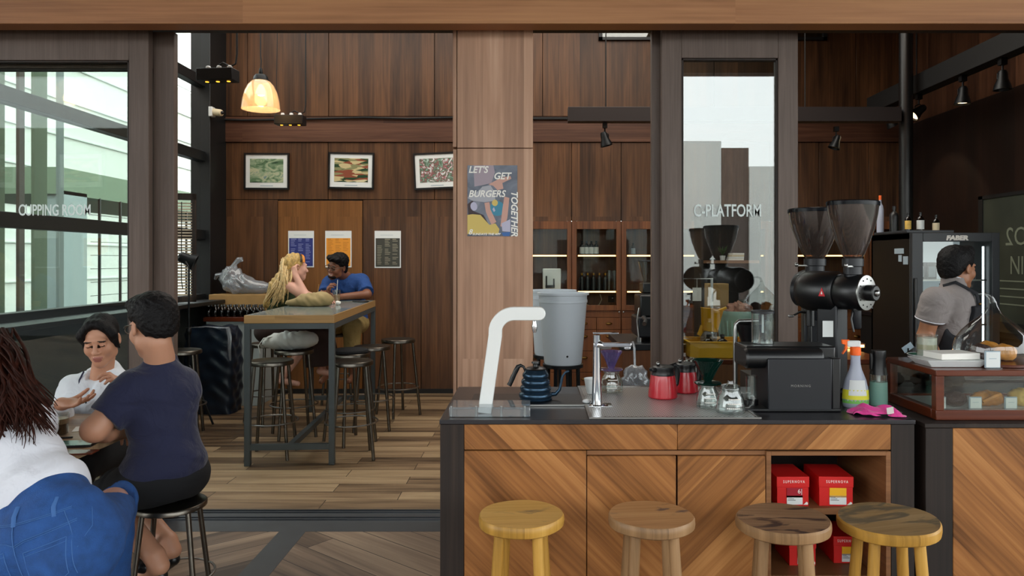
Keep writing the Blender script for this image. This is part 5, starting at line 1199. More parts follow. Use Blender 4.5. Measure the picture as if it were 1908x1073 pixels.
for k in range(14): a = k*2.4; b.tube([(0, 0, .04), (.02*math.cos(a), .02*math.sin(a), .07+.002*k), (.045*math.cos(a), .045*math.sin(a), .08+.004*k)], [.002, .006, .001], 5, flat=.4)
b.build('leaves', 'leaf_green', q)
# espresso corner
r = T('espresso_counter', 'dark counter block between the column opening and the lettered door', 'counter', (X(1205, 4.75), 4.75, 0))
xl = X(1160, 4.6)-X(1205, 4.75); xr_ = X(1256, 4.75)-X(1205, 4.75)
MB().box(xl, xr_, -.15, .5, .0, .86).build('base', 'cabinet_wood', r); MB().box(xl-.02, xr_, -.17, .5, .861, .90).build('top', 'charcoal', r, bevel=.003)
r = T('espresso_machine', 'black and steel espresso machine half hidden by the door post', 'coffee machine', (X(1212, 4.8), 4.82, .901))
MB().box(-.10, .14, -.15, .18, .03, .16).build('lower_body', 'charcoal', r, bevel=.01); MB().box(-.08, .14, -.10, .18, .16, .30).build('upper_body', 'black_plastic', r, bevel=.01)
for x in (-.06, .06): MB().tube([(x, -.12, .155), (x, -.2, .145), (x-.02, -.27, .13)], [.018, .012, .014], 10).build('portafilter', 'steel', r)
for x in (-.09, .12):
    MB().lathe([(.018, 0), (.018, .03)], (x, -.12, 0), 12).build('foot', 'steel', r)
MB().tube([(-.09, -.12, .22), (-.11, -.16, .14), (-.10, -.17, .03)], .005, 8).build('steam_wand', 'steel', r)
r = T('coffee_grinder', 'small black hopper grinder beside the espresso machine, cut by the door post', 'grinder', (X(1208, 5.15), 5.13, .901))
MB().box(-.06, .06, -.08, .08, 0, .06).box(-.045, .05, -.04, .08, .06, .30).box(-.055, .055, -.09, .08, .30, .37).build('body', 'black_plastic', r, bevel=.008)
MB().lathe([(.035, .37), (.075, .52), (.073, .52), (.033, .372)], n=28, cap=False).build('hopper', 'clear', r); MB().lathe([(.077, .52), (.077, .53), (1e-5, .532)], n=28).build('lid', 'black_plastic', r)
r = T('plastic_bag', 'grey plastic bag hanging on the dark counter end behind the chrome faucet', 'bag', (X(1182, 4.52), 4.50, .503)); blob('body', [((0, 0, .15), (.09, .055, .13))], 'plastic_bag', r, 15, .010, 20, 18); MB().tube([(0, .0, .27), (.0, .02, .38), (0, .09, .408), (0, .12, .402)], .008, 8).build('handle', 'plastic_bag', r)
# things in the back cabinets
def inbottle(label, px, z, h, rad, m, lb, group, cap='black_plastic', y=YB+.15): 
    r = sbottle(label, px, y, z, h, rad, m, lb, cap, group); return r
for i, px in enumerate((1084, 1093, 1102, 1111)): inbottle(['leftmost', 'second', 'third', 'rightmost'][i]+' of the four dark white-labelled bottles on the upper cabinet shelf', px, 1.491, .15, .026, 'black_plastic', 'paper', 'labelled bottles on the upper cabinet shelf')
inbottle('single small dark bottle on the upper shelf of the third cabinet', 1180, 1.491, .13, .024, 'black_plastic', 'screen_grey', 'labelled bottles on the upper cabinet shelf')
k = 0; proto = None
for j in range(2):
    for i in range(5):
        loc = (X(1084+i*11, YB+.12+.06*j), YB+.12+.07*j, 1.101)
        if not proto: proto = sbottle('', 1084, YB+.12, 1.101, .19, .030, 'black_plastic', None, 'gold_cap' if mat('gold_cap', 'c79236', .3, 1) else '', 'gold-capped dark bottles on the lower cabinet shelf'); q = proto
        else: q = dup(proto, loc)
        q['label'] = 'gold-capped dark bottle in the close-packed rows on the lower cabinet shelf'
for i, px in enumerate((1135, 1145)):
    r = T('glass_cylinder', 'tall clear glass cylinder beside the gold-capped bottles, '+('left' if not i else 'right')+' one', 'glass', (X(px, YB+.12), YB+.12, 1.101), 0, 'glass cylinders in the cabinet'); MB().lathe([(1e-5, 0), (.026, 0), (.026, .22), (.024, .22), (.024, .004), (1e-5, .004)], n=20, cap=False).build('body', 'clear', r)
r = T('coffee_dispenser', 'pale grey appliance with black tap in the leftmost wall cabinet', 'appliance', (X(1028, YB+.15), YB+.14, 1.101)); MB().box(-.10, .10, -.07, .08, 0, .24).build('body', 'white_plastic', r, bevel=.01); MB().box(-.07, .03, -.10, -.07, .03, .06).tube([(-.06, -.09, .05), (-.06, -.09, .16)], .008, 8).tube([(.02, -.09, .05), (.02, -.09, .13)], .008, 8).build('tap', 'black_plastic', r)
r = T('glass_jars', '', 'jar'); bpy.data.objects.remove(r)
r = T('wall_socket', 'black double socket at the back of the second wall cabinet', 'socket', (X(1139, YB+.27), YB+.272, Z(557, YB+.27))); MB().box(-.035, .035, -.008, .008, -.035, .035).mat(1).box(.005, .02, -.010, -.007, .005, .015).build('plate', ['black_plastic', 'white_plastic'], r, bevel=.002)
pts = [(X(px, YB+.2), YB+.2, Z(py, YB+.2)) for px, py in ((1118, 548), (1121, 558), (1116, 568), (1105, 572), (1095, 568), (1090, 565))]
tag(MB().tube(pts, .005, 8).build('power_cord', 'cream'), 'thin cream cord looping inside the second wall cabinet', 'cord')
# ------------------------------------------------------------ people: implicit surfaces meshed with surface nets
A3 = lambda v: np.array(v, dtype=np.float64)
def unit(v): v = A3(v); return v/np.linalg.norm(v)
class Sdf:
    def __init__(s): s.p = []
    def rc(s, a, b, ra, rb, k=.02, m=0, op='add', bias=0): s.p.append(('rc', A3(a), A3(b), ra, rb, k, m, op, bias)); return s
    def cc(s, a, b, ra, rb, k=.01, m=0, op='add', bias=0): s.p.append(('cc', A3(a), A3(b), ra, rb, k, m, op, bias)); return s
    def el(s, c, r, R=None, k=.02, m=0, op='add', bias=0): s.p.append(('el', A3(c), A3(r), np.eye(3) if R is None else np.array(R), 0, k, m, op, bias)); return s
    def chain(s, pts, rad, k=.02, m=0, op='add', bias=0):
        for i in range(len(pts)-1): s.rc(pts[i], pts[i+1], rad[i], rad[i+1], k, m, op, bias)
        return s
    @staticmethod
    def dist(pr, X_, Y_, Z_):
        t = pr[0]
        if t == 'el':
            c, r, R = pr[1], pr[2], pr[3]
            x, y, z = X_-c[0], Y_-c[1], Z_-c[2]
            lx = x*R[0, 0]+y*R[1, 0]+z*R[2, 0]; ly = x*R[0, 1]+y*R[1, 1]+z*R[2, 1]; lz = x*R[0, 2]+y*R[1, 2]+z*R[2, 2]
            k0 = np.sqrt((lx/r[0])**2+(ly/r[1])**2+(lz/r[2])**2)+1e-9
            k1 = np.sqrt((lx/r[0]**2)**2+(ly/r[1]**2)**2+(lz/r[2]**2)**2)+1e-9
            return k0*(k0-1)/k1
        a, b, ra, rb = pr[1:5]; ba = b-a; L2 = ba @ ba
        px, py, pz = X_-a[0], Y_-a[1], Z_-a[2]
        h = (px*ba[0]+py*ba[1]+pz*ba[2])/L2
        if t == 'rc':
            hc = np.clip(h, 0, 1); return np.sqrt((px-hc*ba[0])**2+(py-hc*ba[1])**2+(pz-hc*ba[2])**2)-(ra+(rb-ra)*hc)
        hc = h; rad = np.sqrt(np.maximum((px-h*ba[0])**2+(py-h*ba[1])**2+(pz-h*ba[2])**2, 0))-(ra+(rb-ra)*np.clip(h, 0, 1))
        L = math.sqrt(L2); ax = np.maximum(-h*L, (h-1)*L)
        return np.minimum(np.maximum(rad, ax), 0)+np.sqrt(np.maximum(rad, 0)**2+np.maximum(ax, 0)**2)
    @staticmethod
    def bb(pr):
        if pr[0] == 'el': r = max(pr[2]); return pr[1]-r, pr[1]+r
        r = max(pr[3], pr[4]); return np.minimum(pr[1], pr[2])-r, np.maximum(pr[1], pr[2])+r
    def mesh(s, name, mats, parent, res=.006, fold=None, loc=(0, 0, 0), lo=None, hi=None):
        adds = [q for q in s.p if q[7] == 'add']
        mn = np.min([s.bb(q)[0] for q in adds], 0)-.03; mx = np.max([s.bb(q)[1] for q in adds], 0)+.03
        if lo is not None: mn = np.maximum(mn, lo)
        if hi is not None: mx = np.minimum(mx, hi)
        n = np.ceil((mx-mn)/res).astype(int)+1
        Fv = np.full(n, .2, dtype=np.float32)
        ax = [mn[i]+res*np.arange(n[i]) for i in range(3)]
        for q in s.p:
            k = q[5]; b0, b1 = s.bb(q); mg = k+4*res+.01
            i0 = np.clip(np.floor((b0-mg-mn)/res).astype(int), 0, n); i1 = np.clip(np.ceil((b1+mg-mn)/res).astype(int)+1, 0, n)
            if np.any(i1 <= i0): continue
            sl = tuple(slice(i0[i], i1[i]) for i in range(3))
            d = s.dist(q, ax[0][sl[0]][:, None, None], ax[1][sl[1]][None, :, None], ax[2][sl[2]][None, None, :])
            f = Fv[sl]
            if q[7] == 'add':
                h = np.maximum(k-np.abs(f-d), 0)/k; Fv[sl] = np.minimum(f, d)-h*h*k*.25
            else:
                d = -d; h = np.maximum(k-np.abs(f-d), 0)/k; Fv[sl] = np.maximum(f, d)+h*h*k*.25
        if fold is not None:
            Fv = Fv+fold(ax[0][:, None, None], ax[1][None, :, None], ax[2][None, None, :]).astype(np.float32)
        S_ = Fv < 0
        c = S_[:-1, :-1, :-1].astype(np.int8)
        cnt = np.zeros(np.array(n)-1, dtype=np.int8)
        for i in (0, 1):
            for j in (0, 1):
                for k in (0, 1): cnt += S_[i:n[0]-1+i, j:n[1]-1+j, k:n[2]-1+k]
        mixed = (cnt > 0) & (cnt < 8); ii = np.argwhere(mixed)
        idx = np.full(mixed.shape, -1, dtype=np.int64); idx[mixed] = np.arange(len(ii))
        acc = np.zeros((len(ii), 3)); num = np.zeros(len(ii))
        off = [np.array(o) for o in np.ndindex(2, 2, 2)]
        for a in off:
            for d_ in range(3):
                if a[d_]: continue
                b = a.copy(); b[d_] = 1
                fa = Fv[tuple((ii+a).T)]; fb = Fv[tuple((ii+b).T)]
                cr_ = (fa < 0) != (fb < 0); t = np.where(cr_, fa/(fa-fb+1e-12), 0)
                p_ = np.tile(a.astype(float), (len(ii), 1)); p_[:, d_] += t
                acc += p_*cr_[:, None]; num += cr_
        V = mn+res*(ii+acc/num[:, None])
        faces = []
        for d_ in range(3):
            e_ = [1, 1, 1]; e_[d_] = 0
            sa = [slice(1, n[q]-1) if q != d_ else slice(0, n[q]-1) for q in range(3)]
            sb = list(sa); sb[d_] = slice(1, n[d_])
            A_, B_ = S_[tuple(sa)], S_[tuple(sb)]
            w_ = np.argwhere(A_ != B_)
            if not len(w_): continue
            fl = A_[tuple(w_.T)]
            base = w_+np.array([0 if q == d_ else 1 for q in range(3)])
            u_, v_ = (d_+1) % 3, (d_+2) % 3
            q4 = []
            for (du, dv) in ((0, 0), (-1, 0), (-1, -1), (0, -1)):
                c_ = base.copy(); c_[:, u_] += du; c_[:, v_] += dv; q4.append(idx[tuple(c_.T)])
            q4 = np.stack(q4, 1); q4[~fl] = q4[~fl][:, ::-1]
            faces.append(q4)
        Fc = np.concatenate(faces); Fc = Fc[(Fc >= 0).all(1)]
        best = np.full(len(V), 1e9); mi = np.zeros(len(V), dtype=int)
        if len(mats) > 1:
            for q in s.p:
                if q[7] != 'add': continue
                d = s.dist(q, V[:, 0], V[:, 1], V[:, 2])-q[8]
                m_ = d < best; best[m_] = d[m_]; mi[m_] = q[6]
        me = bpy.data.meshes.new(name); V = V-A3(loc)
        me.vertices.add(len(V)); me.vertices.foreach_set('co', V.ravel())
        me.loops.add(Fc.size); me.loops.foreach_set('vertex_index', Fc.ravel())
        me.polygons.add(len(Fc)); me.polygons.foreach_set('loop_start', np.arange(len(Fc))*4); me.polygons.foreach_set('loop_total', np.full(len(Fc), 4))
        for x in mats: me.materials.append(M[x])
        me.polygons.foreach_set('material_index', mi[Fc[:, 0]].astype(np.int32)); me.polygons.foreach_set('use_smooth', np.ones(len(Fc), bool))
        me.update(); me.validate()
        o = bpy.data.objects.new(name, me); COL.objects.link(o)
        if parent: o.parent = parent
        return o
def frame(yaw, pitch=0, roll=0):
    return np.array(Matrix.Rotation(math.radians(yaw), 3, 'Z') @ Matrix.Rotation(math.radians(pitch), 3, 'X') @ Matrix.Rotation(math.radians(roll), 3, 'Y'))
def folds(amp, sx, sy, sz, seed=0, dirs=1.):
    def f(x, y, z):
        p = seed*1.7
        w1 = 1-2*np.abs(np.sin(.5*(z*sz+2.2*np.sin(x*sx*.5+p)+1.3*np.sin(y*sy*.6+p*2)+x*sx*.6*dirs)))
        w2 = np.sin(x*sx+y*sy*.8+1.6*np.sin(z*sz*.4+p*3)+p)
        w3 = np.sin(z*sz*2.3+x*sx*1.9+y*sy*1.3+p*5)
        return amp*(.55*w1*np.abs(w1)+.5*w2*np.sin(z*sz*.35+p)+.15*w3)
    return f
def head(B, c, R, s=1., face=True, smile=False, brow=3, lip=1, eye=2, closed=True):
    """materials: 0 skin, 1 lips, 2 eye, 3 brow, 4 teeth"""
    P_ = lambda x, y, z: A3(c)+R @ (A3((x, y, z))*s)
    E = lambda p_, r, k=.02, m=0, op='add', bias=0, R2=None: B.el(P_(*p_), A3(r)*s, R if R2 is None else R @ R2, k, m, op, bias)
    E((0, .018, .032), (.074, .092, .086), .02); E((0, -.02, -.035), (.060, .066, .078), .03)
    B.rc(P_(-.042, -.005, -.070), P_(0, -.062, -.098), .022*s, .019*s, .03); B.rc(P_(.042, -.005, -.070), P_(0, -.062, -.098), .022*s, .019*s, .03)
    E((0, -.066, -.095), (.022, .017, .017), .02)
    if face:
        E((-.036, -.060, -.030), (.024, .022, .026), .025); E((.036, -.060, -.030), (.024, .022, .026), .025)
        E((0, -.076, .022), (.050, .012, .012), .02)
        for sg in (-1, 1): E((sg*.031, -.096, .000), (.017, .014, .011), .012, op='sub')
        for sg in (-1, 1):
            E((sg*.031, -.0765, .000), (.0150, .0125, .0115), .006)
            E((sg*.031, -.0860, -.0020), (.0125, .0042, .0026 if closed else .0045), .002, 2, bias=.0012)
            E((sg*.033, -.0835, .0215), (.0185, .005, .0032), .004, 3, bias=.0012, R2=np.array(Ry(sg*.12)))
        B.rc(P_(0, -.082, .010), P_(0, -.106, -.030), .0065*s, .0105*s, .012)
        for sg in (-1, 1): E((sg*.0115, -.094, -.035), (.0085, .0095, .0070), .008)
        E((0, -.081, -.066), (.027, .011, .016), .012)
        if smile:
            E((0, -.0905, -.066), (.024, .005, .0065), .003, 4, bias=.0012); E((0, -.091, -.0575), (.027, .005, .003), .003, 1, bias=.001); E((0, -.090, -.0755), (.024, .005, .0035), .003, 1, bias=.001)
        else:
            E((0, -.0915, -.0615), (.0215, .0058, .0042), .004, 1, bias=.0012); E((0, -.0900, -.0705), (.0185, .0062, .0050), .004, 1, bias=.0012)
            E((0, -.0985, -.0660), (.019, .004, .0010), .001, op='sub')
    for sg in (-1, 1):
        E((sg*.077, .012, -.008), (.0085, .018, .030), .006); E((sg*.083, .006, -.006), (.006, .009, .016), .004, op='sub')
def hand(B, w, d, n, side, curl=(.4, .4, .4, .4), thumb=.5, s=1., m=0, spread=.07):
    """w wrist, d direction of the palm, n direction the palm faces, side +1/-1 where the thumb leaves"""
    w = A3(w); d = unit(d); n = A3(n)-d*(A3(n) @ d); n = unit(n); a = np.cross(d, n)*side
    R = np.stack([a, d, n], 1)
    B.el(w+d*.048*s, (.040*s, .052*s, .0155*s), R, .012, m); B.rc(w-d*.01*s, w+d*.03*s, .025*s, .024*s, .015, m)
    for i in range(4):
        o = (.028-.0185*i); q = w+d*(.086-.004*abs(i-1))*s+a*o*s; dd = unit(d+a*spread*(1.5-i)); an = 0
        for j, L in enumerate(((.040, .026, .021), (.044, .029, .022), (.041, .027, .021), (.032, .021, .018))[i]):
            an += curl[i]*(1.0, 1.15, .8)[j]; v = dd*math.cos(an)+n*math.sin(an); q2 = q+v*L*s
            B.rc(q, q2, (.0094, .0085, .0078)[j]*s, (.0085, .0078, .0068)[j]*s, .004 if j else .008, m); q = q2
    q = w+d*.022*s+a*.026*s; v = unit(d*.75+a*.75+n*.25)
    B.rc(q, q+v*.040*s, .0135*s, .0105*s, .012, m); q = q+v*.040*s
    v = unit(v*math.cos(thumb)+(d*.5+n*.7-a*.2)*math.sin(thumb)); B.rc(q, q+v*.030*s, .0102*s, .0092*s, .004, m); q = q+v*.030*s
    v = unit(v+n*.3*thumb+d*.2); B.rc(q, q+v*.024*s, .009*s, .0075*s, .003, m)
def torso(B, pel, nk, R, s=1., inf=0., m=0, waist=1., k=.05):
    pel, nk = A3(pel), A3(nk); up = unit(nk-pel); L = np.linalg.norm(nk-pel)
    x = unit(R[:, 0]-up*(R[:, 0] @ up)); Rt = np.stack([x, np.cross(up, x), up], 1)
    B.el(nk-up*L*.30, ((.160*s+inf), .108*s+inf, L*.30+inf), Rt, k, m)
    B.el(nk-up*L*.62, ((.140*s*waist+inf), .105*s*waist+inf, L*.30), Rt, k, m)
    B.el(pel+up*L*.06, ((.165*s+inf), .125*s+inf, .12*s+inf), Rt, k, m)
    return up, Rt
def seg(a, b, t): return A3(a)+(A3(b)-A3(a))*t
def person(label, base):
    return T('person', label, 'person', base)
def rel(r, o):
    o.location = tuple(-Vector(r.location)); return o
def W(px, py, d): return A3((X(px, d), d, Z(py, d)))

# --- man in the navy T-shirt, seated on a steel stool with his back to the viewer
def navy_man():
    st = dup(ms, (X(319, 2.90), 2.90, -.244), .2, 'low steel stool under the man in the navy T-shirt'); st.scale = (.86, .86, 1)
    st.location = (X(319, 2.90), 2.90, 0); st.scale = (.86, .86, .66)
    r = person('person in a navy T-shirt and glasses seated with back turned, left elbow on the table', (X(316, 2.9), 2.9, .47))
    pel = W(307, 918, 2.9); pel[2] = .585; nk = W(300, 672, 2.92); hc = W(283, 607, 2.90)
    RT = frame(-128); RH = frame(-127, 12, 0)
    shl, shr = W(247, 722, 2.84), W(338, 716, 3.00)
    ell, wrl = W(176, 800, 2.74), W(236, 803, 3.02)
    elr, wrr = W(285, 800, 3.26), W(215, 800, 3.20)
    hl, hr = pel+RT @ A3((.09, -.02, -.03)), pel+RT @ A3((-.09, -.02, -.03))
    knl, knr = W(196, 935, 2.93), W(215, 912, 3.22)
    anl, anr = W(288, 1036, 2.82), W(312, 1008, 3.02)
    B = Sdf(); torso(B, pel, nk, RT, .86, -.012); head(B, hc, RH)
    B.rc(nk+A3((0, 0, -.03)), hc+RH @ A3((0, .03, -.07)), .060, .052, .02)
    for a, b, c in ((shl, ell, wrl), (shr, elr, wrr)): B.rc(a, b, .052, .045, .03); B.rc(b, seg(b, c, .35), .046, .045, .02); B.rc(seg(b, c, .35), c, .045, .030, .02)
    hand(B, wrl, unit(wrr-wrl)+A3((.2, .3, 0)), (0, 0, -1), 1, (.5,)*4); hand(B, wrr, unit((-.7, -.5, 0)), (0, 0, -1), -1, (.3,)*4)
    for a, b, c in ((hl, knl, anl), (hr, knr, anr)):
        B.rc(a, b, .08, .056, .03); B.rc(b, seg(b, c, .3), .053, .056, .03); B.rc(seg(b, c, .3), c, .056, .037, .02)
    for an, dx in ((anl, (-.55, .35)), (anr, (-.6, .3))):
        f = unit((dx[0], dx[1], -.35)); hp = an+A3((.025, -.01, -.035)); B.rc(hp, an, .032, .034, .02); B.rc(hp, hp+f*.13, .030, .030, .02); B.rc(hp+f*.13, hp+f*.19, .028, .016, .02)
    rel(r, B.mesh('body', ['skin', 'lips', 'eye_dark', 'brow'], r, .005))
    C = Sdf(); up, Rt = torso(C, pel, nk-A3((0, 0, .03)), RT, .88, .008, waist=1.0)
    C.el(pel+A3((0, 0, .03)), (.150, .140, .12), Rt, .04)
    C.rc(shl, shr, .050, .050, .06); C.rc(nk-A3((0, 0, .05)), shl, .05, .045, .05); C.rc(nk-A3((0, 0, .05)), shr, .05, .045, .05); C.cc(nk-A3((0, 0, .06)), nk+A3((-.002, -.0, .022)), .080, .058, .03)
    C.rc(shl, seg(shl, ell, .35), .060, .064, .04); C.cc(seg(shl, ell, .2), seg(shl, ell, .74), .064, .070, .02); C.rc(shr, seg(shr, elr, .3), .058, .060, .04); C.cc(seg(shr, elr, .2), seg(shr, elr, .7), .060, .066, .02)
    rel(r, C.mesh('t_shirt', ['navy_cotton'], r, .006, folds(.0085, 16, 14, 34, 2)))
    D = Sdf(); D.el(pel+A3((0, 0, -.02)), (.160, .145, .105), Rt, .03)
    for a, b in ((hl, knl), (hr, knr)): D.rc(a, seg(a, b, .9), .096, .086, .04); D.cc(seg(a, b, .5), seg(a, b, .98), .094, .088, .02)
    rel(r, D.mesh('shorts', ['black_cotton'], r, .007, folds(.004, 20, 20, 20, 4)))
    H = Sdf(); Pp = lambda x, y, z: hc+RH @ A3((x, y, z))
    H.el(Pp(0, .026, .052), (.088, .098, .084), RH, .02); H.el(Pp(0, .065, .0), (.074, .058, .075), RH, .03); H.el(Pp(0, -.045, .095), (.07, .055, .04), RH, .03)
    H.el(Pp(0, -.095, -.02), (.10, .085, .085), RH, .015, op='sub'); H.el(Pp(0, .0, -.085), (.12, .10, .055), RH, .01, op='sub')
    for sg in (-1, 1): H.el(Pp(sg*.09, -.0, -.02), (.03, .034, .05), RH, .01, op='sub')
    rel(r, H.mesh('hair', ['dark_hair'], r, .004, lambda x, y, z: .0032*np.sin(x*150+3*np.sin(z*60))*np.sin(y*140)*np.sin(z*160)))
    g_ = MB()
    g_.tube([Pp(.079, .01, .008), Pp(.080, -.05, .012), Pp(.068, -.088, .010)], .0022, 6); g_.tube([Pp(-.079, .01, .008), Pp(-.080, -.05, .012), Pp(-.068, -.088, .010)], .0022, 6)
    for sg in (-1, 1): g_.tube([Pp(sg*.034+.026*math.cos(t), -.100, .002+.019*math.sin(t)) for t in [2*PI*k/16 for k in range(17)]], .0018, 6)
    g_.tube([Pp(-.009, -.102, .006), Pp(.009, -.102, .006)], .0018, 6); rel(r, g_.build('glasses', 'brushed_steel', r))
    for an, dx in ((anl, (-.55, .35)), (anr, (-.6, .3))):
        f = unit((dx[0], dx[1], -.35)); hp = an+A3((.03, -.01, -.072)); Sx = Sdf(); Sx.rc(hp, hp+f*.10, .026, .036, .02); Sx.rc(hp+f*.10, hp+f*.2, .036, .028, .02); Sx.el(an+A3((-.045, .03, -.045)), (.05, .05, .03), None, .01)
        rel(r, Sx.mesh('sandal', ['black_plastic'], r, .006))
navy_man()

# --- woman in the white shell top behind the table
def white_woman():
    r = person('person in a white zip-neck top sitting behind the table, both hands raised mid-gesture', (X(187, 3.52), 3.52, .47))
    s_ = .95
    pel = A3((X(185, 3.56), 3.58, .54)); nk = W(188, 702, 3.5); hc = W(188, 632, 3.42)
    RT = frame(6); RH = frame(14, 17, -4)
    shr, shl = W(138, 728, 3.5), W(236, 728, 3.46)           # image left is her right
    elr, wrr = W(108, 800, 3.36), W(116, 752, 3.24); ell, wll = W(254, 800, 3.36), W(226, 736, 3.30)
    B = Sdf(); torso(B, pel, nk, RT, .9, -.01); head(B, hc, RH, s_)
    B.rc(nk+A3((0, 0, -.02)), hc+RH @ A3((0, .025, -.07)), .050, .046, .02)
    for a, b, c in ((shr, elr, wrr), (shl, ell, wll)): B.rc(a, b, .042, .036, .03); B.rc(b, c, .037, .026, .02)
    hand(B, wrr, (.92, -.1, .06), (.05, -.3, 1), -1, (.32, .22, .28, .35), .5, .92)
    hand(B, wll, (-.10, -.25, 1), (-.75, -.6, -.1), -1, (.62, .68, .72, .75), .7, .92)
    for sg in (-1, 1):
        hp = pel+A3((sg*.085, -.02, -.02)); kn = pel+A3((sg*.10, -.36, -.05)); an = A3((kn[0], kn[1]+.02, .09))
        B.rc(hp, kn, .075, .052, .03); B.rc(kn, an, .052, .034, .02); B.rc(an+A3((0, .02, -.05)), an+A3((0, -.13, -.06)), .032, .024, .02)
    rel(r, B.mesh('body', ['skin', 'lips', 'eye_dark', 'brow'], r, .0042))
    C = Sdf(); up, Rt = torso(C, pel, nk, RT, .95, .020, waist=1.1)
    C.rc(shl, shr, .054, .054, .06)
    for a, b, c in ((shr, elr, wrr), (shl, ell, wll)): C.rc(a, b, .060, .056, .04); C.rc(b, seg(b, c, .6), .056, .046, .03); C.cc(seg(b, c, .5), seg(b, c, .94), .047, .038, .02)
    cl = nk+A3((0, -.018, .0))
    C.cc(nk+A3((0, .012, -.04)), nk+A3((0, .004, .040)), .078, .070, .02)
    C.rc(nk+A3((-.075, .02, .0)), nk+A3((.075, .02, .0)), .028, .028, .03)
    C.cc(nk+A3((0, -.035, .000)), nk+A3((0, -.045, .09)), .040, .072, .01, op='sub'); C.rc(nk+A3((0, -.11, -.075)), nk+A3((0, -.07, .05)), .006, .045, .008, op='sub')
    C.rc(nk+A3((-.085, .045, -.01)), nk+A3((.0, .075, .03)), .030, .034, .03); C.rc(nk+A3((.085, .045, -.01)), nk+A3((.0, .075, .03)), .030, .034, .03)
    rel(r, C.mesh('zip_top', ['white_shell'], r, .005, folds(.008, 26, 20, 22, 6)))
    D = Sdf(); D.el(pel, (.17, .14, .10), None, .03)
    for sg in (-1, 1): D.rc(pel+A3((sg*.085, -.02, -.02)), pel+A3((sg*.10, -.36, -.05)), .09, .066, .03); D.rc(pel+A3((sg*.10, -.36, -.05)), A3((pel[0]+sg*.10, pel[1]-.34, .14)), .066, .05, .03)
    rel(r, D.mesh('trousers', ['black_cotton'], r, .008))
    Pp = lambda x, y, z: hc+RH @ (A3((x, y, z))*s_)
    H = Sdf(); H.el(Pp(0, .022, .040), A3((.080, .098, .087))*s_, RH, .02); H.el(Pp(0, .085, -.01), (.05, .045, .05), RH, .03)
    for sg in (-1, 1): H.rc(Pp(sg*.020, -.052, .094), Pp(sg*.066, -.040, .040), .022, .020, .03); H.rc(Pp(sg*.064, -.040, .040), Pp(sg*.074, -.004, -.050), .015, .009, .03)
    H.el(Pp(0, -.098, .002), A3((.066, .075, .084))*s_, RH, .012, op='sub'); H.el(Pp(0, .02, -.10), (.10, .08, .06), RH, .02, op='sub')
    H.rc(Pp(.0, -.095, .12), Pp(0, -.075, .08), .012, .004, .01, op='sub')
    rel(r, H.mesh('hair', ['dark_hair'], r, .004, lambda x, y, z: .0009*np.sin(x*260+4*np.sin(z*40)+y*90)))
    m_ = MB().tube([nk+A3((-.052, -.088, -.045)), nk+A3((-.066, -.06, -.005)), nk+A3((-.064, -.03, .03))], .004, 6); rel(r, m_.build('drawcord', 'navy_cotton', r))
    m_ = MB().box(-.003, .003, -.002, .002, -.02, 0); o = m_.build('zip_pull', 'charcoal', r); o.location = Vector(nk+A3((0, -.118, -.085)))-Vector(r.location)
    m_ = MB().tube([nk+A3((.105, -.082, -.020)), nk+A3((.135, -.072, .002))], .006, 8, flat=.5); rel(r, m_.build('shoulder_tab', 'charcoal', r))
white_woman()

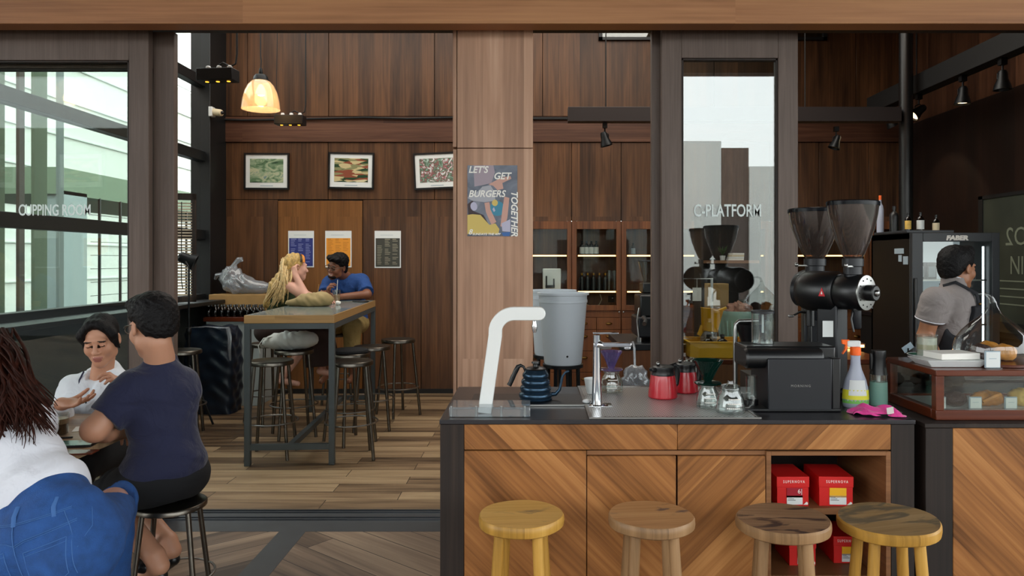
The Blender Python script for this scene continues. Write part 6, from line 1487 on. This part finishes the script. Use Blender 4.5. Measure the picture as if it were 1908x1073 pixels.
# --- woman in jeans, back to the viewer at the left edge
def locks(name, mat_, parent, specs, n=7):
    b = MB()
    for pts, r0 in specs:
        m_ = len(pts); b.tube(pts, [r0*(1 if i < m_*.55 else max(.08, 1-(i-m_*.55)/(m_*.45))) for i in range(m_)], n, flat=.55)
    return b.build(name, mat_, parent, ang=180)
def jeans_woman():
    st = dup(ms, (X(105, 2.22), 2.22, 0), .3, 'low dark stool under the woman in jeans, at the bottom left'); st.scale = (.92, .92, .66)
    r = person('person with long wavy brown hair, pale shirt and blue jeans seated with back turned', (X(95, 2.2), 2.2, .47))
    pel = A3((X(92, 2.2), 2.2, .60)); nk = A3((X(-48, 2.50), 2.50, 1.035)); hc = nk+A3((-.10, .07, .13))
    up = unit(nk-pel); RT = frame(180-18)
    B = Sdf(); torso(B, pel, nk-up*.03, RT, .86, -.014); RH = frame(-150, 15); head(B, hc, RH, .95, face=True)
    B.rc(nk, hc+RH @ A3((0, .02, -.06)), .052, .048, .02)
    xs = unit(RT[:, 0]-up*(RT[:, 0] @ up))
    sr, sl = nk-up*.09-xs*.150, nk-up*.09+xs*.150
    # xs points to her left in the picture frame or right: order by x
    sR = W(66, 775, 2.50); sL = nk*2-sR-A3((0, 0, .09))
    eR, wR = A3((X(78, 2.78), 2.78, .79)), A3((X(50, 3.0), 3.02, .775)); eL, wL = sL+A3((-.12, .2, -.2)), A3((sL[0]-.02, 2.95, .775))
    for a, b_, c in ((sR, eR, wR), (sL, eL, wL)): B.rc(a, b_, .044, .038, .03); B.rc(b_, c, .038, .026, .02)
    hand(B, wR, (-.4, .8, 0), (0, 0, -1), 1, (.3,)*4, .4, .92); hand(B, wL, (.3, .8, 0), (0, 0, -1), -1, (.3,)*4, .4, .92)
    hr, hl = pel+A3((.10, .02, -.03)), pel+A3((-.10, .0, -.03)); kr, kl = A3((pel[0]-.05, 2.62, .55)), A3((pel[0]-.34, 2.5, .55)); ar, al = A3((kr[0], 2.6, .10)), A3((kl[0], 2.48, .10))
    for a, b_, c in ((hr, kr, ar), (hl, kl, al)): B.rc(a, b_, .08, .055, .03); B.rc(b_, c, .05, .035, .02); B.rc(c+A3((0, -.03, -.055)), c+A3((0, .14, -.06)), .032, .025, .02)
    rel(r, B.mesh('body', ['skin_pale', 'lips', 'eye_dark', 'brow'], r, .007))
    C = Sdf(); Rt = np.stack([xs, np.cross(up, xs), up], 1); L = np.linalg.norm(nk-pel)
    C.el(nk-up*L*.38, (.135, .110, L*.30), Rt, .05); C.el(nk-up*L*.64, (.140, .120, L*.26), Rt, .05); C.el(pel+up*.13, (.172, .145, .10), Rt, .04)
    C.rc(sR, sL, .048, .048, .05); C.cc(nk-up*.03, nk+up*.03, .07, .06, .02)
    hem = Rt[:, 1]*0+pel+up*.085
    C.cc(pel-up*.25+xs*0, pel+up*.06, .5, .5, .008, op='sub')
    for a, b_ in ((sR, eR), (sL, eL)): C.rc(a, seg(a, b_, .6), .052, .052, .04); C.cc(seg(a, b_, .4), seg(a, b_, .98), .052, .056, .02)
    rel(r, C.mesh('shirt', ['white_cotton'], r, .006, folds(.007, 18, 14, 26, 9, -1.)))
    D = Sdf()
    D.el(pel+up*.0+A3((.0, .0, .0)), (.182, .150, .135), Rt, .04); D.el(pel+A3((.085, -.035, -.055)), (.112, .112, .115), None, .04); D.el(pel+A3((-.085, -.035, -.055)), (.112, .112, .115), None, .04)
    D.cc(pel-up*.02, pel+up*.125, .0, .0, .01) if 0 else None
    D.el(pel+up*.09, (.160, .128, .07), Rt, .03)
    for a, b_, c in ((hr, kr, ar), (hl, kl, al)): D.rc(a, b_, .108, .078, .05); D.rc(b_, c+A3((0, 0, .04)), .075, .055, .03)
    D.cc(pel+up*.118, pel+up*.4, .4, .4, .006, op='sub')
    mat('denim', '1f4a86', .85, var=.22, vs=26, bump=.35, bs=260); mat('denim_seam', '3b649e', .85); mat('denim_dark', '16335f', .85); mat('brown_hair', '2e130b', .6, var=.45, vs=40, spec=.12)
    rel(r, D.mesh('jeans', ['denim'], r, .006, folds(.0035, 30, 24, 36, 3)))
    # seams, waistband, loops and pockets project onto the jeans surface (rear side)
    def surf(u, v):      # u right across the seat in metres, v up the seat in metres, marches from behind
        p0 = pel+xs_r*u+up_r*v-A3((0, 1, 0))*.4; dv = A3((0, 1, 0)); t = 0
        for _ in range(60):
            q = p0+dv*t; h_ = 1e9
            for pr_ in D.p:
                if pr_[7] == 'add':
                    dd_ = float(Sdf.dist(pr_, q[0], q[1], q[2])); k_ = pr_[5]; hh_ = max(k_-abs(h_-dd_), 0)/k_ if h_ < 1e8 else 0; h_ = min(h_, dd_)-hh_*hh_*k_*.25
            if h_ < .0008: break
            t += max(h_*.8, .0006)
            if t > .8: break
        return p0+dv*(t-.0012) if t < .8 else None
    xs_r = unit((1, 0, .22)); up_r = unit((-.22, 0, 1))
    sm = MB()
    def line(pts, rad=.0011, n=10):
        q = []
        for a, b_ in zip(pts[:-1], pts[1:]):
            for k in range(n): q.append(surf(a[0]+(b_[0]-a[0])*k/n, a[1]+(b_[1]-a[1])*k/n))
        q.append(surf(*pts[-1])); q = [e for e in q if e is not None]; q = [e for i, e in enumerate(q) if i == 0 or np.linalg.norm(e-q[i-1]) < .05]
        if len(q) > 2: sm.tube(q, rad, 5)
    line([(-.14, .082), (0, .078), (.135, .082)]); line([(-.14, .078), (0, .074), (.135, .078)]); line([(-.145, .045), (-.02, .029), (.0, .019)]); line([(0, .019), (.03, .030), (.145, .045)]); line([(0, .014), (.03, .025), (.145, .040)])
    line([(0, .075), (0, -.12)], .0014); line([(.122, .078), (.138, .01), (.142, -.10)], .0015); line([(.165, .06), (.172, .01), (.150, -.03)], .0013)
    for u0 in (.022, -.135):
        w_ = .105; line([(u0, -.005), (u0+w_, .007), (u0+w_, -.09), (u0+w_*.5, -.125), (u0, -.10), (u0, -.005)], .0014); line([(u0, -.016), (u0+w_, -.004)], .0010)
    rel(r, sm.build('jeans_seams', 'denim_seam', r))
    for u0 in (-.085, .0, .100): rel(r, MB().tube([surf(u0, .118), surf(u0+.001, .096)+A3((0, -.004, 0)), surf(u0+.002, .070)], .0060, 6, flat=.35).build('belt_loop', 'denim_seam', r))
    # hair: cap and wavy locks down the back
    H = Sdf(); Pp = lambda x, y, z: hc+RH @ A3((x, y, z)); H.el(Pp(0, .025, .035), (.088, .105, .098), RH, .03); H.rc(Pp(0, .05, -.02), nk+A3((.02, -.05, -.04)), .085, .095, .04); H.rc(nk+A3((.02, -.05, -.04)), nk+A3((.06, -.13, -.16)), .09, .06, .04)
    H.el(Pp(0, -.10, -.03), (.06, .07, .09), RH, .01, op='sub')
    rel(r, H.mesh('hair', ['brown_hair'], r, .006, lambda x, y, z: .006*np.sin(x*70+5*np.sin(z*18))*np.sin(y*60+z*10)))
    rn = random.Random(12); sp_ = []
    for i in range(420):
        t0 = rn.random(); a0 = W(rn.uniform(-60, 24), rn.uniform(610, 690), 2.46); ex = rn.uniform(-40, 98); ey = 760+rn.uniform(0, 105)-max(0, ex-45)*1.0
        if ex > 62: ey = rn.uniform(745, 815)
        d1 = 2.30+rn.uniform(-.05, .06); e0 = W(ex, ey, d1-.02); ph = rn.random()*6; pts = []
        am = rn.uniform(.010, .018); fq = 1.7+.5*math.sin(ex*.05); ph = ex*.06+rn.uniform(-.5, .5)
        for k in range(15):
            u = k/14; q = seg(a0, e0, u); bulge = math.sin(PI*u)
            q = q+A3((bulge*.05+am*math.sin(ph+u*fq*2*PI)*u**.5, -bulge*.06+am*.6*math.cos(ph+u*fq*2*PI), bulge*.03)); pts.append(q)
        sp_.append((pts, rn.uniform(.0025, .0065)))
    rel(r, locks('hair_locks', 'brown_hair', r, sp_))
jeans_woman()

# --- blonde woman and man in blue at the high table
def blonde_woman():
    r = person('person with long blonde hair and sleeveless top seated at the high table, hand to head', (X(512, 6.4), 6.4, .70))
    pel = A3((X(512, 6.4), 6.40, .80)); nk = W(532, 522, 6.36); hc = W(553, 497, 6.36)
    RT = frame(118); RH = frame(125, 8, 8); s_ = .92
    B = Sdf(); torso(B, pel, nk, RT, .88, -.008); head(B, hc, RH, s_)
    B.rc(nk-A3((0, 0, .02)), hc+RH @ A3((0, .02, -.06)), .048, .044, .02)
    sr = W(541, 534, 6.22); er, wr = W(570, 553, 6.18), W(551, 514, 6.24); sl = W(530, 534, 6.5); el_, wl = W(585, 556, 6.5), W(600, 562, 6.35)
    er[2] = max(er[2], 1.085); el_[2] = 1.09; wl[2] = 1.085
    for a, b_, c in ((sr, er, wr), (sl, el_, wl)): B.rc(a, b_, .045, .040, .03); B.rc(b_, c, .040, .026, .02)
    hand(B, wr, (-.35, .25, .85), (.5, .8, -.2), 1, (.75,)*4, .6, .92); hand(B, wl, (.8, -.2, 0), (0, 0, -1), 1, (.3,)*4, .4, .9)
    k1, k2 = A3((pel[0]+.36, 6.36, .78)), A3((pel[0]+.36, 6.52, .78)); a1, a2 = W(600, 683, 6.45), W(527, 700, 6.3)
    for sg, kn, an in ((-1, k1, a2), (1, k2, a1)): B.rc(pel+A3((.02, sg*.08, -.02)), kn, .075, .052, .03); B.rc(kn, an, .050, .034, .02); B.rc(an+A3((-.02, 0, -.04)), an+A3((.13, 0, -.07)), .030, .022, .02)
    rel(r, B.mesh('body', ['skin_pale', 'lips', 'eye_dark', 'brow'], r, .0055))
    C = Sdf(); up, Rt = torso(C, pel, nk-A3((0, 0, .03)), RT, .9, .008); C.cc(nk-A3((.0, 0, .06)), nk+A3((0, 0, .2)), .075, .2, .01, op='sub')
    rel(r, C.mesh('top', ['green_top'], r, .007, folds(.004, 20, 20, 20, 2)))
    D = Sdf(); D.el(pel, (.17, .17, .12), None, .04)
    for sg, kn in ((-1, k1), (1, k2)): D.rc(pel+A3((0, sg*.07, -.02)), kn+A3((.02, 0, 0)), .10, .09, .05)
    D.cc(k1+A3((.03, .08, .02)), A3((k1[0]+.05, 6.43, .50)), .12, .16, .04)
    rel(r, D.mesh('skirt', ['dress_brown'], r, .008, folds(.006, 26, 26, 8, 5)))
    mat('blonde', 'b79656', .5, var=.4, vs=50, spec=.4); mat('blonde_light', 'cdb07a', .5, var=.3, vs=50); mat('orange_band', 'e08a2a', .5)
    Pp = lambda x, y, z: hc+RH @ (A3((x, y, z))*s_)
    H = Sdf(); H.el(Pp(0, .028, .036), (.080, .096, .088), RH, .02); H.rc(Pp(0, .06, -.01), nk+A3((-.06, -.02, -.06)), .07, .07, .04); H.rc(nk+A3((-.06, -.02, -.06)), nk+A3((-.14, -.02, -.20)), .07, .05, .05); H.el(Pp(0, -.09, -.02), (.075, .075, .10), RH, .012, op='sub')
    rel(r, H.mesh('hair', ['blonde'], r, .006, lambda x, y, z: .004*np.sin(x*130+4*np.sin(z*20)+y*60)))
    rn = random.Random(5); sp_ = []
    for i in range(90):
        a0 = W(rn.uniform(524, 552), rn.uniform(480, 505), 6.28+rn.random()*.1); e0 = W(rn.uniform(488, 532), rn.uniform(560, 582), 6.22+rn.random()*.22)
        if rn.random() < .3: e0 = W(rn.uniform(500, 536), rn.uniform(540, 570), 6.18)
        pts = []; ph = rn.random()*6
        for k in range(9):
            u = k/8; q = seg(a0, e0, u)+A3((.02*math.sin(PI*u)+.010*math.sin(ph+u*7), -.04*math.sin(PI*u), .01*math.cos(ph+u*6))); pts.append(q)
        sp_.append((pts, rn.uniform(.006, .012)))
    rel(r, locks('hair_locks', 'blonde_light', r, sp_, 6))
    b = MB().tube([Pp(.085*math.cos(t), -.010, .035+.088*math.sin(t)) for t in [PI*k/12 for k in range(13)]], .010, 8, flat=.4); rel(r, b.build('headband', 'black_plastic', r))
    b = MB().tube([Pp(.082*math.cos(t), -.038, .038+.080*math.sin(t)) for t in [PI*k/12 for k in range(13)]], .012, 8, flat=.4); rel(r, b.build('scarf', 'orange_band', r))
blonde_woman()
def blue_man():
    r = person('person in a blue T-shirt and glasses smiling across the far end of the high table', (X(645, 7.3), 7.3, .70))
    pel = A3((X(652, 7.32), 7.32, .81)); nk = W(644, 512, 7.16); hc = W(628, 496, 6.98)
    RT = frame(-12); RH = frame(-26, 10, 14)
    sr, sl = W(614, 527, 7.12), W(674, 523, 7.18); er, wr = W(606, 558, 6.92), W(612, 553, 6.78); el_, wl = W(684, 552, 7.02), W(630, 552, 6.80)
    el_[2] = 1.10; wl[2] = 1.085; er[2] = 1.09; 
    B = Sdf(); torso(B, pel, nk, RT, 1.0, -.01); head(B, hc, RH, 1., smile=True)
    B.rc(nk-A3((0, 0, .02)), hc+RH @ A3((0, .02, -.06)), .056, .050, .02)
    for a, b_, c in ((sr, er, wr), (sl, el_, wl)): B.rc(a, b_, .048, .042, .03); B.rc(b_, c, .041, .028, .02)
    hand(B, wr, (0, -.2, .8), (.6, .1, .1), 1, (.7,)*4, .6); hand(B, wl, (-.9, -.1, .05), (0, 0, 1), 1, (.35,)*4, .4)
    for sg in (-1, 1):
        hp = pel+A3((sg*.09, -.02, -.02)); kn = A3((pel[0]+sg*.13, 6.86, .80)); an = A3((kn[0], 6.92, .36)); B.rc(hp, kn, .08, .056, .03); B.rc(kn, an, .054, .036, .02); B.rc(an+A3((0, .02, -.04)), an+A3((0, -.15, -.06)), .03, .025, .02)
    rel(r, B.mesh('body', ['skin_brown', 'lips', 'eye_dark', 'brow', 'teeth'], r, .0055))
    C = Sdf(); up, Rt = torso(C, pel, nk, RT, 1.04, .018, waist=1.1); C.rc(sl, sr, .06, .06, .05)
    for a, b_ in ((sr, er), (sl, el_)): C.rc(a, seg(a, b_, .4), .070, .074, .04); C.cc(seg(a, b_, .3), seg(a, b_, .85), .070, .074, .02)
    C.cc(nk-A3((0, 0, .01)), nk+A3((0, 0, .1)), .055, .07, .01, op='sub')
    rel(r, C.mesh('t_shirt', ['blue_cotton'], r, .007, folds(.006, 18, 18, 26, 8)))
    D = Sdf(); D.el(pel, (.18, .15, .12), None, .03)
    for sg in (-1, 1): hp = pel+A3((sg*.09, -.02, -.02)); kn = A3((pel[0]+sg*.13, 6.86, .80)); D.rc(hp, kn, .10, .088, .04); D.rc(kn, A3((kn[0], 6.9, .55)), .085, .075, .03)
    rel(r, D.mesh('trousers', ['khaki'], r, .008, folds(.005, 22, 22, 22, 1)))
    Pp = lambda x, y, z: hc+RH @ A3((x, y, z))
    H = Sdf(); H.el(Pp(0, .026, .052), (.088, .10, .082), RH, .02); H.el(Pp(0, .08, -.03), (.06, .045, .07), RH, .03); H.el(Pp(.0, -.06, .088), (.075, .045, .035), RH, .03); H.el(Pp(0, -.09, -.025), (.10, .08, .085), RH, .01, op='sub')
    rel(r, H.mesh('hair', ['dark_hair'], r, .005, lambda x, y, z: .005*np.sin(x*110+2*np.sin(z*50))*np.sin(y*100)*np.sin(z*120)))
    Be = Sdf(); Be.el(Pp(0, -.060, -.092), (.045, .034, .024), RH, .01); Be.el(Pp(0, -.088, -.068), (.030, .015, .012), RH, .01, op='sub'); rel(r, Be.mesh('beard', ['dark_hair'], r, .005))
    g_ = MB()
    for sg in (-1, 1): g_.tube([Pp(sg*.034+.025*math.cos(t), -.100, .002+.018*math.sin(t)) for t in [2*PI*k/14 for k in range(15)]], .0024, 6); g_.tube([Pp(sg*.079, .01, .008), Pp(sg*.062, -.095, .01)], .002, 6)
    g_.tube([Pp(-.009, -.102, .006), Pp(.009, -.102, .006)], .002, 6); rel(r, g_.build('glasses', 'brushed_steel', r))
blue_man()
def barista():
    d = 4.18; r = person('person in grey polo shirt and dark apron standing before the drinks fridge', (X(1768, d), d, 0))
    pel = A3((X(1770, d), d, .86)); nk = W(1776, 532, d); hc = W(1785, 499, d)
    RT = frame(68); RH = frame(112, 4, 0)
    sr, sl = W(1742, 560, d-.13), W(1790, 560, d+.18)
    er, wr = W(1724, 628, d-.08), W(1748, 672, d-.32); el_, wl = sl+A3((.05, -.02, -.28)), sl+A3((.12, -.2, -.38))
    B = Sdf(); torso(B, pel, nk, RT, 1, -.01); head(B, hc, RH, 1., closed=False); B.rc(nk-A3((0, 0, .03)), hc+RH @ A3((0, .022, -.06)), .060, .054, .02)
    for a, b_, c in ((sr, er, wr), (sl, el_, wl)): B.rc(a, b_, .050, .043, .03); B.rc(b_, c, .043, .029, .02); hand(B, c, (.4, -.8, -.2), (0, 0, -1), 1 if c is wr else -1, (.4,)*4)
    for sg in (-1, 1):
        hp = pel+RT @ A3((sg*.09, 0, -.04)); kn = hp+A3((0, 0, -.38)); an = kn+A3((0, .02, -.38)); B.rc(hp, kn, .085, .058, .03); B.rc(kn, an, .056, .04, .02); f = RT @ A3((0, -1, 0)); B.rc(A3((an[0], an[1], .035))-f*.04, A3((an[0], an[1], .035))+f*.13, .034, .026, .02)
        B.rc(an, A3((an[0], an[1], .04)), .04, .034, .02)
    rel(r, B.mesh('body', ['skin_tan', 'lips', 'eye_dark', 'brow'], r, .0052))
    C = Sdf(); up, Rt = torso(C, pel, nk, RT, .98, .012, waist=1.05); C.rc(sl, sr, .056, .056, .05)
    for a, b_ in ((sr, er), (sl, el_)): C.rc(a, seg(a, b_, .35), .072, .074, .04); C.cc(seg(a, b_, .2), seg(a, b_, .52), .072, .076, .02)
    C.cc(nk-A3((0, 0, .05)), nk+A3((.004, 0, .045)), .075, .064, .02)
    C.rc(nk+RT @ A3((0, -.12, -.06)), nk+RT @ A3((0, -.06, .08)), .012, .05, .01, op='sub')
    rel(r, C.mesh('polo_shirt', ['grey_cotton'], r, .006, folds(.005, 20, 20, 24, 3)))
    b = MB(); ax = unit(er-sr); c0 = seg(sr, er, .515)
    u_ = unit(np.cross(ax, (0, 1, 0))); v_ = np.cross(ax, u_); b.tube([c0+(u_*math.cos(t)+v_*math.sin(t))*.0755 for t in [2*PI*k/24 for k in range(25)]], .003, 6); rel(r, b.build('sleeve_piping', 'white_cotton', r))
    b = MB(); q0 = nk+A3((.004, 0, .045)); b.tube([q0+A3((.064*math.cos(t), .064*math.sin(t), -.0-.018*math.cos(t))) for t in [2*PI*k/24 for k in range(25)]], .0035, 6); rel(r, b.build('collar_piping', 'white_cotton', r))
    Ap = Sdf(); L = np.linalg.norm(nk-pel)
    torso(Ap, pel, nk, RT, .98, .036, waist=1.08); Ap.el(pel-A3((0, 0, .25)), (.20, .16, .3), Rt, .05)
    side = RT @ A3((-1, 0, 0)); back = RT @ A3((0, 1, 0))
    Ap.cc(nk+back*.72-A3((0, 0, .9)), nk+back*.28+A3((0, 0, .2)), .40, .40, .01, op='sub')
    Ap.el(nk+side*.20+back*.0-A3((0, 0, .12)), (.10, .09, .17), None, .01, op='sub'); Ap.el(nk-side*.20-A3((0, 0, .12)), (.10, .09, .17), None, .01, op='sub'); Ap.cc(nk-A3((0, 0, .11)), nk+A3((0, 0, .3)), .3, .3, .01, op='sub')
    rel(r, Ap.mesh('apron', ['apron_black'], r, .006))
    f_ = RT @ A3((0, -1, 0)); b = MB()
    for sg in (-1, 1): b.tube([nk+f_*.125+side*sg*.055-A3((0, 0, .13)), nk+f_*.105+side*sg*.072-A3((0, 0, .04)), nk+side*sg*.078+A3((0, 0, .022)), nk-f_*.06+side*sg*.06-A3((0, 0, .0))], .010, 6, flat=.3)
    rel(r, b.build('apron_strap', 'apron_black', r))
    b = MB(); b.ball(tuple(nk+f_*.122+side*.062-A3((0, 0, .10))), .008, 10); rel(r, b.build('strap_buckle', 'brass', r))
    Pp = lambda x, y, z: hc+RH @ A3((x, y, z))
    H = Sdf(); H.el(Pp(0, .026, .045), (.086, .103, .088), RH, .02); H.el(Pp(0, .07, -.01), (.068, .05, .07), RH, .03); H.rc(Pp(-.02, -.05, .10), Pp(.0, -.095, .095), .035, .014, .03)
    H.el(Pp(0, -.102, -.015), (.10, .085, .085), RH, .01, op='sub'); H.el(Pp(0, .0, -.088), (.12, .10, .05), RH, .01, op='sub')
    for sg in (-1, 1): H.el(Pp(sg*.09, -.002, -.02), (.03, .030, .045), RH, .01, op='sub')
    rel(r, H.mesh('hair', ['dark_hair'], r, .0045, lambda x, y, z: .0025*np.sin(x*140+3*np.sin(z*50))*np.sin(y*120)*np.sin(z*110)))
barista()

# --- the table the three share, and what lies on it
r = T('cafe_table', 'wooden cafe table shared by the three seated people at lower left', 'table', (-2.22, 3.0, 0))
MB().box(-.53, .534, -.40, .36, .69, .72).build('tabletop', 'cafe_table_top', r, bevel=.004)
for x in (-.46, .44):
    for y in (-.34, .30): MB().box(x, x+.045, y, y+.045, .001, .689).build('leg', 'table_oak', r, bevel=.003)
zt_ = .7205
d = 3.0
r = T('coffee_glass', 'short clear glass of layered iced coffee on the shared table', 'glass', (X(108, 2.95), 2.95, zt_))
MB().lathe([(.036, 0), (.038, .012), (.040, .085), (.038, .085), (.035, .004), (1e-5, .004)], n=32, cap=False).build('glass_wall', 'clear', r)
MB().lathe([(1e-5, .005), (.035, .005), (.0365, .045), (1e-5, .045)], n=28).build('coffee', 'coffee', r); MB().lathe([(.0365, .046), (.037, .066), (1e-5, .066)], n=28).build('froth', 'latte', r)
r = T('phone', 'green-screened phone in a black case lying by the man\'s elbow', 'phone', (X(140, 2.78), 2.78, zt_), .15); MB().box(-.085, .075, -.045, .045, 0, .009).build('case', 'black_plastic', r, bevel=.004); MB().box(-.080, .070, -.041, .041, .0085, .010).build('screen', mat('teal_screen', '3d6b66', .12, spec=.8) and 'teal_screen', r)
r = T('notebook', 'thin brown notebook under the phone on the shared table', 'notebook', (X(134, 2.66), 2.665, zt_), .1); MB().box(-.08, .08, -.03, .03, 0, .006).build('cover', 'case_wood', r, bevel=.002)
r = T('paper_slip', 'white paper slip lying on the shared table before the man in navy', 'paper', (X(168, 3.05), 3.07, zt_), .4); MB().box(-.07, .06, -.05, .05, 0, .001).build('sheet', 'white_card', r)
r = T('table_knife', 'small dark metal stylus beside the phone', 'pen', (X(118, 2.9), 2.88, zt_), .2); MB().tube([(-.04, 0, .004), (.045, 0, .004)], .004, 8).build('shaft', 'charcoal', r)
r = T('seat', '', 'chair'); bpy.data.objects.remove(r)
r = T('wooden_stool', 'plain stool behind the table, carrying the woman in white', 'stool', (X(185, 3.58), 3.56, 0))
MB().lathe([(1e-5, .41), (.14, .41), (.15, .42), (.15, .438), (1e-5, .44)], n=28).build('seat', 'post_dark', r)
for k in range(4): a = PI/4+k*PI/2; MB().tube([(.10*math.cos(a), .10*math.sin(a), .41), (.13*math.cos(a), .13*math.sin(a), .002)], .014, 8).build('leg', 'post_dark', r)
